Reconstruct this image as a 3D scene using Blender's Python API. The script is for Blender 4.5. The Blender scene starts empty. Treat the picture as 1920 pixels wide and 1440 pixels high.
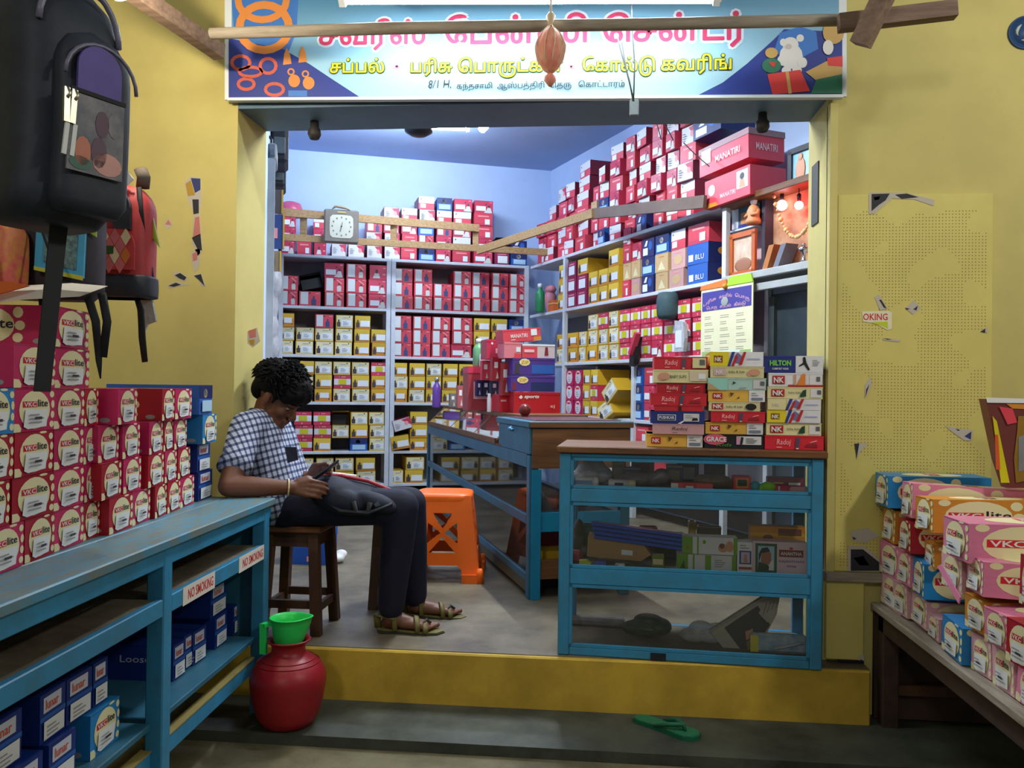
import bpy, bmesh, math, random
from mathutils import Vector, Matrix, noise
rnd = random.Random(11)
sc = bpy.context.scene
COL = sc.collection
PI = math.pi

# ------------------------------------------------------------------ camera
FPX = 1560.0
CAM = Vector((0, 0, 1.316))
yaw, pitch, roll = math.atan(148/FPX), math.atan(10/FPX), .0124
CR = Matrix.Rotation(yaw, 3, 'Z') @ Matrix.Rotation(PI/2+pitch, 3, 'X') @ Matrix.Rotation(roll, 3, 'Z')
cd = bpy.data.cameras.new('camera'); cam = bpy.data.objects.new('camera', cd); COL.objects.link(cam)
cd.sensor_width = 36; cd.lens = 36*FPX/1920; cd.clip_start = .05; cd.clip_end = 100
cam.matrix_world = Matrix.Translation(CAM) @ CR.to_4x4()
sc.camera = cam

# ------------------------------------------------------------------ world, exposure
w = bpy.data.worlds.new('night'); sc.world = w; w.use_nodes = True
w.node_tree.nodes['Background'].inputs[0].default_value = (.60, .62, .60, 1)
w.node_tree.nodes['Background'].inputs[1].default_value = .30
sc.view_settings.view_transform = 'Standard'; sc.view_settings.look = 'None'
sc.view_settings.exposure = 0.0; sc.view_settings.gamma = 1; sc.view_settings.use_curve_mapping = False
TUBE_OUT, TUBE_IN, BULB, LAMP_R, LAMP_S, FILL_F = 80., 350., 700., 120., 165., 125.        # emission of the lamps, the last for the added counter fill

# ------------------------------------------------------------------ pixel -> place on a real plane
def ray(u, v): return CR @ Vector(((u-960)/FPX, -(v-720)/FPX, -1))
def onz(u, v, z): d = ray(u, v); return CAM + d*((z-CAM.z)/d.z)
def ony(u, v, y): d = ray(u, v); return CAM + d*(y/d.y)
TH = math.radians(20.1)                            # the shop inside is turned against its front
UU = Vector((math.cos(TH), math.sin(TH), 0)); VV = Vector((-math.sin(TH), math.cos(TH), 0))
def I(u, v, z=0.): return UU*u + VV*v + Vector((0, 0, z))
def onplane(px, py, p, n):
    d = ray(px, py); return CAM + d*(((p-CAM).dot(n))/d.dot(n))
def onv(px, py, v): return onplane(px, py, VV*v, VV)
def onu(px, py, u): return onplane(px, py, UU*u, UU)
AW, BW = I(2.458, 8.7), I(2.93, 5.3)               # front line of the right rack
RR = (BW-AW).normalized(); RN = Vector((-RR.y, RR.x, 0)); RANG = math.atan2(RR.y, RR.x)
def Rk(s, off=0., z=0.): return AW + RR*s + RN*off + Vector((0, 0, z))
def onr(px, py, off=0.): return onplane(px, py, Rk(0, off), RN)
def ron(px, py, off=0.):
    p = onr(px, py, off); return (p-AW).dot(RR), p.z

# ------------------------------------------------------------------ materials
def lin(c): 
    c = c/255.; return c/12.92 if c <= .04045 else ((c+.055)/1.055)**2.4
def L3(c): return (lin(c[0]), lin(c[1]), lin(c[2]), 1)
MATS = {}
def mat(name, c, rough=.6, metal=0., dirt=.25, scale=6., bump=0., rand=0., spec=.4, c2=None, alpha=None, trans=0., emit=0., coat=0., stretch=None, sub=0.):
    if name in MATS: return MATS[name]
    m = bpy.data.materials.new(name); m.use_nodes = True; MATS[name] = m
    nt = m.node_tree; N = nt.nodes; b = N['Principled BSDF']
    b.inputs['Roughness'].default_value = rough; b.inputs['Metallic'].default_value = metal
    b.inputs['Specular IOR Level'].default_value = spec
    if coat: b.inputs['Coat Weight'].default_value = coat; b.inputs['Coat Roughness'].default_value = .15
    if trans: b.inputs['Transmission Weight'].default_value = trans
    if alpha is not None: b.inputs['Alpha'].default_value = alpha
    base = L3(c); out = None
    if dirt or c2:
        tc = N.new('ShaderNodeTexCoord'); mp = N.new('ShaderNodeMapping'); nz = N.new('ShaderNodeTexNoise')
        nz.inputs['Scale'].default_value = scale; nz.inputs['Detail'].default_value = 6; nz.inputs['Roughness'].default_value = .65
        if stretch: mp.inputs['Scale'].default_value = stretch
        nt.links.new(tc.outputs['Object'], mp.inputs[0]); nt.links.new(mp.outputs[0], nz.inputs['Vector'])
        cr = N.new('ShaderNodeValToRGB'); cr.color_ramp.elements[0].position = .35; cr.color_ramp.elements[1].position = .65
        e = L3(c2) if c2 else tuple(x*(1-dirt) for x in base[:3])+(1,)
        cr.color_ramp.elements[0].color = e; cr.color_ramp.elements[1].color = base
        nt.links.new(nz.outputs['Fac'], cr.inputs[0]); out = cr.outputs[0]
        if bump:
            bp = N.new('ShaderNodeBump'); bp.inputs['Strength'].default_value = bump; bp.inputs['Distance'].default_value = .01
            nt.links.new(nz.outputs['Fac'], bp.inputs['Height']); nt.links.new(bp.outputs[0], b.inputs['Normal'])
    if rand:
        oi = N.new('ShaderNodeObjectInfo'); mr = N.new('ShaderNodeMapRange')
        mr.inputs['To Min'].default_value = 1-rand; mr.inputs['To Max'].default_value = 1+rand*.6
        hs = N.new('ShaderNodeHueSaturation')
        nt.links.new(oi.outputs['Random'], mr.inputs['Value']); nt.links.new(mr.outputs[0], hs.inputs['Value'])
        if out: nt.links.new(out, hs.inputs['Color'])
        else: hs.inputs['Color'].default_value = base
        out = hs.outputs[0]
    if out: nt.links.new(out, b.inputs['Base Color'])
    else: b.inputs['Base Color'].default_value = base
    if emit:
        b.inputs['Emission Color'].default_value = base; b.inputs['Emission Strength'].default_value = emit
    return m
def P(name, c, **k):                               # plain printed colour
    k.setdefault('dirt', 0); k.setdefault('rough', .5); return mat(name, c, **k)
def glass_mat():
    m = bpy.data.materials.new('dusty_glass'); m.use_nodes = True; nt = m.node_tree; N = nt.nodes
    N.remove(N['Principled BSDF'])
    t = N.new('ShaderNodeBsdfTransparent'); g = N.new('ShaderNodeBsdfGlossy'); d = N.new('ShaderNodeBsdfDiffuse')
    t.inputs[0].default_value = (.97, .98, .98, 1); g.inputs['Roughness'].default_value = .03
    d.inputs[0].default_value = (.35, .36, .33, 1)
    f = N.new('ShaderNodeFresnel'); f.inputs[0].default_value = 1.45
    m1 = N.new('ShaderNodeMixShader'); m2 = N.new('ShaderNodeMixShader'); m2.inputs[0].default_value = .03
    nt.links.new(f.outputs[0], m1.inputs[0]); nt.links.new(t.outputs[0], m1.inputs[1]); nt.links.new(g.outputs[0], m1.inputs[2])
    nt.links.new(m1.outputs[0], m2.inputs[1]); nt.links.new(d.outputs[0], m2.inputs[2])
    nt.links.new(m2.outputs[0], N['Material Output'].inputs[0]); return m
GLASS = glass_mat()

YEL = mat('yellow_wall_paint', (208, 194, 118), .75, dirt=.14, scale=2.2, bump=.15)
YEL2 = mat('yellow_board_paint', (216, 202, 112), .6, dirt=.12, scale=3)
YEL3 = mat('worn_yellow_step_paint', (204, 168, 56), .6, dirt=.3, scale=5, bump=.2)
BLU = mat('blue_gloss_paint', (52, 140, 184), .38, dirt=.22, scale=7, bump=.08, c2=(58, 122, 152))
BLUW = mat('worn_blue_paint', (70, 140, 172), .42, scale=7, bump=.15, c2=(120, 124, 108), stretch=(1, 6, 1))
BLUD = mat('faded_blue_paint', (50, 108, 132), .45, dirt=.3, scale=6)
IWALL = mat('pale_blue_plaster', (188, 208, 238), .8, dirt=.08, scale=2)
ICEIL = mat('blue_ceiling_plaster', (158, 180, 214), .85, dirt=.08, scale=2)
LINT = mat('slate_blue_paint', (98, 128, 154), .5, dirt=.2, scale=4)
CEM = mat('cement_floor', (122, 112, 90), .5, scale=3.2, bump=.12, c2=(76, 68, 54))
LEDGE = mat('dark_cement', (76, 80, 68), .6, scale=5, bump=.3, c2=(48, 50, 42))
GRD = mat('dusty_ground', (118, 112, 84), .85, scale=4, bump=.4, c2=(84, 78, 56))
WHTP = mat('white_steel_paint', (205, 210, 214), .45, dirt=.12, scale=8)
GREYB = mat('grey_back_panel', (120, 116, 118), .8, dirt=.2)
WOODL = mat('pale_timber', (176, 140, 92), .6, scale=8, c2=(138, 104, 64), stretch=(1, 12, 12))
WOODD = mat('dark_timber', (84, 56, 36), .5, scale=7, c2=(54, 34, 22), stretch=(1, 1, .2))
WOODG = mat('weathered_grey_pole', (160, 150, 134), .8, scale=14, c2=(126, 116, 102), bump=.3, stretch=(.3, 3, 3))
WOODB = mat('brown_timber', (124, 82, 46), .5, scale=7, c2=(88, 56, 30), stretch=(.4, 5, 5))
PLY = mat('dusty_ply', (112, 104, 84), .8, scale=5, c2=(74, 66, 50), bump=.2)
BLK = mat('black_plastic', (24, 24, 28), .45, dirt=0)
CHR = mat('chrome', (190, 190, 190), .2, metal=1, dirt=0)
WHITE = P('white_paper', (226, 226, 222)); INK = P('black_ink', (26, 26, 30)); REDP = P('red_ink', (206, 34, 44))

# ------------------------------------------------------------------ mesh building
class MB:
    def __init__(s, *mats): s.v = []; s.f = []; s.m = []; s.s = []; s.mats = list(mats) or [WHITE]; s.T = None
    def mi(s, m):
        if m is None: return 0
        if m not in s.mats: s.mats.append(m)
        return s.mats.index(m)
    def add(s, vs, fs, m=None, smooth=False):
        o = len(s.v); k = s.mi(m)
        s.v += [tuple(s.T @ Vector(v)) if s.T else tuple(v) for v in vs]
        for f in fs: s.f.append([i+o for i in f]); s.m.append(k); s.s.append(smooth)
        return s
    def box(s, x0, x1, y0, y1, z0, z1, m=None, c=0.):
        if c:
            return s.cbox(x0, x1, y0, y1, z0, z1, m, c)
        vs = [(x0,y0,z0),(x1,y0,z0),(x1,y1,z0),(x0,y1,z0),(x0,y0,z1),(x1,y0,z1),(x1,y1,z1),(x0,y1,z1)]
        return s.add(vs, [(0,3,2,1),(4,5,6,7),(0,1,5,4),(1,2,6,5),(2,3,7,6),(3,0,4,7)], m)
    def cbox(s, x0, x1, y0, y1, z0, z1, m, c):       # chamfered box
        bm = bmesh.new(); bmesh.ops.create_cube(bm, size=1)
        for v in bm.verts: v.co = Vector(((x0+x1)/2+v.co.x*(x1-x0), (y0+y1)/2+v.co.y*(y1-y0), (z0+z1)/2+v.co.z*(z1-z0)))
        bmesh.ops.bevel(bm, geom=bm.edges[:], offset=c, segments=1, affect='EDGES')
        bm.verts.index_update(); s.add([v.co.copy() for v in bm.verts], [[v.index for v in f.verts] for f in bm.faces], m); bm.free(); return s
    def bar(s, a, b, w, h, m=None, up=(0,0,1)):       # rectangular bar from a to b
        a, b = Vector(a), Vector(b); d = (b-a).normalized(); up = Vector(up)
        if abs(d.dot(up)) > .98: up = Vector((0,1,0))
        x = d.cross(up).normalized(); z = x.cross(d)
        vs = [p + x*sx*w/2 + z*sz*h/2 for p in (a, b) for sx, sz in ((-1,-1),(1,-1),(1,1),(-1,1))]
        return s.add(vs, [(0,1,2,3),(7,6,5,4),(0,4,5,1),(1,5,6,2),(2,6,7,3),(3,7,4,0)], m)
    def tube(s, pts, r, m=None, n=8, cap=True, flat=1.):
        pts = [Vector(p) for p in pts]; rs = r if isinstance(r, (list, tuple)) else [r]*len(pts); vs = []; fs = []
        px = None
        for i, p in enumerate(pts):
            d = (pts[min(i+1, len(pts)-1)]-pts[max(i-1, 0)])
            d = d.normalized() if d.length > 1e-9 else Vector((0,0,1))
            x = (px - d*px.dot(d)) if px is not None else d.cross(Vector((0,0,1)) if abs(d.z) < .9 else Vector((0,1,0)))
            x = x.normalized(); px = x; y = d.cross(x)
            vs += [p + (x*math.cos(2*PI*k/n) + y*math.sin(2*PI*k/n)*flat)*rs[i] for k in range(n)]
        for i in range(len(pts)-1):
            for k in range(n): fs.append((i*n+k, i*n+(k+1)%n, (i+1)*n+(k+1)%n, (i+1)*n+k))
        if cap: fs += [tuple(range(n-1, -1, -1)), tuple(range((len(pts)-1)*n, len(pts)*n))]
        return s.add(vs, fs, m, True)
    def lathe(s, prof, m=None, n=24, c=(0,0,0), caps=True):
        vs = [(c[0]+r*math.cos(2*PI*k/n), c[1]+r*math.sin(2*PI*k/n), c[2]+z) for r, z in prof for k in range(n)]
        fs = [(i*n+k, i*n+(k+1)%n, (i+1)*n+(k+1)%n, (i+1)*n+k) for i in range(len(prof)-1) for k in range(n)]
        if caps: fs += [tuple(range(n-1, -1, -1)), tuple(range((len(prof)-1)*n, len(prof)*n))]
        return s.add(vs, fs, m, True)
    def ball(s, c, r, m=None, n=12, k=8):
        r = r if isinstance(r, (tuple, list)) else (r, r, r)
        vs = []; fs = []
        for i in range(k+1):
            t = PI*i/k
            vs += [(c[0]+r[0]*math.sin(t)*math.cos(2*PI*j/n), c[1]+r[1]*math.sin(t)*math.sin(2*PI*j/n), c[2]+r[2]*math.cos(t)) for j in range(n)]
        for i in range(k):
            for j in range(n): fs.append((i*n+j, (i+1)*n+j, (i+1)*n+(j+1)%n, i*n+(j+1)%n))
        return s.add(vs, fs, m, True)
    def plate(s, pts, n, t, m=None):                  # polygon pts thickened by t along n
        pts = [Vector(p) for p in pts]; n = Vector(n)*t; k = len(pts)
        vs = pts + [p+n for p in pts]
        return s.add(vs, [tuple(range(k-1,-1,-1)), tuple(range(k, 2*k))]+[(i, (i+1)%k, k+(i+1)%k, k+i) for i in range(k)], m)
    def mesh(s, name):
        me = bpy.data.meshes.new(name); me.from_pydata([tuple(v) for v in s.v], [], s.f)
        for m in s.mats: me.materials.append(m)
        me.polygons.foreach_set('material_index', s.m); me.polygons.foreach_set('use_smooth', s.s)
        me.validate(); me.update(); return me
    def obj(s, name, parent=None): return link(name, s.mesh(name), parent)
def link(name, data, parent=None, loc=None):
    o = bpy.data.objects.new(name, data); COL.objects.link(o)
    if parent: o.parent = parent
    if loc is not None: o.location = loc
    return o
def tag(o, label, cat, group=None, kind=None):
    o['label'] = label; o['category'] = cat
    if group: o['group'] = group
    if kind: o['kind'] = kind
    return o
def struct(o): o['kind'] = 'structure'; return o
def empty(name, loc=(0,0,0), rz=0.):
    o = bpy.data.objects.new(name, None); COL.objects.link(o); o.location = loc; o.rotation_euler = (0,0,rz); o.empty_display_size = .05; return o
def bake(o, *mods):                                   # apply modifiers of a temporary object, return the mesh
    for t, kw in mods:
        md = o.modifiers.new(t, t)
        for k, v in kw.items(): setattr(md, k, v)
    bpy.context.view_layer.update()
    dg = bpy.context.evaluated_depsgraph_get(); me = bpy.data.meshes.new_from_object(o.evaluated_get(dg))
    old = o.data; bpy.data.objects.remove(o); bpy.data.meshes.remove(old); return me
def blend(name, mb, voxel, smooth=4, parent=None):    # fuse overlapping shapes into one smooth continuous surface
    o = mb.obj('temporary'); mats = mb.mats
    me = bake(o, ('REMESH', dict(mode='VOXEL', voxel_size=voxel, use_smooth_shade=True)), ('SMOOTH', dict(factor=.5, iterations=smooth)))
    me.materials.clear(); me.materials.append(mats[0]); me.name = name
    for p in me.polygons: p.use_smooth = True
    return link(name, me, parent)
def capsule(mb, a, b, ra, rb, n=14, flat=1.):
    a, b = Vector(a), Vector(b); d = b-a; l = d.length or 1e-6; d = d/l; pts = []; rs = []
    for i in range(5): t = PI/2*i/4; pts.append(a - d*ra*math.cos(t)); rs.append(max(1e-4, ra*math.sin(t)))
    for i in range(5): t = PI/2*i/4; pts.append(b + d*rb*math.sin(t)); rs.append(max(1e-4, rb*math.cos(t)))
    mb.tube(pts, rs, n=n, flat=flat)

# text -> flat faces in (x, z), cached
_tx = {}
def text_faces(t, bold=0., shear=0.):
    k = (t, bold, shear)
    if k not in _tx:
        cu = bpy.data.curves.new('t', 'FONT'); cu.body = t; cu.size = 1; cu.resolution_u = 2; cu.offset = bold; cu.shear = shear
        o = bpy.data.objects.new('t', cu); me = o.to_mesh()
        _tx[k] = norm2([v.co.copy() for v in me.vertices], [list(p.vertices) for p in me.polygons]); o.to_mesh_clear()
        bpy.data.objects.remove(o); bpy.data.curves.remove(cu)
    return _tx[k]
def norm2(vs, fs):                                    # x in 0..w, baseline kept, returned with (w, ymin, ymax)
    if not vs: return [], [], (1, 0, 1)
    x0 = min(v.x for v in vs); x1 = max(v.x for v in vs); y0 = min(v.y for v in vs); y1 = max(v.y for v in vs)
    return [((v.x-x0), v.y) for v in vs], fs, (x1-x0, y0, y1)

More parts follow.
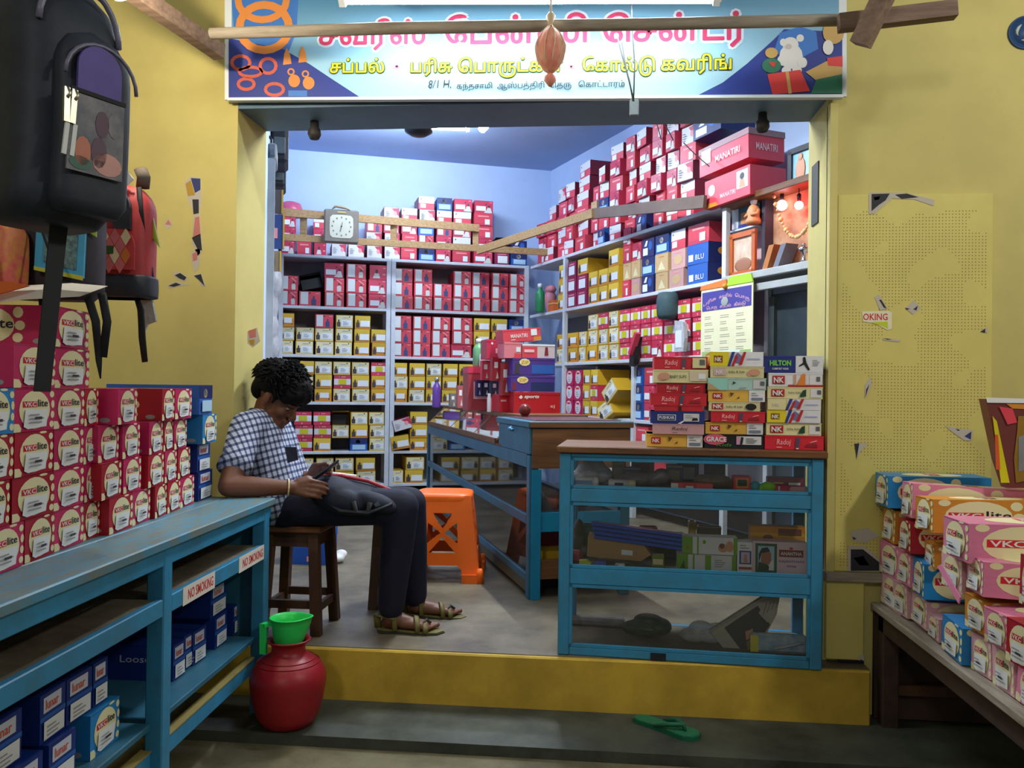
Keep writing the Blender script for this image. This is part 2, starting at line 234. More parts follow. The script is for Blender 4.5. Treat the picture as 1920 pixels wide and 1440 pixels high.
GLYPHS = '20:723:130,-6 ~100,-6 ~52,13 ~24,50 24,76 ~24,103 ~53,142 ~115,164 166,164 342,164 342,129 162,129 ~137,129 ~102,123 89,116 ~78,110 ~68,91 68,76 ~68,54 ~106,30 134,30 ~156,30 ~188,44 ~206,77 206,106 206,241 120,241 120,151 80,143 80,277 342,277 342,241 248,241 248,113 ~248,80 ~236,42 226,28 ~210,10 ~162,-6|36:1044:124,-6 ~98,-6 ~54,20 ~28,76 28,122 ~28,175 ~71,247 ~141,283 182,283 ~220,283 ~274,260 ~309,221 ~326,170 326,140 ~326,108 ~312,58 302,36 435,36 435,277 478,277 478,0 258,0 256,32 ~267,49 ~282,100 282,134 ~282,170 ~256,220 ~211,246 180,246 ~145,246 ~95,212 ~68,155 68,118 ~68,85 ~84,46 ~110,28 126,28 ~140,28 ~159,40 ~170,62 170,78 ~170,102 ~144,129 124,129 ~104,129 ~68,108 54,92 46,124 ~62,142 ~106,164 130,164 ~166,164 ~211,120 211,82 ~211,55 ~190,15 ~152,-6|139:693:116,-106 87,-80 184,12 184,241 87,241 87,0 44,0 44,277 312,277 312,241 226,241 226,0/262,422 ~306,422 ~350,387 350,359 ~350,328 ~312,297 285,297 ~256,297 ~221,326 221,352 ~221,364 ~230,395 244,409 270,398 ~262,388 ~254,369 254,360 ~254,348 ~262,334 ~276,328 285,328 ~300,328 ~316,344 316,356 ~316,374 ~288,390 266,390 ~262,390 ~250,390 246,389 ~208,385 ~172,342 172,313 ~172,299 ~178,276 184,268 142,264 ~138,274 ~133,298 133,312 ~133,334 ~148,374 ~180,404 ~229,422|98:1285:124,-6 ~98,-6 ~54,20 ~28,76 28,121 ~28,162 ~52,222 ~94,263 ~149,283 180,283 ~206,283 ~247,268 ~280,238 294,215 279,216 ~284,234 ~304,264 ~337,283 360,283 ~378,283 ~408,272 418,260 ~432,247 ~444,206 444,172 444,128 ~444,100 ~452,60 465,48 ~472,40 ~494,31 508,31 ~524,31 ~552,47 ~568,85 568,118 ~568,152 ~551,208 ~523,254 504,274 544,300 ~574,260 ~611,174 611,122 ~611,80 ~586,22 ~540,-6 504,-6 ~483,-6 ~448,6 434,19 ~424,29 ~409,60 ~401,100 401,125 401,144 ~401,176 ~396,214 392,224 ~386,236 ~368,247 357,247 ~346,247 ~331,238 326,232 ~318,222 ~312,196 312,176 312,0 268,0 268,146 ~268,178 ~252,216 238,226 ~224,238 ~196,246 178,246 ~143,246 ~94,212 ~68,154 68,116 ~68,84 ~84,45 ~110,28 126,28 ~140,28 ~159,40 ~170,62 170,78 ~170,102 ~144,129 124,129 ~104,129 ~68,108 54,92 46,124 ~62,142 ~106,164 130,164 ~166,164 ~211,120 211,82 ~211,55 ~190,15 ~152,-6/321,339 ~306,339 ~288,358 288,372 ~288,387 ~306,406 321,406 ~336,406 ~354,387 354,372 ~354,358 ~336,339|3:260:|47:720:226,-6 ~185,-6 ~114,22 ~59,76 ~28,156 28,208 ~28,260 ~60,340 ~118,394 ~194,422 238,422 ~268,422 ~317,404 ~346,365 346,334 ~346,308 ~324,271 ~286,252 262,252 ~236,252 ~200,272 ~182,306 182,328 ~182,350 ~200,385 214,396 242,387 ~231,374 ~222,348 222,332 ~222,310 ~244,287 263,287 ~284,287 ~306,314 306,334 ~306,352 ~288,374 ~259,386 240,386 ~235,386 ~220,386 212,385 ~184,380 ~133,355 ~94,311 ~71,250 71,209 ~71,170 ~91,108 ~126,64 ~173,37 200,32 ~208,30 ~226,29 232,29 ~252,29 ~282,42 ~299,67 299,86 ~299,108 ~278,138 255,138 ~236,138 ~210,112 210,86 ~210,68 ~222,34 234,22 203,14 ~190,26 ~170,65 170,92 ~170,116 ~190,152 ~228,173 255,173 ~280,173 ~318,153 ~340,114 340,86 ~340,54 ~310,13 ~258,-6|28:778:44,0 44,277 87,277 87,36 302,36 302,277 345,277 345,0|86:1234:124,-6 ~98,-6 ~54,20 ~28,76 28,122 ~28,171 ~72,244 ~151,283 204,283 ~228,283 ~272,276 ~312,260 331,248 354,226 ~380,203 ~412,136 412,94 ~412,61 ~393,16 ~356,-6 332,-6 ~302,-6 ~266,20 ~248,64 248,93 ~248,120 ~260,166 ~283,208 300,227 325,248 ~340,256 ~374,270 ~422,277 459,277 608,277 608,241 524,241 524,0 480,0 480,241 448,241 ~431,241 ~402,238 ~376,233 ~352,223 340,215 ~324,204 ~302,166 ~290,118 290,94 ~290,60 ~312,28 330,28 ~346,28 ~363,47 ~370,76 370,91 ~370,130 ~340,194 310,216 ~287,233 ~231,246 199,246 ~162,246 ~107,219 ~74,172 70,142 ~69,134 ~68,120 68,116 ~68,84 ~84,45 ~110,28 126,28 ~140,28 ~160,40 ~170,62 170,78 ~170,102 ~144,129 124,129 ~104,129 ~68,108 54,92 46,124 ~62,142 ~106,164 130,164 ~166,164 ~211,120 211,82 ~211,55 ~190,15 ~152,-6/309,339 ~294,339 ~276,358 276,372 ~276,387 ~294,406 309,406 ~324,406 ~342,387 342,372 ~342,358 ~324,339|159:1542:124,-6 ~98,-6 ~54,20 ~28,76 28,121 ~28,162 ~52,222 ~94,263 ~149,283 180,283 ~206,283 ~246,270 ~280,240 294,215 279,216 ~284,234 ~304,264 ~337,283 360,283 ~378,283 ~408,272 418,260 ~432,247 ~444,206 444,172 444,128 ~444,100 ~452,60 465,48 ~472,40 ~494,31 508,31 ~524,31 ~552,47 ~568,85 568,118 ~568,150 ~558,201 ~538,244 525,266 564,284 ~579,258 ~600,207 ~611,152 611,122 ~611,80 ~586,22 ~540,-6 504,-6 ~483,-6 ~448,6 434,19 ~424,29 ~409,60 ~401,100 401,125 401,144 ~401,176 ~396,214 392,224 ~386,236 ~368,247 357,247 ~346,247 ~331,238 326,232 ~318,222 ~312,196 312,176 312,0 268,0 268,146 ~268,178 ~252,216 238,226 ~224,238 ~196,246 178,246 ~143,246 ~94,212 ~68,154 68,116 ~68,84 ~84,45 ~110,28 126,28 ~140,28 ~159,40 ~170,62 170,78 ~170,102 ~144,129 124,129 ~104,129 ~68,108 54,92 46,124 ~62,142 ~106,164 130,164 ~166,164 ~211,120 211,82 ~211,55 ~190,15 ~152,-6/575,422 ~606,422 ~658,404 679,387 ~693,376 ~714,341 ~727,286 727,244 727,0 684,0 684,230 ~684,270 ~676,320 ~659,349 648,359 ~634,372 ~596,384 576,384 ~549,384 ~511,366 ~490,333 490,310 ~490,292 ~500,265 ~518,245 ~542,232 558,230 559,195 ~528,198 ~477,226 ~448,276 448,310 ~448,348 ~482,396 ~540,422|46:901:200,-6 ~162,-6 ~100,23 ~54,76 ~28,151 28,196 ~28,252 ~65,336 ~126,393 ~200,422 238,422 ~278,422 ~334,402 354,384 ~372,368 ~396,322 ~406,256 406,208 406,0 364,0 364,182 ~364,228 ~356,294 ~340,339 324,354 ~310,369 ~267,384 238,384 ~212,384 ~154,364 ~104,319 ~72,246 72,192 ~72,162 ~84,111 ~107,72 ~138,45 156,38 164,36 ~174,32 ~195,29 206,29 ~231,29 ~262,58 262,86 ~262,109 ~237,138 215,138 ~194,138 ~168,110 168,86 ~168,68 ~180,34 192,22 163,14 ~150,26 ~128,66 128,96 ~128,117 ~148,152 ~186,174 216,174 ~240,174 ~278,154 ~301,114 301,86 ~301,54 ~274,13 ~228,-6|23:693:44,0 44,277 87,277 87,36 338,36 338,0|90:640:116,-106 87,-80 184,12 184,241 87,241 87,0 44,0 44,277 312,277 312,241 226,241 226,0/160,339 ~146,339 ~126,358 126,372 ~126,387 ~146,406 160,406 ~174,406 ~194,387 194,372 ~194,358 ~174,339|87:778:44,0 44,277 87,277 87,36 302,36 302,277 345,277 345,0/194,339 ~180,339 ~161,358 161,372 ~161,387 ~180,406 194,406 ~209,406 ~228,387 228,372 ~228,358 ~209,339|92:1013:124,-6 ~98,-6 ~54,20 ~28,76 28,121 ~28,162 ~52,222 ~94,263 ~149,283 180,283 ~204,283 ~254,270 272,251 ~286,238 ~302,202 ~308,156 308,126 ~308,108 ~312,80 ~321,56 329,48 ~336,40 ~358,31 372,31 ~388,31 ~416,47 ~432,85 432,118 ~432,152 ~416,208 ~387,254 369,274 408,300 ~439,260 ~475,174 475,122 ~475,80 ~450,22 ~404,-6 368,-6 ~347,-6 ~312,6 298,19 ~282,34 ~266,87 265,125 ~265,143 ~261,181 ~249,216 236,228 ~226,236 ~198,246 178,246 ~143,246 ~94,212 ~68,154 68,116 ~68,84 ~84,45 ~110,28 126,28 ~140,28 ~160,40 ~170,62 170,78 ~170,102 ~144,129 124,129 ~104,129 ~68,108 54,92 46,124 ~62,142 ~106,164 130,164 ~166,164 ~211,120 211,82 ~211,55 ~190,15 ~152,-6/254,339 ~239,339 ~220,358 220,372 ~220,387 ~239,406 254,406 ~268,406 ~287,387 287,372 ~287,358 ~268,339|177:551:162,400 152,304 248,331 255,284 162,277 222,198 179,174 138,264 96,174 52,198 113,277 20,284 27,331 123,304 112,400|31:640:116,-106 87,-80 184,12 184,241 87,241 87,0 44,0 44,277 312,277 312,241 226,241 226,0|42:262:-40,422 ~-12,422 ~32,404 49,386 ~60,375 ~78,340 ~87,286 87,244 87,0 44,0 44,236 ~44,272 ~38,318 ~26,349 17,359 ~6,372 ~-23,384 -40,384 ~-62,384 ~-92,368 ~-108,338 -108,318 ~-108,304 ~-100,272 -91,258 -136,258 ~-143,272 ~-150,302 -150,318 ~-150,345 ~-132,384 ~-102,409 ~-62,422|108:867:130,-6 ~100,-6 ~52,13 ~24,50 24,76 ~24,103 ~53,142 ~115,164 166,164 422,164 422,129 162,129 ~137,129 ~102,123 89,116 ~78,110 ~68,91 68,76 ~68,54 ~106,30 134,30 ~156,30 ~188,44 ~206,77 206,106 206,241 120,241 120,151 80,143 80,277 342,277 342,241 248,241 248,113 ~248,80 ~236,42 226,28 ~210,10 ~162,-6/316,0 316,138 358,134 358,0|49:1707:200,-6 ~162,-6 ~100,23 ~54,76 ~28,151 28,196 ~28,252 ~65,336 ~126,393 ~200,422 238,422 ~278,422 ~334,402 354,384 ~372,368 ~396,322 ~406,256 406,208 406,0 364,0 364,182 ~364,228 ~356,294 ~340,339 324,354 ~310,369 ~267,384 238,384 ~212,384 ~154,364 ~104,319 ~72,246 72,192 ~72,162 ~84,111 ~107,72 ~138,45 156,38 164,36 ~174,32 ~195,29 206,29 ~231,29 ~262,58 262,86 ~262,109 ~237,138 215,138 ~194,138 ~168,110 168,86 ~168,68 ~180,34 192,22 163,14 ~150,26 ~128,66 128,96 ~128,117 ~148,152 ~186,174 216,174 ~240,174 ~278,154 ~301,114 301,86 ~301,54 ~274,13 ~228,-6/491,148 ~476,148 ~458,167 458,182 ~458,196 ~476,216 491,216 ~506,216 ~524,196 524,182 ~524,167 ~506,148/578,0 578,277 845,277 845,241 760,241 760,0 717,0 717,241 620,241 620,0|140:1051:410,160 ~437,160 ~478,131 ~501,77 501,39 ~501,-14 ~464,-90 ~402,-138 ~321,-160 277,-160 267,-160 ~216,-160 ~138,-135 ~83,-90 ~50,-34 ~34,31 34,64 34,73 ~34,114 ~53,186 ~84,249 103,277 140,255 ~111,212 ~77,124 77,72 77,63 ~77,26 ~98,-40 ~145,-92 ~218,-122 270,-122 276,-122 ~330,-122 ~412,-87 ~457,-16 457,38 ~457,67 ~444,104 ~420,124 402,124 ~388,124 ~364,112 354,106 354,142 ~364,149 ~392,160/180,0 180,277 442,277 442,241 354,241 354,0 311,0 311,241 224,241 224,0|82:693:44,0 44,277 87,277 87,36 338,36 338,0/174,339 ~159,339 ~140,358 140,372 ~140,387 ~159,406 174,406 ~188,406 ~207,387 207,372 ~207,358 ~188,339|18:825:130,-6 ~100,-6 ~52,13 ~24,50 24,76 ~24,103 ~53,142 ~115,164 166,164 256,164 ~282,164 ~320,159 ~348,148 360,140 ~373,130 ~388,97 388,76 ~388,38 ~342,-4 301,-4 ~290,-4 ~262,-1 251,2 260,36 ~268,34 ~288,31 297,31 ~320,31 ~345,54 345,78 ~345,95 ~330,116 ~306,126 ~275,129 260,129 162,129 ~137,129 ~102,123 89,116 ~78,110 ~68,91 68,76 ~68,54 ~106,30 134,30 ~156,30 ~188,44 ~206,76 206,106 206,241 120,241 120,151 80,143 80,277 342,277 342,241 248,241 248,113 ~248,80 ~236,42 226,28 ~210,10 ~162,-6|93:1070:124,-6 ~98,-6 ~54,20 ~28,76 28,122 ~28,162 ~53,223 ~96,263 ~150,283 179,283 ~201,283 ~236,274 ~265,259 278,248 271,200 ~254,222 ~209,246 178,246 ~144,246 ~95,212 ~68,155 68,118 ~68,85 ~84,46 ~110,28 126,28 ~140,28 ~160,40 ~170,62 170,78 ~170,102 ~144,129 124,129 ~104,129 ~68,108 54,92 46,124 ~62,142 ~106,164 130,164 ~166,164 ~211,120 211,82 ~211,55 ~190,15 ~152,-6/268,0 268,208 274,247 274,277 526,277 526,241 442,241 442,0 398,0 398,241 312,241 312,0/268,339 ~253,339 ~234,358 234,372 ~234,387 ~253,406 268,406 ~282,406 ~301,387 301,372 ~301,358 ~282,339|50:1510:226,-6 ~185,-6 ~114,22 ~59,76 ~28,156 28,208 ~28,260 ~60,340 ~118,394 ~194,422 238,422 ~268,422 ~317,404 ~346,365 346,334 ~346,308 ~324,271 ~286,252 262,252 ~236,252 ~200,272 ~182,306 182,328 ~182,350 ~200,385 214,396 242,387 ~231,374 ~222,348 222,332 ~222,310 ~244,287 263,287 ~284,287 ~306,314 306,334 ~306,352 ~288,374 ~259,386 240,386 ~235,386 ~220,386 212,385 ~184,380 ~133,355 ~94,311 ~71,250 71,209 ~71,170 ~91,108 ~126,64 ~173,37 200,32 ~208,30 ~226,29 232,29 ~252,29 ~282,42 ~299,67 299,86 ~299,108 ~278,138 255,138 ~236,138 ~210,112 210,86 ~210,68 ~222,34 234,22 203,14 ~190,26 ~170,65 170,92 ~170,116 ~190,152 ~228,173 255,173 ~280,173 ~318,153 ~340,114 340,86 ~340,54 ~310,13 ~258,-6/400,148 ~385,148 ~366,167 366,182 ~366,196 ~385,216 400,216 ~414,216 ~433,196 433,182 ~433,167 ~414,148/479,0 479,277 746,277 746,241 662,241 662,0 618,0 618,241 522,241 522,0|116:1015:212,-148 ~171,-148 ~106,-114 ~60,-49 ~36,46 36,107 36,121 ~36,182 ~60,278 ~104,350 ~164,398 ~238,422 278,422 ~320,422 ~380,400 402,382 ~420,367 ~444,330 ~458,282 ~464,224 464,188 464,0 421,0 421,167 ~421,209 ~413,282 ~389,340 365,358 ~350,370 ~306,384 277,384 ~247,384 ~189,365 ~139,326 ~100,262 ~78,173 78,114 ~78,56 ~96,-30 ~131,-84 ~180,-111 210,-111 ~240,-111 ~283,-93 ~310,-58 ~324,-7 324,26 ~324,63 ~311,106 ~286,124 269,124 ~254,124 ~228,111 218,104 218,140 ~228,148 ~257,160 276,160 ~304,160 ~345,132 ~368,76 368,31 ~368,-20 ~344,-88 ~302,-130 ~246,-148/178,0 178,277 221,277 221,0|78:1044:44,0 44,277 302,277 302,241 215,241 215,162 ~225,168 ~257,181 279,181 ~304,181 ~340,162 ~359,126 359,100 ~359,82 ~349,50 341,36 402,36 402,0 172,0 172,36 298,36 ~306,48 ~316,79 316,96 ~316,122 ~291,144 272,144 ~256,144 ~226,132 215,123 215,72 172,72 172,241 87,241 87,0/366,0 366,36 435,36 435,277 478,277 478,0/261,339 ~246,339 ~228,358 228,372 ~228,387 ~246,406 261,406 ~276,406 ~294,387 294,372 ~294,358 ~276,339|191:572:144,-6 ~111,-6 ~57,14 ~25,56 25,90 ~25,111 ~42,146 ~74,176 99,186 ~78,199 ~50,226 ~36,259 36,278 ~36,307 ~66,344 ~116,362 143,362 ~171,362 ~220,344 ~250,307 250,277 ~250,259 ~236,228 ~206,201 182,189 ~204,178 ~240,152 ~261,116 261,92 ~261,60 ~229,16 ~176,-6/144,30 ~174,30 ~218,60 218,92 ~218,107 ~204,132 ~172,155 145,165 136,168 ~112,158 ~82,135 ~68,108 68,90 ~68,62 ~107,30/145,206 ~167,215 ~194,236 ~207,260 207,276 ~207,302 ~168,327 142,327 ~114,327 ~80,299 80,276 ~80,256 ~96,232 ~126,215|182:393:10,-122 144,400 186,400 53,-122|184:572:178,0 135,0 135,250 ~135,270 ~136,300 136,311 ~133,308 ~124,298 118,294 68,252 45,282 142,357 178,357|179:250:88,58 92,52 ~88,35 ~74,-6 ~58,-46 49,-64 16,-64 ~20,-44 ~30,-1 ~38,41 40,58|85:789:278,181 ~304,181 ~346,155 ~370,104 370,67 ~370,22 ~344,-30 321,-47 ~305,-58 ~264,-72 ~210,-78 174,-78 136,-78 ~115,-78 ~92,-84 84,-90 ~76,-95 ~66,-115 66,-132 ~66,-139 ~68,-152 68,-158 27,-160 ~26,-152 ~24,-130 24,-122 ~24,-100 ~40,-69 52,-60 ~61,-53 ~80,-46 ~106,-42 122,-42 169,-42 ~210,-42 ~262,-35 ~294,-20 305,-7 ~315,4 ~328,40 328,66 ~328,92 ~314,126 ~288,144 268,144 ~254,144 ~226,132 215,124 214,161 ~226,169 ~258,181/44,0 44,277 304,277 304,241 217,241 217,0 174,0 174,241 87,241 87,0/198,339 ~183,339 ~164,358 164,372 ~164,387 ~183,406 198,406 ~212,406 ~231,387 231,372 ~231,358 ~212,339|25:825:130,-6 ~100,-6 ~52,13 ~24,50 24,76 ~24,103 ~53,142 ~115,164 166,164 238,164 ~282,164 ~350,142 ~388,92 388,49 ~388,16 ~364,-30 340,-47 ~324,-58 ~282,-72 ~228,-78 192,-78 136,-78 ~115,-78 ~92,-84 84,-90 ~76,-95 ~66,-115 66,-132 ~66,-139 ~68,-152 68,-158 27,-160 ~26,-152 ~24,-130 24,-122 ~24,-100 ~40,-69 52,-60 ~61,-53 ~80,-46 ~106,-42 122,-42 177,-42 ~222,-42 ~278,-34 ~314,-19 325,-6 ~335,4 ~346,34 346,52 ~346,77 ~326,107 ~294,123 ~254,129 234,129 162,129 ~137,129 ~102,123 89,116 ~78,110 ~68,91 68,76 ~68,54 ~106,30 134,30 ~156,30 ~188,44 ~206,77 206,106 206,241 120,241 120,151 80,143 80,277 342,277 342,241 248,241 248,113 ~248,80 ~236,42 226,28 ~210,10 ~162,-6|41:640:44,0 44,277 312,277 312,241 226,241 226,0 184,0 184,241 87,241 87,0|29:858:290,283 ~328,283 ~376,244 ~398,176 398,131 ~398,96 ~384,46 367,30 ~356,18 ~326,6 ~285,0 256,0 44,0 44,277 87,277 87,36 200,36 200,178 ~200,208 ~212,245 222,258 ~234,270 ~266,283/289,247 ~280,247 ~264,242 259,236 ~251,226 ~243,200 243,169 243,36 266,36 ~300,36 ~338,55 ~354,98 354,134 ~354,166 ~341,216 ~312,247|7:1313:160,-62 ~112,-62 ~47,-38 ~14,3 14,30 ~14,42 ~26,66 37,74 ~44,79 ~58,85 ~83,88 103,88 476,88 478,52 108,52 ~93,52 ~76,51 ~68,48 64,45 ~57,39 57,28 ~57,4 ~110,-26 164,-26 172,-26 ~222,-26 ~295,-2 ~342,39 354,65 356,74 ~361,87 ~365,112 365,126 ~365,154 ~345,206 ~304,242 271,247 ~264,248 ~253,248 246,248 ~231,248 ~205,238 ~190,216 190,198 ~190,180 ~212,154 232,154 ~252,154 ~274,178 274,200 ~274,216 ~264,243 250,255 279,264 ~288,256 ~304,236 ~313,212 313,198 ~313,180 ~302,152 ~282,132 ~251,120 232,120 ~209,120 ~172,138 ~150,172 150,196 ~150,228 ~179,266 ~226,283 252,283 ~290,283 ~348,257 ~388,212 ~408,156 408,126 ~408,112 ~405,87 402,75 399,64 ~385,23 ~320,-33 ~227,-62 171,-62/461,-160 ~396,-160 ~324,-117 324,-77 ~324,-62 ~338,-37 ~369,-20 392,-20 ~405,-20 ~433,-26 446,-31 438,-64 ~428,-60 ~405,-55 395,-55 ~380,-55 ~362,-67 362,-78 ~362,-90 ~381,-112 ~425,-124 463,-124 466,-124 ~510,-124 ~575,-103 ~612,-61 612,-32 ~612,-10 ~588,16 566,16 ~550,16 ~525,7 516,0 516,35 ~526,41 ~554,50 572,50 ~593,50 ~630,32 ~654,-4 654,-32 ~654,-70 ~608,-128 ~523,-160 464,-160/474,-62 474,277 516,277 516,-62|84:825:130,-6 ~100,-6 ~52,13 ~24,50 24,76 ~24,103 ~53,142 ~115,164 166,164 238,164 ~282,164 ~350,142 ~388,92 388,49 ~388,16 ~364,-30 340,-47 ~324,-58 ~282,-72 ~228,-78 192,-78 136,-78 ~115,-78 ~92,-84 84,-90 ~76,-95 ~66,-115 66,-132 ~66,-139 ~68,-152 68,-158 27,-160 ~26,-152 ~24,-130 24,-122 ~24,-100 ~40,-69 52,-60 ~61,-53 ~80,-46 ~106,-42 122,-42 177,-42 ~222,-42 ~278,-34 ~314,-19 325,-6 ~335,4 ~346,34 346,52 ~346,77 ~326,107 ~294,123 ~254,129 234,129 162,129 ~137,129 ~102,123 89,116 ~78,110 ~68,91 68,76 ~68,54 ~106,30 134,30 ~156,30 ~188,44 ~206,77 206,106 206,241 120,241 120,151 80,143 80,277 342,277 342,241 248,241 248,113 ~248,80 ~236,42 226,28 ~210,10 ~162,-6/218,339 ~203,339 ~184,358 184,372 ~184,387 ~203,406 218,406 ~232,406 ~251,387 251,372 ~251,358 ~232,339|88:858:290,283 ~328,283 ~376,244 ~398,176 398,131 ~398,96 ~384,46 367,30 ~356,18 ~326,6 ~285,0 256,0 44,0 44,277 87,277 87,36 200,36 200,178 ~200,208 ~212,245 222,258 ~234,270 ~266,283/289,247 ~280,247 ~264,242 259,236 ~251,226 ~243,200 243,169 243,36 266,36 ~300,36 ~338,55 ~354,98 354,134 ~354,166 ~341,216 ~312,247/215,339 ~200,339 ~182,358 182,372 ~182,387 ~200,406 215,406 ~230,406 ~248,387 248,372 ~248,358 ~230,339'

# ------------------------------------------------------------------ the setting
def slab(name, pts, z0, z1, m):
    b = MB(m); b.plate([(p[0], p[1], z0) for p in pts], (0, 0, 1), z1-z0); return struct(b.obj(name))
def wallseg(name, a, b_, z0, z1, t, m):                # wall from a to b, thickness t to the left of a->b
    a = Vector((a[0], a[1], 0)); b_ = Vector((b_[0], b_[1], 0)); d = (b_-a).normalized(); n = Vector((-d.y, d.x, 0))*t
    q = MB(m); q.plate([p + Vector((0, 0, z0)) for p in (a, b_, b_+n, a+n)], (0, 0, 1), z1-z0); return struct(q.obj(name))
slab('ground', [(-8, -6), (8, -6), (8, 3.0), (-8, 3.0)], -.1, 0, GRD)
slab('trim_ledge', [(-3, 2.97), (3, 2.97), (3, 3.46), (-3, 3.46)], -.05, .04, LEDGE)
WL, WR, RW = I(-.17, 4.08), I(-.17, 9.12), Rk(5.4, .42)
slab('floor', [(-1.9, 3.345), (1.085, 3.345), (1.085, 3.7), (2.6, 3.7), tuple(Rk(4.2, .6))[:2], tuple(Rk(-.7, .6))[:2], tuple(I(-.3, 9.3))[:2], (-1.7, 3.8)], .0, .25, CEM)
st = MB(YEL3); st.cbox(-1.9, 1.085, 3.325, 3.36, .03, .247, YEL3, .006); struct(st.obj('trim_step'))
wl = MB(YEL); wl.box(-4.2, -1.515, 3.42, 3.73, -.05, 4.0, YEL); struct(wl.obj('wall_front_left'))
wr = MB(YEL); wr.box(.935, 4.5, 3.44, 3.73, -.05, 4.0, YEL); wr.box(.935, .965, 3.40, 3.45, .61, 2.47, YEL); struct(wr.obj('wall_front_right'))
ln = MB(LINT); ln.box(-1.515, .935, 3.42, 3.73, 2.50, 4.0, LINT); struct(ln.obj('wall_lintel'))
bk = MB(IWALL); bk.plate([I(-.3, 9.12, .2), I(3.6, 9.12, .2), I(3.6, 9.12, 3.9), I(-.3, 9.12, 3.9)], -VV, -.1, IWALL); struct(bk.obj('wall_back'))
wallseg('wall_left', I(-.17, 9.15), WL, .2, 3.9, -.1, IWALL)
wallseg('wall_right', Rk(-.8, .42), Rk(5.62, .42), .2, 3.9, .1, IWALL)
slab('ceiling', [tuple(I(-.5, 3.3))[:2], (3.2, 3.72), tuple(Rk(5, .7))[:2], tuple(Rk(-1.2, .7))[:2], tuple(I(-.5, 9.3))[:2]], 3.83, 3.95, ICEIL)
wo = MB(YEL); wo.box(-4.3, -4.2, -3, 3.73, -.05, 4, YEL); struct(wo.obj('wall_side'))
# perforated boards on the right of the opening: one tall panel, a ledge, two lower panels
def holes(b, x0, x1, z0, z1, y, step, m, keep):
    nx = int((x1-x0)/step); nz = int((z1-z0)/step)
    for i in range(nx):
        for k in range(nz):
            x = x0+(i+.5)*step; z = z0+(k+.5)*step
            if noise.noise((x*7, z*7, 3)) > keep:
                r = .0019; b.add([(x+r*math.cos(a), y, z+r*math.sin(a)) for a in (0, PI/3, 2*PI/3, PI, 4*PI/3, 5*PI/3)], [(0,1,2,3,4,5)], m)
HOLE = P('hole_shadow_in_board', (120, 84, 30), rough=.9)
pb = MB(YEL2); pb.cbox(.967, 1.557, 3.405, 3.44, .612, 2.105, YEL2, .003); pbo = struct(pb.obj('trim_peg_board'))
hb = MB(HOLE); holes(hb, .985, 1.54, .63, 2.05, 3.4045, .0125, HOLE, -.12); hb.obj('drill_hole', pbo)['kind'] = 'stuff'
q = MB(WOODG); q.cbox(.93, 1.30, 3.38, 3.44, .575, .612, WOODG, .004); struct(q.obj('trim_ledge_board'))
q = MB(YEL2); q.cbox(.94, 1.085, 3.41, 3.44, .262, .575, YEL2, .003); struct(q.obj('trim_low_panel'))
q = MB(YEL3); q.cbox(.94, 1.085, 3.33, 3.44, .04, .245, YEL3, .004); struct(q.obj('trim_plinth'))
q = MB(BLK); q.box(.99, 1.085, 3.407, 3.42, .246, .262, BLK); struct(q.obj('trim_gap'))
# torn paper scraps on the yellow walls and boards
SCR = P('torn_paper', (190, 182, 168), rough=.8); SCRD = P('torn_dark_print', (44, 44, 50), rough=.7); SCRP = P('torn_pink_print', (196, 120, 110)); SCRO = P('torn_ochre_print', (176, 140, 50)); SCRB = P('torn_blue_print', (52, 60, 110))
def scrap(label, y, base, *inks):
    pts = [ony(px, py, y) for px, py in base]
    b = MB(SCR); b.plate([(p.x, y, p.z) for p in pts], (0, -1, 0), .0012, SCR)
    for m, poly in inks: b.plate([(p.x, y-.0012, p.z) for p in [ony(px, py, y) for px, py in poly]], (0, -1, 0), .0006, m)
    tag(b.obj('paper_scrap'), label, 'paper scrap', 'torn paper left on the yellow walls')
scrap('tall torn dark poster strip on the yellow wall behind the backpacks', 3.42, [(346,342),(358,331),(376,333),(378,372),(374,398),(380,470),(371,480),(360,455),(364,400),(352,372)], (SCRB, [(358,334),(376,335),(376,356),(366,362)]), (SCRO, [(348,345),(358,338),(366,366),(353,368)]), (SCRD, [(361,374),(373,374),(373,400),(363,402)]), (SCRP, [(366,408),(374,406),(376,440),(362,446)]), (SCRD, [(360,446),(376,438),(379,470),(370,466)]))
scrap('pale torn strip below the tall poster strip on yellow wall', 3.42, [(358,472),(376,464),(374,498),(366,512),(360,492)], (SCRP, [(361,476),(370,472),(370,488),(362,490)]))
scrap('small dark torn scrap lowest under the tall poster strip', 3.42, [(361,516),(378,512),(386,538),(377,536),(372,524)], (SCRD, [(364,517),(377,514),(384,537),(374,526)]))
scrap('black and white torn scrap left of the poster strip foot', 3.42, [(324,514),(332,508),(354,520),(348,528),(334,524)], (SCRD, [(328,516),(338,512),(350,520),(346,526),(336,522)]))
scrap('flat dark torn scrap lowest on wall above the blue boxes', 3.42, [(314,535),(330,528),(355,534),(330,538),(318,541)], (SCRD, [(316,536),(330,530),(340,534),(326,538)]))
scrap('small pinkish torn scrap beside the red patterned bag', 3.42, [(308,420),(316,408),(324,422),(314,430)], (SCRP, [(310,421),(316,412),(322,422)]))
scrap('pink and ochre sticker remnant on the left jamb', 3.45, [(464,622),(482,614),(488,640),(474,652),(464,644)], (SCRP, [(466,620),(480,616),(480,632),(468,634)]), (SCRO, [(466,638),(478,636),(476,648),(470,646)]))
scrap('torn black and white poster corner at the top of board', 3.404, [(1629,361),(1672,361),(1700,362),(1752,375),(1750,386),(1715,374),(1672,372),(1640,400),(1629,402)], (SCRD, [(1634,364),(1668,363),(1660,376),(1648,384),(1634,396)]), (SCRD, [(1678,365),(1700,363),(1722,370),(1690,373)]), (SCR, [(1638,370),(1650,368),(1648,374),(1640,376)]))
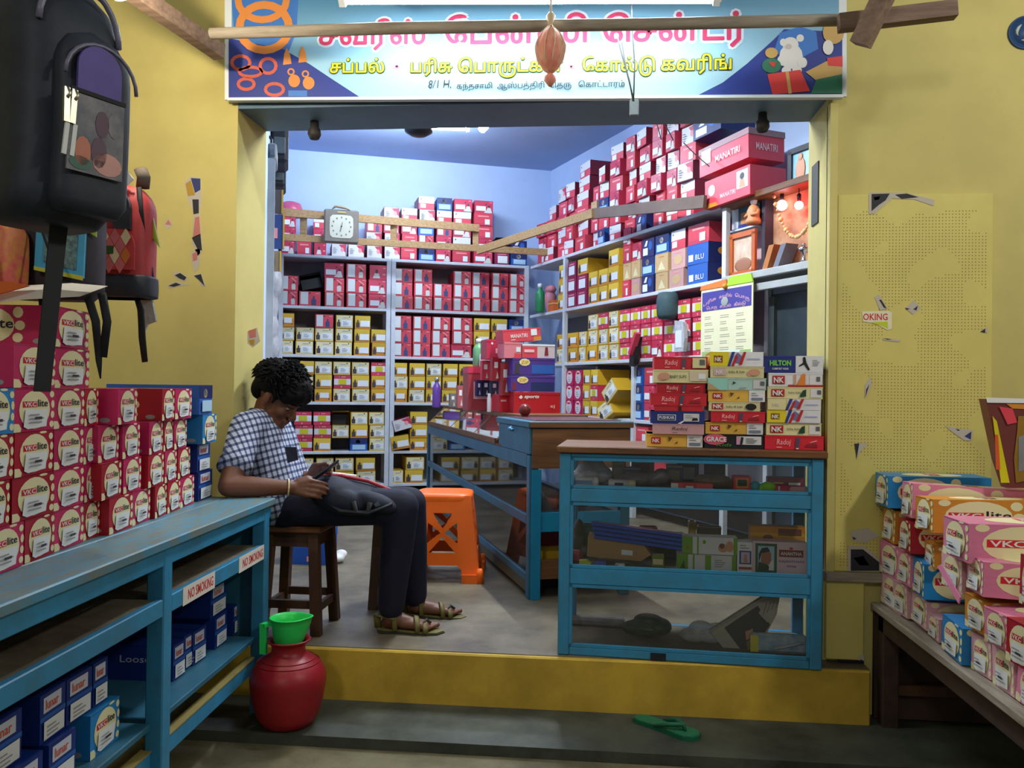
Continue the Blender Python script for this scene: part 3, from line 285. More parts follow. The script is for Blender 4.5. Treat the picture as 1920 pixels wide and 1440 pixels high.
scrap('white torn scrap with dark stroke above the red lettering', 3.404, [(1640,557),(1648,552),(1664,578),(1650,582)], (SCRD, [(1648,562),(1652,562),(1662,578),(1657,577)]))
scrap('white torn scrap in the middle of the board', 3.404, [(1697,578),(1713,563),(1726,577),(1712,590)], (SCRD, [(1712,580),(1721,573),(1718,582)]), (SCRD, [(1697,577),(1706,579),(1700,581)]))
scrap('thin white torn strip below the red lettering', 3.404, [(1655,634),(1688,637),(1686,641),(1656,638)], (SCRD, [(1656,634),(1672,636),(1664,637)]))
scrap('small dark triangle scrap at right edge of board', 3.404, [(1838,622),(1850,612),(1851,624)], (SCRD, [(1838,622),(1847,616),(1847,624)]))
scrap('slim torn scrap left on board above the pink boxes', 3.404, [(1622,722),(1632,706),(1634,722),(1621,748)], (SCRD, [(1624,730),(1630,720),(1622,746)]))
scrap('small black torn scrap above the blue topped box', 3.404, [(1602,831),(1628,830),(1612,848),(1606,862)], (SCRD, [(1602,832),(1611,831),(1608,848),(1606,860)]))
scrap('white and purple torn scrap right above the boxes', 3.404, [(1772,798),(1800,804),(1824,806),(1822,826),(1808,826),(1780,806)], (SCRB, [(1808,818),(1821,809),(1820,824)]), (SCRD, [(1792,804),(1800,806),(1796,808)]))
scrap('black and yellow torn poster corner above wooden ledge', 3.404, [(1589,1024),(1622,1024),(1650,1050),(1650,1071),(1589,1071)], (SCRD, [(1595,1030),(1618,1030),(1648,1054),(1648,1070),(1595,1070)]), (YEL2, [(1600,1046),(1618,1042),(1630,1060),(1612,1060)]))
scrap('grey torn scrap above the black and yellow poster corner', 3.404, [(1594,996),(1626,990),(1650,1004),(1622,1018),(1598,1014)], (SCRD, [(1598,1006),(1606,1010),(1600,1012)]))
scrap('tiny grey scrap low on the yellow panel under ledge', 3.41, [(1609,1232),(1618,1222),(1620,1240),(1611,1246)], (SCRD, [(1612,1236),(1618,1238),(1613,1244)]))

# ------------------------------------------------------------------ lamps
def emitter(name, c, s):
    m = mat(name, c, dirt=0); b = m.node_tree.nodes['Principled BSDF']
    b.inputs['Emission Color'].default_value = L3(c); b.inputs['Emission Strength'].default_value = s; return m
EOUT, EIN, EBULB = emitter('tube_glow_outside', (232, 246, 255), TUBE_OUT), emitter('tube_glow_inside', (214, 232, 255), TUBE_IN), emitter('bulb_glow', (255, 240, 214), BULB)
ERED = emitter('red_bulb_glow', (255, 50, 60), 45); EPINK = emitter('bright_red_bulb_core', (255, 190, 196), 16)
WPL = P('white_plastic', (220, 222, 222), rough=.4)
def tube_light(a, b_, up, label, em, r=.014):
    a, b_, up = Vector(a), Vector(b_), Vector(up).normalized(); d = (b_-a).normalized(); root = empty('tube_light', (a+b_)/2); T = -root.location
    q = MB(em); q.tube([a+T, b_+T], r, em, 12); q.obj('glass_tube', root)
    q = MB(WPL); q.bar(a+T+up*.045-d*.03, b_+T+up*.045+d*.03, .05, .035, WPL, up); q.obj('batten', root)
    for p, s in ((a, -1), (b_, 1)):
        q = MB(WPL); q.bar(p+T+d*s*.005, p+T+d*s*.03, .032, .05, WPL, up); q.bar(p+T+d*s*.022, p+T+up*.05+d*s*.022, .03, .02, WPL); q.obj('end_holder', root)
    tag(root, label, 'tube light'); return root
p0, p1 = ony(652, 1, 3.12), ony(1334, -1, 3.12)
tube_light((p0.x, 3.12, p0.z), (p1.x, 3.12, p1.z), (0, .7, .7), 'long white tube light above the shop sign', EOUT)
q0, q1 = onv(638, 233, 7.6), onv(884, 243, 7.6)
tube_light(I(.40, 7.6, q0.z), I(1.52, 7.6, q0.z+.06), (0, 0, 1), 'white tube light under the blue ceiling inside the shop', EIN)
p = ony(222, -2, 2.5); root = empty('light_bulb', p)
q = MB(EBULB); q.ball((0, 0, .03), .034, EBULB); q.obj('glass_bulb', root)
q = MB(BLK); q.lathe([(.02, .065), (.024, .075), (.024, .12), (.01, .13)], BLK, 14); q.tube([(0,0,.12), (0,.02,.5)], .003, BLK); q.obj('lamp_holder', root)
tag(root, 'bright round bulb hanging beside the large black backpack', 'light bulb')
lp = bpy.data.lights.new('shop_front_lamp', 'POINT'); lp.energy = LAMP_R; lp.color = (1, .97, .90); lp.shadow_soft_size = .12; lo = bpy.data.objects.new('shop_front_lamp', lp); COL.objects.link(lo); lo.location = (2.3, 1.3, 3.1)
lp = bpy.data.lights.new('street_lamp', 'POINT'); lp.energy = LAMP_S; lp.color = (1, .96, .88); lp.shadow_soft_size = .3; lo = bpy.data.objects.new('street_lamp', lp); COL.objects.link(lo); lo.location = (-1.0, -3.2, 3.6)
lp = bpy.data.lights.new('counter_fill', 'AREA'); lp.shape = 'RECTANGLE'; lp.size = 1.2; lp.size_y = .04; lp.energy = FILL_F; lp.color = (.84, .92, 1); lo = bpy.data.objects.new('counter_fill', lp); COL.objects.link(lo); lo.location = I(1.55, 4.75, 3.6); lo.rotation_euler = (0, 0, TH+PI/2)  # unseen fill light added behind the lintel to brighten the counters
# pendant lamp inside with a dark housing, small white lamp beside it
p = onv(785, 243, 6.6); root = empty('pendant_lamp', p)
q = MB(BLK); q.lathe([(.03, .1), (.09, .06), (.115, 0), (.11, -.02), (.06, -.05), (.02, -.055)], BLK, 20); q.tube([(0,0,.09), (0,0,3.83-p.z)], .006, BLK); q.obj('housing', root)
tag(root, 'dark round pendant lamp housing in front of inside tube', 'lamp')
p = onv(908, 236, 7.0); root = empty('spot_lamp', p)
q = MB(EIN); q.T = Matrix.Rotation(.6, 4, 'Y'); q.lathe([(.005,-.06),(.03,-.05),(.04,0),(.03,.05),(.005,.06)], EIN, 14); q.obj('glass_bulb', root)
q = MB(WPL); q.lathe([(.02,.05),(.02,.1),(.012,.11)], WPL, 12); q.tube([(0,0,.1),(0,0,3.83-p.z)], .004, WPL); q.obj('lamp_holder', root)
tag(root, 'small white bulb at the right end of inside tube', 'lamp')
for (px, py, lb) in ((590, 214, 'dark bulb holder under the lintel at its left end'), (1430, 204, 'dark bulb holder under the lintel at its right end')):
    p = ony(px, py, 3.6); b = MB(BLK); c = (p.x, p.y, 0)
    b.lathe([(.018, 2.5), (.02, 2.47), (.028, 2.46), (.03, 2.44), (.02, 2.42), (.012, 2.425)], mat('old_bakelite', (70, 66, 66), .5), 14, c); tag(b.obj('bulb_holder'), lb, 'bulb holder')

# ------------------------------------------------------------------ shop sign above the opening
SY = 3.375
def sg(px, py): p = ony(px, py, SY); return (p.x, p.z)
def spoly(b, pts, m, e): b.plate([(x, SY-e, z) for x, z in [sg(*p) for p in pts]], (0, -1, 0), .0006, m)
sgn = empty('shop_sign', (0, 0, 0))
SKY = bpy.data.materials.new('sign_flex_print'); SKY.use_nodes = True
nt = SKY.node_tree; tc = nt.nodes.new('ShaderNodeTexCoord'); sx = nt.nodes.new('ShaderNodeSeparateXYZ'); mr = nt.nodes.new('ShaderNodeMapRange'); cr = nt.nodes.new('ShaderNodeValToRGB')
mr.inputs['From Min'].default_value = 2.52; mr.inputs['From Max'].default_value = 2.98
cr.color_ramp.elements[0].color = L3((160, 200, 212)); cr.color_ramp.elements[1].color = L3((62, 136, 184)); cr.color_ramp.elements[0].position = .15
nt.links.new(tc.outputs['Object'], sx.inputs[0]); nt.links.new(sx.outputs[2], mr.inputs[0]); nt.links.new(mr.outputs[0], cr.inputs[0])
nt.links.new(cr.outputs[0], nt.nodes['Principled BSDF'].inputs['Base Color']); nt.nodes['Principled BSDF'].inputs['Roughness'].default_value = .5
b = MB(SKY); c4 = [sg(428, 187), sg(1580, 181), sg(1580, -40), sg(428, -40)]
b.plate([(x, SY, z) for x, z in c4], (0, -1, 0), -.02, SKY); b.obj('printed_panel', sgn)
FRM = P('sign_white_border', (222, 228, 230))
b = MB(FRM)
for u, v in ((0, 1), (1, 2), (3, 0)): b.bar((c4[u][0], SY+.005, c4[u][1]), (c4[v][0], SY+.005, c4[v][1]), .03, .012, FRM)
b.obj('border', sgn)
NAVY = P('sign_navy', (44, 60, 136)); ROY = P('sign_mid_blue', (64, 120, 196)); GOLD = P('sign_gold', (222, 140, 66)); GOLDR = P('sign_red_gold', (204, 92, 66)); LTE = P('sign_cloud', (206, 222, 232))
def ringp(b, cx, cy, rx, ry, wd, m, e, n=20):
    for k in range(n):
        a0, a1 = 2*PI*k/n, 2*PI*(k+1)/n
        spoly(b, [(cx+rx*math.cos(a0), cy+ry*math.sin(a0)), (cx+rx*math.cos(a1), cy+ry*math.sin(a1)), (cx+(rx-wd)*math.cos(a1), cy+(ry-wd)*math.sin(a1)), (cx+(rx-wd)*math.cos(a0), cy+(ry-wd)*math.sin(a0))], m, e)
def ellp(b, cx, cy, rx, ry, m, e, n=14): spoly(b, [(cx+rx*math.cos(2*PI*k/n), cy+ry*math.sin(2*PI*k/n)) for k in range(n)], m, e)
b = MB(NAVY); spoly(b, [(429,185),(429,72),(470,80),(530,92),(580,120),(625,150),(676,183)], NAVY, .001); b.obj('navy_corner', sgn)
b = MB(GOLD)
spoly(b, [(434,-10),(560,-10),(556,60),(540,100),(440,70)], ROY, .0005)
ringp(b, 492, 0, 52, 44, 13, GOLD, .002); ringp(b, 496, 52, 54, 50, 15, GOLD, .0025)
for cx, cy, rx, ry in ((452,118,20,16),(470,135,24,12),(503,124,18,17),(462,158,18,13),(515,168,20,14)): ringp(b, cx, cy, rx, ry, 6, GOLDR, .002, 14)
for cx, cy in ((538,108),(567,104)): spoly(b, [(cx-7,cy+14),(cx-5,cy-6),(cx,cy-18),(cx+6,cy-6),(cx+9,cy+12)], GOLD, .002)
for cx, cy in ((552,152),(579,156)): ellp(b, cx, cy, 11, 12, GOLD, .002); ringp(b, cx-6, cy-17, 7, 7, 3, GOLD, .002, 10)
spoly(b, [(541,170),(576,170),(576,181),(541,181)], ROY, .002)
b.obj('jewellery_picture', sgn)
b = MB(NAVY); spoly(b, [(1579,178),(1579,60),(1470,55),(1450,75),(1400,120),(1355,155),(1302,182)], NAVY, .001); spoly(b, [(1450,100),(1462,62),(1500,50),(1530,60),(1534,92),(1500,110)], ROY, .0016); b.obj('navy_arc', sgn)
b = MB(WHITE); TEDW = P('teddy_white', (222, 220, 214)); GRN = P('print_green', (50, 116, 86)); TAN = P('print_tan', (196, 160, 92)); RED2 = P('print_red', (214, 62, 58))
for k, (cx, cy, rx, ry, m) in enumerate(((1483,106,22,24,TEDW),(1482,84,15,14,TEDW),(1500,72,7,7,TEDW),(1468,80,6,7,TEDW),(1466,114,9,10,TEDW),(1504,118,9,10,TEDW),(1474,133,9,8,TEDW),(1494,132,9,8,TEDW),(1478,88,6,5,P('teddy_muzzle',(196,186,176))),(1446,100,12,10,TAN),(1446,124,18,14,GRN),(1562,62,20,22,TAN),(1552,90,10,14,TEDW))): ellp(b, cx, cy, rx, ry, m, .002+k*.0003)
spoly(b, [(1438,140),(1500,132),(1518,172),(1448,178)], RED2, .006); spoly(b, [(1472,136),(1478,135),(1484,176),(1478,177)], TAN, .0065)
spoly(b, [(1510,136),(1560,110),(1578,116),(1578,150),(1530,152)], TAN, .005); spoly(b, [(1550,110),(1579,106),(1579,126),(1552,124)], RED2, .0057); spoly(b, [(1530,150),(1578,140),(1578,176),(1520,176)], GRN, .0052)
spoly(b, [(1440,118),(1455,118),(1450,128)], RED2, .0066)
b.obj('gift_and_teddy_picture', sgn)
# Tamil lettering: outlines of the letters as quadratic curves
GLY = {}
for rec in GLYPHS.split('|'):
    k, a, cs = rec.split(':'); GLY[int(k)] = (int(a)/1000, [[(int(q.lstrip('~').split(',')[0])/500, int(q.lstrip('~').split(',')[1])/500, q[0] != '~') for q in c.split()] for c in cs.split('/')] if cs else [])
def flat(con, n=5):
    pts = []
    for i, (x, y, on) in enumerate(con):                # implied on-points between off-points
        pts.append((x, y, on)); x2, y2, o2 = con[(i+1) % len(con)]
        if not on and not o2: pts.append(((x+x2)/2, (y+y2)/2, True))
    while not pts[0][2]: pts = pts[1:]+pts[:1]
    out = []; i = 0
    while i < len(pts):
        x, y, on = pts[i]
        if on: out.append((x, y)); i += 1
        else:
            ax, ay = out[-1]; bx, by, _ = pts[(i+1) % len(pts)]
            out += [((1-t)**2*ax+2*t*(1-t)*x+t*t*bx, (1-t)**2*ay+2*t*(1-t)*y+t*t*by) for t in [(j+1)/n for j in range(n-1)]]; i += 1
    return out
def area2(p): return sum(p[i-1][0]*p[i][1]-p[i][0]*p[i-1][1] for i in range(len(p)))/2
def within(q, p):
    c = False
    for i in range(len(p)):
        (x1, y1), (x2, y2) = p[i-1], p[i]
        if (y1 > q[1]) != (y2 > q[1]) and q[0] < (x2-x1)*(q[1]-y1)/(y2-y1)+x1: c = not c
    return c
_gf = {}
def glyph_faces(g):                                     # every outer contour filled by itself with its own holes
    if g not in _gf:
        V, F = [], []; pls = [flat(c) for c in GLY.get(g, (.35, []))[1]]
        if pls:
            sgn_ = area2(max(pls, key=lambda p: abs(area2(p)))) > 0; outs = [p for p in pls if (area2(p) > 0) == sgn_]; hol = [p for p in pls if (area2(p) > 0) != sgn_]
            for p in outs:
                cu = bpy.data.curves.new('t', 'CURVE'); cu.dimensions = '2D'; cu.fill_mode = 'BOTH'
                for pl in [p]+[h for h in hol if within(h[0], p)]:
                    sp = cu.splines.new('POLY'); sp.points.add(len(pl)-1); sp.use_cyclic_u = True
                    for q, (x, y) in zip(sp.points, pl): q.co = (x, y, 0, 1)
                o = bpy.data.objects.new('t', cu); me = o.to_mesh(); n = len(V)
                V += [(v.co.x, v.co.y) for v in me.vertices]; F += [[i+n for i in f.vertices] for f in me.polygons]
                o.to_mesh_clear(); bpy.data.objects.remove(o); bpy.data.curves.remove(cu)
        _gf[g] = (V, F)
    return _gf[g]
def tamil_faces(seq, bold=0.):
    V, F, x0 = [], [], 0
    for g in seq:
        vs, fs = glyph_faces(g); n = len(V); V += [(x+x0, y) for x, y in vs]; F += [[i+n for i in f] for f in fs]; x0 += GLY.get(g, (.35, []))[0]
    return V, F, x0
def sign_words(name, words, m_, outline=None):
    for seq, x0, x1, ya, yb, bold in words:             # px extent, px baseline at both ends; thickened by shifted copies
        b = MB(m_); vs, fs, wd = tamil_faces(seq)
        (ax, az), (bx, bz) = sg(x0, ya), sg(x1, yb); k = (bx-ax)/wd; sl = (bz-az)/(bx-ax)
        for lay, (m, bo, e) in enumerate([(om, ob, .0012) for om, ob in (outline or [])] + [(m_, bold, .004)]):
            sh = [(0, 0)] + ([(bo*math.cos(2*PI*j/8), bo*math.sin(2*PI*j/8)) for j in range(8)] if bo > 0 else [])
            for j, (dx, dy) in enumerate(sh): b.add([(ax+(x+dx)*k, SY-e-.00012*j, az+(y+dy)*k+x*k*sl) for x, y in vs], fs, m)
        b.obj(name, sgn)
PINK = P('sign_crimson', (198, 52, 96)); SYEL = P('sign_yellow', (214, 200, 30)); DGRN = P('sign_dark_green', (38, 78, 50)); SLATE = P('sign_slate_ink', (40, 50, 64)); PSTAR = P('sign_pink_star', (230, 140, 160))
sign_words('tamil_word', [([20,36,139,98], 597, 800, 84, 82, .022), ([47,28,86,159], 832, 1105, 83, 79, .022), ([46,20,86,23,90], 1128, 1400, 79, 74, .022)], PINK, [(LTE, .10)])
sign_words('tamil_word', [([20,87,28,92], 618, 722, 137, 136, .018), ([28,31,42,108], 768, 848, 136, 136, .018), ([46,28,41,140,82,18,93], 858, 1054, 136, 134, .018), ([47,18,41,92,116], 1091, 1230, 134, 133, .018), ([18,36,31,42,78], 1238, 1374, 133, 130, .018)], SYEL, [(DGRN, .065)])
sign_words('tamil_word', [([18,85,25,20,41,29,42], 856, 924, 167, 166, .008), ([7,98,28,84,25,42,31,42], 932, 1022, 166, 165, .008), ([46,25,140], 1030, 1072, 165, 164, .008), ([46,18,41,82,23,41,31,88], 1084, 1172, 164, 163, .008)], SLATE)
b = MB(SLATE); vs, fs, (wd, y0, y1) = text_faces('8/1 H,', .0, .15); (ax, az), (bx, bz) = sg(803, 166), sg(846, 166); k = (bx-ax)/wd
b.add([(ax+x*k, SY-.003, az+y*k*1.2) for x, y in vs], fs, SLATE)
for px in (744, 1071):
    for k in range(3):
        a = PI*k/3+.5; spoly(b, [(px+8*math.cos(a)-1.5*math.sin(a), 125+8*math.sin(a)+1.5*math.cos(a)), (px+8*math.cos(a)+1.5*math.sin(a), 125+8*math.sin(a)-1.5*math.cos(a)), (px-8*math.cos(a)+1.5*math.sin(a), 125-8*math.sin(a)-1.5*math.cos(a)), (px-8*math.cos(a)-1.5*math.sin(a), 125-8*math.sin(a)+1.5*math.cos(a))], PSTAR, .002)
b.obj('house_number_and_stars', sgn)
tag(sgn, 'pale blue shop sign with Tamil lettering above the opening', 'shop sign')

# pole with its two brackets in front of the sign
PY = 3.05
q = MB(WOODG); a, c = ony(395, 63, PY), ony(1600, 37, PY); q.tube([a, a.lerp(c, .3)+Vector((0,0,.006)), a.lerp(c, .7), c], [.021, .023, .022, .021], WOODG, 10)
tag(q.obj('wooden_pole'), 'grey round wooden pole crossing in front of the sign', 'pole')
GT_ = mat('greyed_timber', (136, 112, 94), .75, scale=8, c2=(104, 84, 70), stretch=(.4, 5, 5)); q = MB(GT_); q.bar(ony(235, -25, 2.75), ony(412, 98, 3.22), .05, .06, GT_); q.cbox(-.03, .03, -.03, .03, -.03, .03, WOODB, .01) if 0 else None
tag(q.obj('timber_brace'), 'slanting brown timber brace at the left end of pole', 'timber')
q = MB(GT_); q.bar(ony(1572, 44, 3.0), ony(1792, 18, 2.98), .045, .055, GT_)
tag(q.obj('timber_bracket'), 'brown timber arm pointing right at the end of pole', 'timber')
q = MB(GT_); q.bar(ony(1668, -30, 2.86), ony(1613, 84, 2.92), .05, .06, GT_)
tag(q.obj('timber_strut'), 'short dark timber strut crossing the right timber arm', 'timber')
# hanging charm in netting, its cord, the twisted wires and plug
p = ony(1032, 92, 3.0); root = empty('hanging_charm', p)
CH = mat('netted_gourd', (232, 178, 146), .6, scale=30, c2=(222, 120, 104), stretch=(1,1,.2)); NET = mat('pale_netting', (220, 200, 170), .7)
q = MB(CH); q.lathe([(.006,.08),(.02,.072),(.04,.05),(.053,.02),(.055,-.01),(.047,-.04),(.03,-.07),(.012,-.085),(.004,-.09)], CH, 18); q.obj('gourd', root)
q = MB(NET)
for k in range(10):
    a = 2*PI*k/10; q.tube([(r*1.03*math.cos(a+z*2), r*1.03*math.sin(a+z*2), z) for r, z in ((.008,.085),(.04,.05),(.055,.01),(.047,-.04),(.012,-.085))], .0018, NET, 5)
q.lathe([(.004,-.085),(.02,-.10),(.022,-.115),(.006,-.135)], CH, 12); q.lathe([(.006,.135),(.018,.12),(.006,.085)], NET, 12); q.obj('netting', root)
q = MB(NET); q.tube([(0,0,.13), (0,0,.2), (.0,.05,.3)], .004, NET, 6); q.obj('cord', root)
tag(root, 'orange gourd charm in netting hanging before the sign', 'charm')
WIRE = mat('grey_wire', (96, 96, 96), .6, dirt=0)
q = MB(WIRE)
for pts in ([(1183,-20),(1186,60),(1190,120),(1188,185)], [(1158,70),(1168,110),(1180,150),(1187,190)], [(1166,80),(1174,130),(1189,190)]): q.tube([ony(a, b_, 3.2) for a, b_ in pts], .0028, WIRE, 6)
r_ = q.obj('electric_wire'); tag(r_, 'thin grey wires hanging in front of the sign', 'wire')
q = MB(mat('old_switch', (120, 128, 130), .6)); p = ony(1189, 204, 3.3); q.cbox(p.x-.018, p.x+.018, p.y-.012, p.y+.012, p.z-.03, p.z+.035, None, .004); q.obj('cord_switch', r_)
b = MB(BLK)
for pts in ([(1224,205),(1231,230),(1240,262)], [(1236,205),(1248,235),(1262,262)], [(1282,268),(1304,290),(1330,312)]): b.tube([onr(a, c, -.12) for a, c in pts], .004, BLK, 5)
tag(b.obj('electric_wire'), 'thin black wires hanging over the pile on right rack', 'wire')
z0, z1 = ony(1538, 420, 3.6).z, ony(1538, 306, 3.6).z; b = MB(LINT); b.box(.930, .9365, 3.56, 3.66, z0, z1, mat('dark_slot', (70, 72, 70), .7)); struct(b.obj('trim_jamb_slot'))
# round emblem high on the right wall
p = ony(1922, 62, 3.44); b = MB(BLU); T0 = Matrix.Translation((p.x, 3.44, p.z)) @ Matrix.Rotation(PI/2, 4, 'X'); b.T = T0
NAVR = P('emblem_blue', (44, 76, 120)); b.lathe([(.066,.0),(.066,.008),(.0601,.008),(.06,.006)], NAVR, 28); b.lathe([(.06,.0),(.06,.005)], P('emblem_pale', (176, 184, 176)), 28); b.lathe([(.048,.0),(.048,.0065)], NAVR, 24)
for k in range(3):
    a = 2*PI*k/3; b.tube([(.035*math.cos(a+t), .035*math.sin(a+t)*(1-t*.2), .008) for t in (0, .4, .8, 1.2, 1.6)], [.002,.006,.007,.005,.002], P('emblem_swirl', (190, 196, 190)), 6)
tag(b.obj('round_emblem'), 'round blue emblem with pale swirl high on right wall', 'emblem')
# torn NO SMOKING notice on the board: only OKING is left
b = MB(WHITE); yy = 3.404
def bq(px, py): p = ony(px, py, yy); return (p.x, p.z)
b.plate([(x, yy, z) for x, z in [bq(*p) for p in ((1616,584),(1665,583),(1672,586),(1672,616),(1664,619),(1640,606),(1618,603))]], (0,-1,0), .0012, mat('sticker_paper', (232, 226, 196), .6, dirt=.1))
vs, fs, (wd, y0, y1) = text_faces('OKING', .012); (ax, az), (bx, _) = bq(1618, 600), bq(1664, 600); k = (bx-ax)/wd
b.add([(ax+x*k, yy-.0018, az+y*k*1.25) for x, y in vs], fs, REDP)
b.plate([(x, yy-.0012, z) for x, z in [bq(*p) for p in ((1634,604),(1664,603),(1665,617),(1656,612),(1636,606))]], (0,-1,0), .0004, P('lime_print', (190, 206, 30)))
tag(b.obj('torn_notice'), 'torn no smoking sticker reading OKING on yellow board', 'sticker')

# ------------------------------------------------------------------ steel racks along the back and the right wall
ZS = [.32, .66, 1.165, 1.645, 2.14, 2.66]               # shelf heights (top of board)
def rack(label, name, M, x0, x1, depth, shelves, posts, back=True, ztop=None):
    root = empty(name, (0, 0, 0)); root.matrix_world = M
    for z in shelves:
        b = MB(WHTP); b.cbox(x0, x1, 0, depth, z-.03, z, WHTP, .003); b.obj('shelf_board', root)
    for x in posts:
        b = MB(WHTP); b.box(x-.022, x+.022, -.006, .03, .25, ztop or shelves[-1], WHTP); b.obj('upright', root)
        b = MB(WHTP); b.box(x-.02, x+.02, depth-.03, depth, .25, ztop or shelves[-1], WHTP); b.obj('upright', root)
    if back:
        b = MB(GREYB); b.box(x0, x1, depth, depth+.006, .27, shelves[-1]-.03, GREYB); b.obj('back_panel', root)
    return tag(root, label, 'rack')
MBK = Matrix.Translation(I(0, 8.7)) @ Matrix.Rotation(TH, 4, 'Z')
MRK = Matrix.Translation(AW) @ Matrix.Rotation(RANG, 4, 'Z')
rack('white steel rack against back wall, bay left of the post', 'shelf_rack', MBK, -.165, .955, .38, ZS, (-.14, .94))
rack('white steel rack against back wall, bay right of the post', 'shelf_rack', MBK, .965, 2.45, .38, ZS, (.99, 2.43))
RZ = [.30, .62, 1.075, 1.585, 2.12, 2.65]
rack('white steel rack on the right wall, far corner bay', 'shelf_rack', MRK, .03, .86, .4, RZ, (.87,))
rack('white steel rack on the right wall, long middle bay', 'shelf_rack', MRK, .885, 3.42, .4, RZ[1:], (3.43,), ztop=2.63)
b = MB(WHTP); b.T = MRK; b.box(2.18, 2.225, -.006, .03, .25, 1.56, WHTP); o = b.obj('steel_upright'); tag(o, 'short white steel upright under the lime labelled boxes', 'upright')
# altar bay beside the jamb
root = empty('altar_shelf'); root.matrix_world = MRK
AG = mat('grey_white_shelf_paint', (176, 180, 178), .5, dirt=.2)
b = MB(AG); b.cbox(3.46, 5.3, -.05, .4, 2.07, 2.12, AG, .005); b.obj('shelf_board', root)
b = MB(AG); b.cbox(3.46, 5.3, -.02, .02, 1.99, 2.04, AG, .004); b.obj('lower_rail', root)
b = MB(WOODD); b.cbox(3.40, 5.3, -.02, .38, 2.615, 2.66, WOODB, .004); b.obj('top_board', root)
PNK = mat('pale_pink_panel', (214, 170, 168), .7, dirt=.1)
b = MB(PNK); b.box(3.46, 3.75, .24, .28, 2.12, 2.615, PNK); b.obj('pink_back_panel', root)
b = MB(WOODD); b.box(3.75, 3.785, .06, .24, 2.12, 2.615, mat('dark_divider', (62, 58, 70), .6)); b.obj('divider', root)
ABR = mat('brown_altar_cloth', (186, 148, 112), .8, scale=9, c2=(156, 108, 76))
b = MB(ABR); b.box(3.785, 5.3, .13, .16, 2.12, 2.615, ABR); b.obj('brown_back_panel', root)
tag(root, 'grey white altar shelf with dark wooden top board by the right jamb', 'shelf')
DD = mat('dark_steel_shutter', (52, 62, 66), .5, scale=5, c2=(36, 46, 52))
b = MB(DD); b.T = MRK
b.cbox(3.80, 5.3, .1, .16, .26, 1.97, DD, .004); b.bar((3.84, .09, .3), (3.84, .09, 1.95), .05, .03, mat('dark_rim', (70, 78, 80), .5)); b.bar((4.36, .09, .3), (4.36, .09, 1.95), .03, .02, MATS['dark_rim'])
tag(b.obj('steel_cupboard'), 'dark grey steel cupboard front under the altar shelf', 'cupboard')
# wooden rails hung before the back rack, the slanting timber to the right rack
def rail(name, label, a, b_, w_, h_, m, posts=()):
    root = empty(name); q = MB(m); q.bar(a, b_, w_, h_, m); q.obj('rail', root)
    tag(root, label, 'timber'); return root
RV = 8.3
ra, rb, rc, rd = onv(520, 397, RV), onv(898, 428, RV), onv(520, 444, RV), onv(1040, 474, RV)
root = empty('timber_lattice')
q = MB(WOODL); q.bar(ra, rb, .03, .075, WOODL); q.obj('upper_rail', root)
q = MB(WOODL); q.bar(rc, rd, .03, .065, WOODL); q.obj('lower_rail', root)
for px, y0, y1 in ((569, 405, 448), (738, 420, 458), (892, 430, 462)):
    q = MB(WOODL); q.bar(onv(px, y0, RV+.03), onv(px, y1, RV+.03), .06, .03, WOODL); q.obj('upright', root)
tag(root, 'pale timber ladder frame hanging before the top shelf', 'timber frame')
q = MB(WOODL); q.bar(onv(896, 470, 8.25), onr(1112, 400, -.3), .03, .075, WOODL); tag(q.obj('timber_board'), 'pale slanting timber board from frame towards right rack', 'timber')
q = MB(WOODD); q.bar(onr(1102, 402, -.22), onr(1322, 378, -.10), .03, .09, mat('grey_brown_timber', (112, 94, 84), .7)); tag(q.obj('timber_board'), 'dark grey brown timber board along the right rack top', 'timber')

# square clock on the timber frame
p = onv(640, 425, 8.22); root = empty('wall_clock', p, TH)
GS = mat('grey_brown_plastic', (120, 110, 96), .5)
q = MB(GS); q.cbox(-.165, .165, -.03, .03, -.16, .16, GS, .012); q.obj('case', root)
q = MB(GS); q.T = Matrix.Translation((0, -.034, -.005)); FACE = P('clock_face', (190, 186, 164))
n = 28; pts = []
for k in range(n):
    a = 2*PI*k/n; c_, s_ = math.cos(a), math.sin(a); r = .112/max(abs(c_), abs(s_))**.86; pts.append((r*c_*1.0, 0, r*s_))
q.plate(pts, (0, 1, 0), .006, FACE); q.obj('dial', root)
q = MB(INK)
for k in range(12):
    a = PI*k/6; x, z = .088*math.sin(a), .088*math.cos(a)-.005; q.box(x-.006, x+.006, -.037, -.0345, z-.008, z+.008, P('dial_mark', (110, 106, 92)))
q.obj('hour_mark', root)
q = MB(INK); q.bar((0,-.04,-.005), (-.01,-.04,-.055), .004, .009, INK, (0,1,0)); q.bar((0,-.04,-.005), (.008,-.04,.035), .004, .009, INK, (0,1,0)); q.lathe([(.008,0),(.008,.01)], INK, 10) if 0 else q.ball((0,-.04,-.005), .007, INK, 8, 6); q.obj('hands', root)
q = MB(FACE); q.box(-.04, .04, -.034, -.0305, .125, .142, P('clock_logo_gold', (170, 150, 90))); q.obj('name_plate', root)
q = MB(NETTING := mat('dry_garland', (170, 150, 120), .8)); q.tube([(-.09,-.02,.16),(-.06,-.03,.19),(0,-.03,.185),(.05,-.03,.175),(.08,-.02,.16)], [.004,.014,.016,.012,.004], NETTING, 7); q.obj('dry_garland', root)
tag(root, 'square grey clock with pale dial on the timber frame', 'clock')

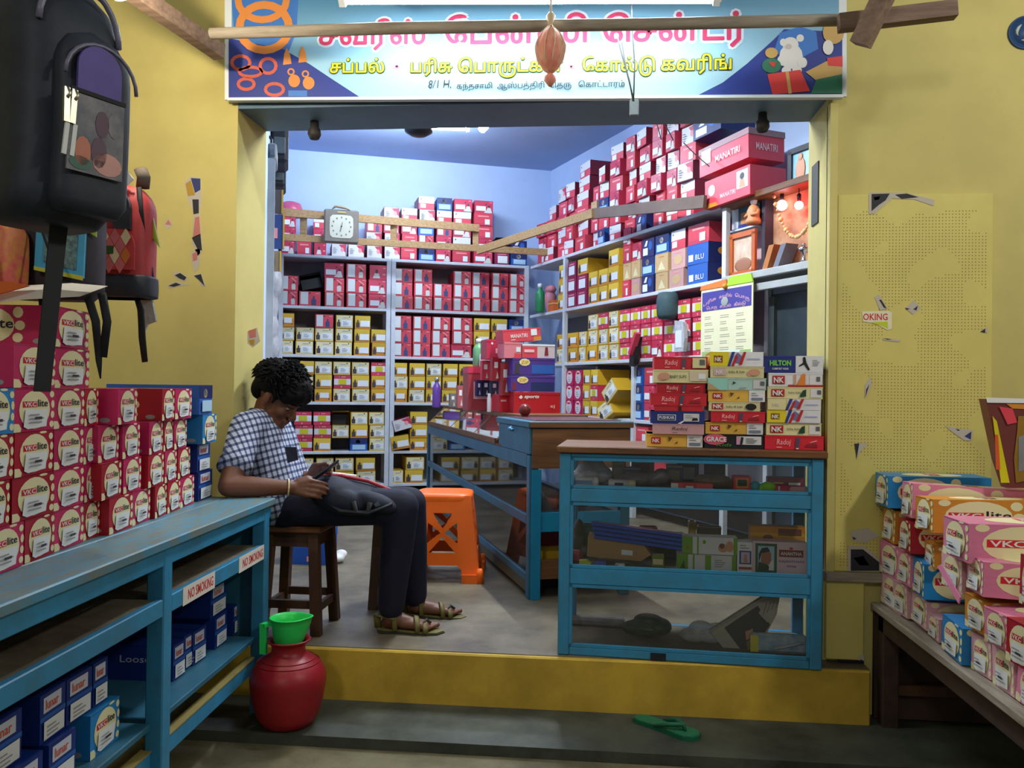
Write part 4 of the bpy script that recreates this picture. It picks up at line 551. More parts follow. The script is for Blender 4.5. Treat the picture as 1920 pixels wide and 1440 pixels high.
# ------------------------------------------------------------------ front display counter
cnt = empty('display_counter', (-.122, 3.362, .25), math.radians(-3.4)); CW, CD_, CH_ = 1.02, .42, .835
def part(name, root, fn, m):
    b = MB(m); fn(b); return b.obj(name, root)
for x in (0, CW-.045):
    for y in (0, CD_-.04): part('post', cnt, lambda b: b.cbox(x, x+.045, y, y+.04, 0, CH_-.022, BLU, .004), BLU)
part('top_board', cnt, lambda b: b.cbox(-.012, CW+.012, -.015, CD_+.01, CH_-.022, CH_+.006, WOODB, .004), WOODB)
RAILZ = ((.795, CH_-.022), (.615, .672), (.285, .352), (0, .035))
for z0, z1 in RAILZ:
    part('front_rail', cnt, lambda b: b.cbox(.045, CW-.045, .002, .034, z0, z1, BLU, .004), BLU)
    part('back_rail', cnt, lambda b: b.cbox(.045, CW-.045, CD_-.036, CD_-.004, z0, z1, BLU, .003), BLU)
    for x in (.004, CW-.04): part('side_rail', cnt, lambda b: b.box(x, x+.036, .04, CD_-.04, z0, z1, BLU), BLU)
for z in (.668, .347, .034): part('shelf_board', cnt, lambda b: b.box(.04, CW-.04, .03, CD_-.03, z-.012, z, PLY), PLY if z > .1 else WOODB)
for z0, z1 in ((.672, .795), (.352, .615), (.035, .285)):     # bead frame round each pane, then the pane
    def bead(b):
        for a, c in (((.045, .008, z0+.006), (CW-.045, .008, z0+.006)), ((.045, .008, z1-.006), (CW-.045, .008, z1-.006))): b.bar(a, c, .012, .012, BLU)
        for x in (.051, CW-.051): b.bar((x, .008, z0), (x, .008, z1), .012, .012, BLU)
    part('glazing_bead', cnt, bead, BLU)
    part('glass_pane', cnt, lambda b: b.box(.05, CW-.05, .014, .017, z0, z1, GLASS), GLASS)
part('lock_plate', cnt, lambda b: b.box(.37, .43, -.001, .002, .0, .03, mat('dark_stain', (30, 34, 46), .6)), BLK)
tag(cnt, 'blue glass fronted display counter on the step by right jamb', 'counter')

# ------------------------------------------------------------------ long counter inside the shop
lc = empty('long_counter'); lc.matrix_world = Matrix.Translation(I(1.16, 4.06, .25)) @ Matrix.Rotation(TH, 4, 'Z')
LW, LL = .55, 3.35
BLT = mat('bright_teal_paint', (24, 130, 170), .45, dirt=.25)
for y in (0, LL-.05):
    part('post', lc, lambda b: b.cbox(0, .05, y, y+.05, 0, .73, BLUD, .004), BLUD)
    part('post', lc, lambda b: b.cbox(LW-.05, LW, y, y+.05, 0, .73, BLUD, .004), BLUD)
part('corner_post_cover', lc, lambda b: b.cbox(.012, .062, -.012, 0, 0, .66, BLT, .002), BLT)
for z0, z1, m in ((.665, .735, BLUD), (.375, .425, BLUD), (.085, .125, BLUD)):
    part('side_rail', lc, lambda b: b.cbox(.0, .04, .05, LL-.05, z0, z1, m, .003), m)
    part('back_rail', lc, lambda b: b.box(LW-.04, LW, .05, LL-.05, z0, z1, m), m)
part('end_rail', lc, lambda b: b.cbox(.06, LW-.05, 0, .03, .34, .44, BLT, .003), BLT)
part('end_panel', lc, lambda b: b.box(.06, LW-.05, .005, .025, .1, .2, WOODB), WOODB)
part('base_board', lc, lambda b: b.box(.004, .03, .05, LL-.05, .03, .085, mat('olive_board', (92, 88, 62), .7)), BLUD)
for z in (.41, .11): part('shelf_board', lc, lambda b: b.box(.03, LW-.03, .03, LL-.03, z-.012, z, PLY), PLY)
part('top_board', lc, lambda b: b.box(-.0, LW, .6, LL, .735, .75, WOODB), WOODB)
for z0, z1 in ((.125, .375), (.425, .665)): part('glass_pane', lc, lambda b: b.box(.012, .015, .05, LL-.05, z0, z1, GLASS), GLASS)
part('glass_pane', lc, lambda b: b.box(.06, LW-.05, .012, .015, .44, .66, GLASS), GLASS)
# slanting glazed top case: wooden stiles, rails and panes
fy = [.70, 1.35, 2.2, 3.2]
for k in range(4):
    y = fy[k]; part('case_stile', lc, lambda b: b.bar((.0, y, .76), (.14, y, .90), .035, .02, WOODB, (-1, 0, 1)), WOODB)
    part('case_side', lc, lambda b: b.plate([(.0, y, .75), (.14, y, .90), (.5, y, .90), (.5, y, .75)], (0, 1, 0), .01, WOODB), WOODB) if k in (0, 3) else None
part('case_rail', lc, lambda b: b.bar((.0, fy[0], .762), (.0, fy[3], .762), .03, .03, WOODB), WOODB)
part('case_rail', lc, lambda b: b.bar((.14, fy[0], .90), (.14, fy[3], .90), .03, .02, WOODB), WOODB)
for k in range(3): part('glass_pane', lc, lambda b: b.plate([(.004, fy[k]+.015, .775), (.004, fy[k+1]-.015, .775), (.134, fy[k+1]-.015, .897), (.134, fy[k]+.015, .897)], (-.7, 0, .7), .003, GLASS), GLASS)
part('case_top', lc, lambda b: b.box(.13, LW, .66, LL, .90, .915, WOODB), WOODB)
# cash box end with a lifting lid
part('cash_box', lc, lambda b: b.cbox(.0, LW, .0, .66, .735, .872, BLUD, .004), BLUD)
part('cash_box_end', lc, lambda b: b.box(.012, LW-.01, -.012, .0, .665, .866, WOODB), WOODB)
def lid(b):
    b.cbox(-.012, LW+.01, -.02, .68, .872, .905, BLUD, .004); b.box(.04, LW-.04, .04, .62, .905, .909, mat('dark_maroon_top', (92, 52, 62), .35, dirt=.2))
part('lid', lc, lid, BLUD)
part('lid_edge', lc, lambda b: b.box(-.006, LW+.004, -.026, -.02, .874, .9, WOODB), WOODB)
part('hasp', lc, lambda b: b.tube([(-.015, .3, .86), (-.03, .3, .855), (-.03, .26, .85), (-.015, .26, .85)], .009, BLU, 7), BLU)
tag(lc, 'faded blue long glass counter with slanting case and cash box', 'counter')

# ------------------------------------------------------------------ left bench (open shelves, worn blue top)
B0, B1 = onz(0, 1130, .87), onz(510, 933, .87); BD = (B1-B0).normalized(); BA = math.atan2(BD.y, BD.x)
bench = empty('shelf_bench', (B0.x, B0.y, 0), BA)          # local x runs away from the viewer, y to the left, z up
BX0, BX1, BW_ = -1.0, 1.64, .56
for k in range(3): part('top_plank', bench, lambda b: b.cbox(BX0, BX1+.01, -.015+k*.19, -.015+k*.19+.187, .842, .87, BLUW, .004), BLUW)
part('apron', bench, lambda b: b.cbox(BX0, BX1, 0, .025, .79, .842, BLU, .003), BLU)
for x in (-.35, .717, 1.565):
    part('front_post', bench, lambda b: b.cbox(x, x+.055, -.002, .05, .02, .842, BLU, .004), BLU)
    part('back_post', bench, lambda b: b.box(x, x+.055, BW_-.05, BW_, .02, .842, BLUD), BLUD)
for x0, x1 in ((BX0, .717), (.772, 1.565)):
    part('middle_rail', bench, lambda b: b.cbox(x0, x1, .0, .022, .645, .697, BLU, .003), BLU)
    part('middle_shelf', bench, lambda b: b.box(x0, x1, .022, BW_-.01, .675, .694, PLY), PLY)
    part('low_shelf', bench, lambda b: b.cbox(x0-.02, x1, .03, BW_-.01, .318, .338, BLUD, .003), BLUD)
    part('bottom_rail', bench, lambda b: b.cbox(x0-.02, x1, .03, .06, .2, .255, BLU, .003), BLU)
part('bottom_rail_edge', bench, lambda b: b.box(BX0, 1.565, .028, .062, .255, .259, mat('bare_wood_edge', (150, 132, 70), .8)), YEL)
BKP = mat('dark_back_board', (44, 38, 34), .85)
part('back_board', bench, lambda b: b.box(BX0, BX1, BW_-.012, BW_, .28, .84, BKP), BKP)
part('end_board', bench, lambda b: b.box(1.6, 1.62, .05, BW_, .3, .84, BLUD), BLUD)
STK = mat('pale_sticker', (224, 214, 200), .55, dirt=.12, scale=20)
for x0, x1 in ((.845, 1.085), (1.3, 1.56)):
    def nosm(b):
        b.box(x0, x1, -.0016, 0, .643, .699, STK)
        vs, fs, (wd, y0, y1) = text_faces('NO SMOKING', .01); k = (x1-x0-.05)/wd
        b.add([(x0+.035+x*k, -.0022, .656+y*.032/.72) for x, y in vs], fs, REDP)
    part('no_smoking_sticker', bench, nosm, STK)['label'] = 'pale sticker with red lettering NO SMOKING'
tag(bench, 'worn blue open shelf bench in the left foreground', 'bench')

# ------------------------------------------------------------------ low table on the right
RT = mat('dark_brown_table', (70, 50, 36), .7, scale=6, c2=(44, 32, 24))
q0, q1 = onz(1631, 1115, .5), onz(1910, 1330, .5); q0.x += 0.0; RTX = 1.125
tb = empty('low_table', (RTX, 3.40, 0), math.radians(-90))     # local x towards the viewer, y to the right
part('table_top', tb, lambda b: b.cbox(0, 2.3, -.02, .9, .47, .498, WOODG, .004), WOODG)
part('apron', tb, lambda b: b.box(.02, 2.3, .0, .025, .40, .47, RT), RT)
for x in (.03, 1.2, 2.2):
    part('leg', tb, lambda b: b.cbox(x, x+.06, .0, .06, 0, .47, RT, .004), RT); part('leg', tb, lambda b: b.cbox(x, x+.06, .8, .86, 0, .47, RT, .004), RT)
part('back_board', tb, lambda b: b.box(.0, .02, -.01, .9, .05, .47, RT), RT)
part('stretcher', tb, lambda b: b.cbox(.05, .08, .02, .6, .16, .2, WOODD, .003), WOODD)
tag(tb, 'low dark brown table holding the pink boxes on the right', 'table')

# ------------------------------------------------------------------ printed cardboard boxes
def card(name, c, **k): return mat('card_'+name, c, k.pop('rough', .42), dirt=k.pop('dirt', .08), scale=9, rand=.14, **k)
RED, CRIM, MAG, MAR = card('red', (214, 68, 82)), card('crimson', (200, 56, 82)), card('magenta', (196, 36, 92)), card('maroon', (128, 38, 56))
VRED, PINKB, YELB, ORAB, GLD = card('deep_red', (176, 24, 44)), card('pink', (226, 134, 168)), card('yellow', (214, 168, 44)), card('orange', (206, 136, 42)), card('golden', (222, 186, 62))
CREAM, WHT, BLUB, NAVYB, TANB, ROSE = card('cream', (226, 216, 168)), card('white', (222, 220, 218)), card('blue', (44, 96, 178)), card('navy', (34, 44, 96)), card('tan', (206, 172, 122)), card('dusty_rose', (204, 158, 150))
SKYB, LIME, PURP, GRNB, MINT, DKB = card('sky_blue', (38, 138, 206)), card('lime', (196, 196, 44)), card('purple', (78, 52, 140)), card('green', (92, 160, 50)), card('mint', (186, 222, 210)), card('dark', (38, 36, 40))
SKYD = card('dark_blue', (24, 52, 128))
S_W, S_G, S_Y = P('sticker_white', (226, 229, 228)), P('sticker_grey', (212, 218, 214)), P('sticker_lime', (196, 190, 28))
FIGB, FIGD, FIGW, FIGG, SKIN_P = P('figure_blue', (58, 66, 108)), P('figure_dark', (64, 58, 62)), P('figure_white', (206, 206, 196)), P('figure_teal', (60, 96, 100)), P('print_skin', (196, 140, 108))
BUB, PALER, GREYP, DKG = P('bubble_cream', (228, 220, 172)), P('pale_red_print', (232, 150, 150)), P('grey_print', (150, 150, 150)), P('dark_green_print', (24, 70, 48))
def F3(face, a, b, e):
    return {'F': (a, -e, b), 'L': (-e, 1-a, b), 'R': (1+e, a, b), 'T': (a, b, 1+e)}[face]
class Face:                                             # draws flat print on one face of the unit box
    def __init__(s, mb, face, e=.004): s.b = mb; s.f = face; s.e = e
    def poly(s, m, pts, l=1):
        vs = [F3(s.f, a, b, s.e*l) for a, b in pts]; s.b.add(vs, [tuple(range(len(vs)))], m); return s
    def rect(s, m, x0, z0, x1, z1, l=1): return s.poly(m, [(x0, z0), (x1, z0), (x1, z1), (x0, z1)], l)
    def ell(s, m, x, z, rx, rz, l=1, n=12): return s.poly(m, [(x+rx*math.cos(2*PI*k/n), z+rz*math.sin(2*PI*k/n)) for k in range(n)], l)
    def text(s, m, t, x, z, w, h, l=3, bold=.01, shear=0, flip=False):
        vs, fs, (wd, y0, y1) = text_faces(t, bold, shear); sx, sz = w/wd, h/max(y1-y0, .01)
        f = (lambda a, b: (x+w-a, z+h-b)) if flip else (lambda a, b: (x+a, z+b))
        s.b.add([F3(s.f, *f(vx*sx, (vy-y0)*sz), s.e*l) for vx, vy in vs], fs, m); return s
def mini(f, m, x, z, w, h, rows=3):                      # unreadably small print: short bars
    for i in range(rows):
        zz = z+h*(1-(i+.8)/rows); f.rect(m, x, zz, x+w*(.6+.4*((i*37) % 10)/10), zz+h/rows*.38, 2)
BT = {}
def boxtype(code, look, body, front, sticker=None, side=None, top=None, lid=None, shape=None):
    b = MB(body)
    if shape == 'open':                                  # open end, the flap hanging out
        b.add([(0,0,0),(1,0,0),(1,1,0),(0,1,0),(0,0,1),(1,0,1),(1,1,1),(0,1,1)], [(0,3,2,1),(4,5,6,7),(1,2,6,5),(2,3,7,6),(3,0,4,7)], body)
        b.box(.03, .97, .25, .9, .02, .8, DKB); b.add([(0,0,1),(1,0,1),(1.02,-.22,1.12),(-.02,-.2,1.06)], [(0,1,2,3),(3,2,1,0)], body)
    else:
        b.box(0, 1, 0, 1, 0, 1, body)
        if lid: b.box(-.012, 1.012, -.012, 1.012, .80, 1.012, lid)
        f = Face(b, 'F', .004 if not lid else .014)
        f.rect(DKB, .01, .968, .99, .976, .5)              # flap seam
        front(f)
        if side:
            for fc in 'LR': side(Face(b, fc, .004))
        if top: top(Face(b, 'T', .004))
    s = None
    if sticker:
        q = MB(S_W); sticker(Face(q, 'F', .016)); s = q.mesh('label_sticker')
    BT[code] = (look, b.mesh('shoebox'), s)
def dot(f, x=.5, z=.86): f.ell(INK, x, z, .035, .055, 2, 8)
def fig(f, m, x, z, s=1., head=None):
    f.poly(m, [(x-.11*s, z-.3*s), (x+.11*s, z-.3*s), (x+.12*s, z+.05*s), (x+.05*s, z+.14*s), (x-.05*s, z+.14*s), (x-.12*s, z+.05*s)], 1.6); f.ell(head or m, x, z+.22*s, .055*s, .1*s, 1.8, 8)
boxtype('r', 'red shoebox with dark figure', RED, lambda f: (fig(f, FIGB, .68, .36), dot(f), f.rect(PALER, .76, .84, .93, .89)), lambda f: f.rect(S_G, .06, .10, .42, .95))
boxtype('q', 'red shoebox with pale figure', RED, lambda f: (fig(f, FIGW, .74, .34, .95, FIGD), dot(f), f.poly(PALER, [(.6,.84),(.66,.88),(.9,.62),(.86,.58)]), f.rect(PALER, .8, .88, .95, .93)), lambda f: f.rect(S_G, .07, .09, .43, .96))
boxtype('R', 'crimson shoebox with low label', CRIM, lambda f: (fig(f, FIGW, .78, .32, 1., FIGD), dot(f, .62, .72), f.rect(PALER, .8, .84, .94, .9), f.poly(FIGW, [(.5,.04),(.95,.04),(.9,.3),(.7,.34)])), lambda f: f.rect(S_W, .07, .18, .6, .55))
boxtype('h', 'red shoebox with white figure', CRIM, lambda f: (f.poly(FIGW, [(.18,.08),(.6,.08),(.52,.42),(.28,.42)], 1.5), f.ell(FIGD, .4, .56, .08, .14, 1.8), f.rect(PALER, .74, .3, .92, .4), f.rect(PALER, .76, .76, .92, .82)))
def yf(f): f.rect(GLD, 0, .55, 1, .98); fig(f, FIGD, .18, .38, .95); f.rect(ORAB, 0, .0, 1, .16, .8)
boxtype('y', 'yellow shoebox with white label', YELB, yf, lambda f: f.rect(S_W, .34, .17, .95, .62))
boxtype('z', 'orange shoebox with white label', ORAB, lambda f: (f.rect(YELB, 0, .6, 1, .98), fig(f, FIGD, .16, .4, .95), dot(f, .85, .2)), lambda f: f.rect(S_W, .3, .28, .84, .68))
def cf(f): f.rect(CREAM, .05, .06, .98, .96); fig(f, FIGD, .16, .38, .9); dot(f, .8, .87); f.rect(GREYP, .4, .76, .74, .81, 1.6)
boxtype('c', 'cream fronted shoebox', YELB, cf, lambda f: (f.rect(S_W, .31, .16, .92, .62), mini(f, GREYP, .42, .25, .36, .3, 3)))
boxtype('m', 'red shoebox with lime label', CRIM, lambda f: (f.rect(WHT, 0, .27, 1, .72), f.rect(PALER, .3, .84, .7, .9), dot(f, .4, .88), f.ell(PALER, .45, .12, .05, .06)), lambda f: f.rect(S_Y, .27, .3, .74, .7))
boxtype('w', 'white fronted shoebox with red corner', MAR, lambda f: (f.rect(WHT, .02, .03, .98, .97), f.poly(CRIM, [(.5,.9),(.98,.95),(.98,.3),(.8,.5)], 1.5), f.ell(PALER, .74, .52, .12, .18, 2)), lambda f: mini(f, GREYP, .1, .2, .32, .5, 4))
boxtype('W', 'red shoebox with white top half', MAR, lambda f: (f.rect(WHT, 0, .48, 1, 1), f.rect(RED, 0, 0, 1, .5, .8), dot(f, .14, .8)), lambda f: f.rect(S_W, .1, .1, .45, .42))
boxtype('e', 'red shoebox with small white label', RED, lambda f: (f.rect(PALER, .2, .7, .8, .8), f.rect(CRIM, 0, 0, 1, .2)), lambda f: f.rect(S_W, .58, .1, .85, .52))
boxtype('k', 'maroon shoebox with white label', card('wine', (148, 40, 80)), lambda f: f.rect(PALER, .2, .8, .8, .86), lambda f: f.rect(S_W, .2, .12, .88, .7))
boxtype('b', 'blue shoebox with pale label', BLUB, lambda f: (f.rect(NAVYB, 0, .55, 1, 1), f.ell(CREAM, .45, .72, .14, .16)), lambda f: f.rect(P('sticker_pale_blue', (170, 204, 224)), .12, .1, .88, .48))
boxtype('B', 'blue shoebox with round orange emblem', BLUB, lambda f: (f.rect(S_W, .08, .16, .3, .5), f.text(WHT, 'BLU', .42, .2, .4, .26)), None, lambda f: (f.rect(NAVYB, 0, 0, 1, 1, .5), f.ell(ORAB, .45, .6, .2, .22, 1.5), f.ell(RED, .45, .6, .1, .12, 2)))
boxtype('n', 'navy shoebox with white print', NAVYB, lambda f: (f.rect(S_W, .1, .1, .5, .5), f.poly(S_W, [(.2,.6),(.35,.9),(.5,.9),(.4,.6)]), f.ell(BLUB, .7, .6, .15, .25)))
boxtype('t', 'plain tan shoebox', TANB, lambda f: (f.poly(CREAM, [(.2,.1),(.5,.6),(.8,.1)]), f.rect(ORAB, .3, .8, .7, .84)))
boxtype('o', 'dusty rose shoebox', ROSE, lambda f: (f.ell(TANB, .5, .45, .3, .25), f.rect(PALER, .3, .8, .7, .86)))
boxtype('s', 'small red and white sandal carton', MAG, lambda f: (f.ell(WHT, .5, .52, .40, .44), f.rect(REDP, .3, .72, .7, .84, 2), mini(f, GREYP, .3, .2, .4, .4, 3)))
boxtype('d', 'open dark shoebox', DKB, lambda f: 0, shape='open')
boxtype('D', 'open yellow shoebox', YELB, lambda f: 0, shape='open')
boxtype('g', 'green and cream carton', GRNB, lambda f: (f.rect(CREAM, .1, .1, .9, .4), f.ell(WHT, .5, .7, .2, .15)))
boxtype('x', 'plain orange carton', card('bright_orange', (224, 96, 36)), lambda f: f.rect(CREAM, .1, .2, .6, .4))
# lite sandal boxes
def vkc(f):
    f.ell(BUB, .5, .5, .38, .45, 1, 20)
    for x, z, rx, rz in ((.93,.86,.06,.08),(.955,.62,.045,.1),(.95,.37,.05,.09),(.93,.14,.06,.08),(.72,.97,.1,.03)): f.ell(BUB, x, z, rx, rz, .8, 10)
    f.poly(BUB, [(0,0),(.16,0),(.18,.08),(.12,.19),(0,.2)], .8)
    f.rect(REDP, .2, .56, .54, .70, 1.6); f.text(WHITE, 'VKC', .22, .575, .3, .11, 2.4, .02); f.text(INK, 'lite', .56, .57, .25, .17, 2.4, .012)
def vstick(f): f.poly(S_W, [(.2,.12),(.3,.06),(.76,.1),(.8,.5),(.24,.52)]); mini(f, GREYP, .3, .18, .4, .26, 3); f.rect(FIGD, .42, .28, .6, .34, 2.2)
def vside(f):
    f.ell(BUB, .36, .5, .27, .46, 1, 20); f.rect(REDP, .12, .42, .4, .62, 1.6); f.text(WHITE, 'VKC', .14, .44, .24, .16, 2.4, .02); f.text(INK, 'lite', .42, .43, .2, .24, 2.4, .012)
    for x, z, rx, rz in ((.66,.82,.05,.14),(.68,.5,.05,.12),(.66,.2,.05,.12),(.09,.9,.05,.1)): f.ell(BUB, x, z, rx, rz, .8, 10)
    f.ell(GREYP, .86, .12, .06, .07, 1, 10)
def vtop(f):
    f.ell(BUB, .5, .5, .36, .3, 1, 18); f.rect(REDP, .2, .44, .52, .58, 1.6); f.text(WHITE, 'VKC', .22, .45, .28, .11, 2.4, .02); f.text(INK, 'lite', .55, .45, .22, .15, 2.4, .012)
for code, look, body in (('V', 'magenta sandal box', MAG), ('v', 'deep red sandal box', VRED), ('P', 'pink sandal box', PINKB), ('K', 'pale pink sandal box', card('pale_pink', (228, 176, 190))), ('U', 'sky blue sandal box', SKYB), ('Y', 'orange yellow sandal box', ORAB)):
    boxtype(code, look, body, vkc, vstick, vside, vtop)
def navyf(f): f.rect(SKYD, 0, 0, 1, 1, .3); f.text(P('orange_script', (214, 84, 44)), 'lunar', .14, .66, .62, .2, 2); f.rect(S_W, .12, .6, .84, .92, .9)
boxtype('u', 'dark blue sandal box', SKYD, lambda f: (f.rect(P('pale_patch', (196, 200, 214)), .12, .60, .82, .92, 1), f.text(P('orange_script', (214, 84, 44)), 'lunar', .2, .66, .5, .2, 2), f.rect(BLUB, 0, .44, 1, .54)), lambda f: (f.rect(S_W, .1, .06, .9, .44), mini(f, GREYP, .2, .12, .5, .26, 3)), lambda f: f.text(P('white_script', (190, 200, 220)), 'Loose', .3, .5, .4, .2, 2))
ORD = ['first', 'second', 'third', 'fourth', 'fifth', 'sixth', 'seventh', 'eighth', 'ninth', 'tenth', 'eleventh', 'twelfth', 'thirteenth', 'fourteenth', 'fifteenth', 'sixteenth', 'seventeenth', 'eighteenth', 'nineteenth', 'twentieth']
def box(code, M, w_, d_, h_, label, group, name='shoebox', cat='shoe box', tilt=(0, 0), yaw_=0.):
    look, me, s = BT[code]
    o = link(name, me); o.matrix_world = M @ Matrix.Translation((w_/2, 0, 0)) @ Matrix.Rotation(yaw_, 4, 'Z') @ Matrix.Rotation(tilt[0], 4, 'Y') @ Matrix.Rotation(tilt[1], 4, 'X') @ Matrix.Translation((-w_/2, 0, 0)) @ Matrix.Diagonal((w_, d_, h_, 1))
    if s: link('label_sticker', s, o)
    tag(o, label.replace('@', look), cat, group); return o
def level(i, n): return ['alone'] if n == 1 else (['bottom', 'top'], ['bottom', 'middle', 'top'], ['bottom', 'second', 'third', 'top'], ['bottom', 'second', 'third', 'fourth', 'top'], ['bottom', 'second', 'third', 'fourth', 'fifth', 'top'])[n-2]
def shelf(place, group, Mbase, cols, x_of, z, h=.142, d=.3, jit=.012, name='shoebox', ya=.03):
    """cols: (px left, px right, box codes from the bottom up); '-' leaves a gap under what follows"""
    for ci, c in enumerate(cols):
        xa, xb = x_of(c[0]), x_of(c[1]); hh = c[3] if len(c) > 3 else h; n = len(c[2]); wd = xb-xa-.004; zz = z+.001
        for i, code in enumerate(c[2]):
            if code != '-':
                lv = (level(i, n) or ['alone'])[i] if n > 1 else 'alone'
                M = Mbase @ Matrix.Translation((xa+.002+rnd.uniform(-.006, .006)*(1 if ya < .1 else 2), rnd.uniform(0, jit), zz))
                box(code, M, wd-rnd.uniform(0, .006), d, hh-.002, f'@, {place}, {ORD[ci]} stack from left, {lv}', group, name, yaw_=rnd.uniform(-ya, ya))
            zz += hh
PB = 8.712
def xb(px, z): return lambda q: onv(q, px, PB).dot(UU)
def back(place, z, ymid, cols, h=.142, d=.33): shelf(place, 'shoeboxes on the '+place, Matrix.Translation(I(0, PB-.0)) @ Matrix.Rotation(TH, 4, 'Z'), cols, lambda q: onv(q, ymid, PB).dot(UU), z, h, d)
back('back rack top shelf', 2.66, 450, [(527,554,'RRR'), (558,586,'e'), (588,612,'hRW'), (622,650,'w'), (653,684,'w'), (687,717,'wwr'), (720,750,'wwRw'), (753,783,'eeRW'), (785,815,'bqbwW'), (818,847,'RRrWb'), (850,884,'eWRWR'), (889,924,'RReeR'), (928,956,'kd'), (959,990,'bn')], .136)
back('left bay second shelf', 2.14, 525, [(525,560,'qq'), (562,604,'r'), (609,646,'qqR'), (650,688,'qqq'), (692,726,'RRh')], .15)
back('left bay third shelf', 1.645, 620, [(524,552,'ccz'), (554,588,'cc'), (591,626,'ccr'), (629,662,'ccc'), (665,695,'yyy'), (697,726,'zy')], .138)
back('left bay fourth shelf', 1.165, 710, [(530,559,'ccc'), (561,588,'ccy'), (590,623,'zyc'), (625,658,'cmc'), (660,694,'cyc'), (696,726,'zzm')], .138)
back('left bay fifth shelf', .66, 800, [(552,586,'mmm'), (588,621,'ymm'), (623,655,'-cD'), (657,690,'byc'), (692,722,'ccc')], .134)
back('left bay lowest shelf', .32, 880, [(556,588,'cc'), (592,626,'yc'), (629,664,'yc'), (668,705,'cy')], .134)
back('right bay second shelf', 2.14, 545, [(738,774,'rrr'), (776,811,'qqr'), (813,848,'rr'), (850,884,'qrq'), (886,919,'rrr'), (921,953,'rrr'), (955,987,'qqq')], .143)
back('right bay third shelf', 1.645, 630, [(737,772,'rrr'), (774,808,'rrr'), (810,845,'rqq'), (847,886,'Rqq'), (889,919,'yyy'), (922,953,'yyy'), (956,985,'bbb')], .143)
back('right bay fourth shelf', 1.165, 710, [(736,765,'zcy'), (767,797,'cyy'), (799,828,'yyc'), (830,858,'yyy'), (861,890,'yzy')], .138)
back('right bay fifth shelf', .66, 800, [(768,801,'zyy')], .136)
back('right bay lowest shelf', .32, 890, [(732,757,'c'), (760,795,'yc')], .136)
GB = 'tumbled shoeboxes on the back rack'
def lean(code, px, py, w_, h_, roll_, label, v=PB-.03, d=.3):
    p = onv(px, py, v); box(code, Matrix.Translation(p) @ Matrix.Rotation(TH, 4, 'Z') @ Matrix.Translation((-w_/2, 0, 0)), w_, d, h_, label, GB, tilt=(roll_, 0))
lean('d', 586, 541, .21, .135, -.22, 'dark open shoebox tilted over the red one, left bay second shelf')
lean('y', 752, 842, .19, .14, -.16, 'yellow shoebox tilted left beside post, right bay fifth shelf', d=.26)
lean('w', 757, 806, .19, .12, -.28, 'white shoebox tilted on the yellow one, right bay fifth shelf', d=.26)
# wall picture of small things tucked in the racks: handled further down

# right rack, pixel columns measured along its front
def right(place, z, ymid, cols, h=.135, d=.33, off=.015, jit=.012, ya=.03): shelf(place, 'shoeboxes on the '+place, MRK @ Matrix.Translation((0, off, 0)), cols, lambda q: ron(q, ymid, off)[0], z, h, d, jit, ya=ya)
right('right rack top shelf', 2.65, 440, [(1006,1020,'eRe'), (1023,1037,'WeeW'), (1040,1055,'eWRew'), (1059,1073,'WeeRW'), (1077,1099,'eWeWWW'), (1105,1116,'Wete'), (1119,1134,'bebWW'), (1139,1160,'WeReRW'), (1170,1186,'eReWeR'), (1190,1212,'nWRWRW'), (1220,1238,'eeRwRe'), (1243,1262,'WeRwRw'), (1268,1294,'eWwewe')], .143, .26, .02, .05, .14)
right('right rack second shelf', 2.12, 520, [(1047,1061,'yyy'), (1063,1080,'kkk'), (1082,1100,'kky'), (1102,1119,'yy'), (1121,1138,'yy'), (1140,1160,'yyy'), (1166,1180,'eteR'), (1183,1200,'otR'), (1203,1225,'nbn'), (1228,1252,'ttb'), (1255,1283,'ooW'), (1288,1328,'BBe')], .15)
right('right rack third shelf', 1.585, 640, [(1044,1060,'cz'), (1064,1083,'zz'), (1085,1099,'cc'), (1101,1119,'zcc'), (1121,1139,'ccm'), (1141,1159,'ccc'), (1161,1179,'mmm'), (1181,1199,'mmm'), (1201,1219,'mmm'), (1221,1241,'Rmm'), (1244,1266,'mmm'), (1270,1293,'mwm'), (1297,1320,'mmm')], .145)
right('right rack fourth shelf', 1.075, 740, [(1060,1074,'sss'), (1076,1090,'sss'), (1092,1105,'yyy'), (1107,1121,'ymy'), (1190,1204,'bbb'), (1207,1226,'RRe')], .145)
right('right rack fifth shelf', .62, 830, [(1060,1080,'cyy'), (1085,1110,'zyc'), (1190,1215,'eRe')], .135)
# three big lidded boxes on the right rack's top, near end
def mant(f): f.rect(S_W, .05, .4, .25, .9); f.text(P('pale_pink_letters', (232, 196, 200)), 'MANATIRI', .36, .3, .5, .22, 2.5, .01)
boxtype('H', 'large red shoebox lettered MANATIRI', RED, mant, None, lambda f: f.text(P('pale_pink_letters', (232, 196, 200)), 'MANATIRI', .2, .3, .6, .25, 2), lid=card('greyed_lid', (150, 116, 118)))
boxtype('J', 'large red shoebox with photographs', RED, lambda f: (f.text(P('pale_pink_letters', (232, 196, 200)), 'MANATIRI', .36, .2, .34, .16, 2.5, .01), f.rect(S_W, .72, .3, .96, .9, 1.4), f.ell(FIGD, .84, .7, .05, .12, 2), f.poly(SKIN_P, [(.77,.32),(.91,.32),(.87,.6),(.8,.6)], 1.8), f.ell(FIGW, .16, .6, .08, .2, 1.6), f.poly(ORAB, [(0,0),(.3,0),(.26,.14),(.04,.16)], 1.2)))
GT = 'large boxes on the right rack top'
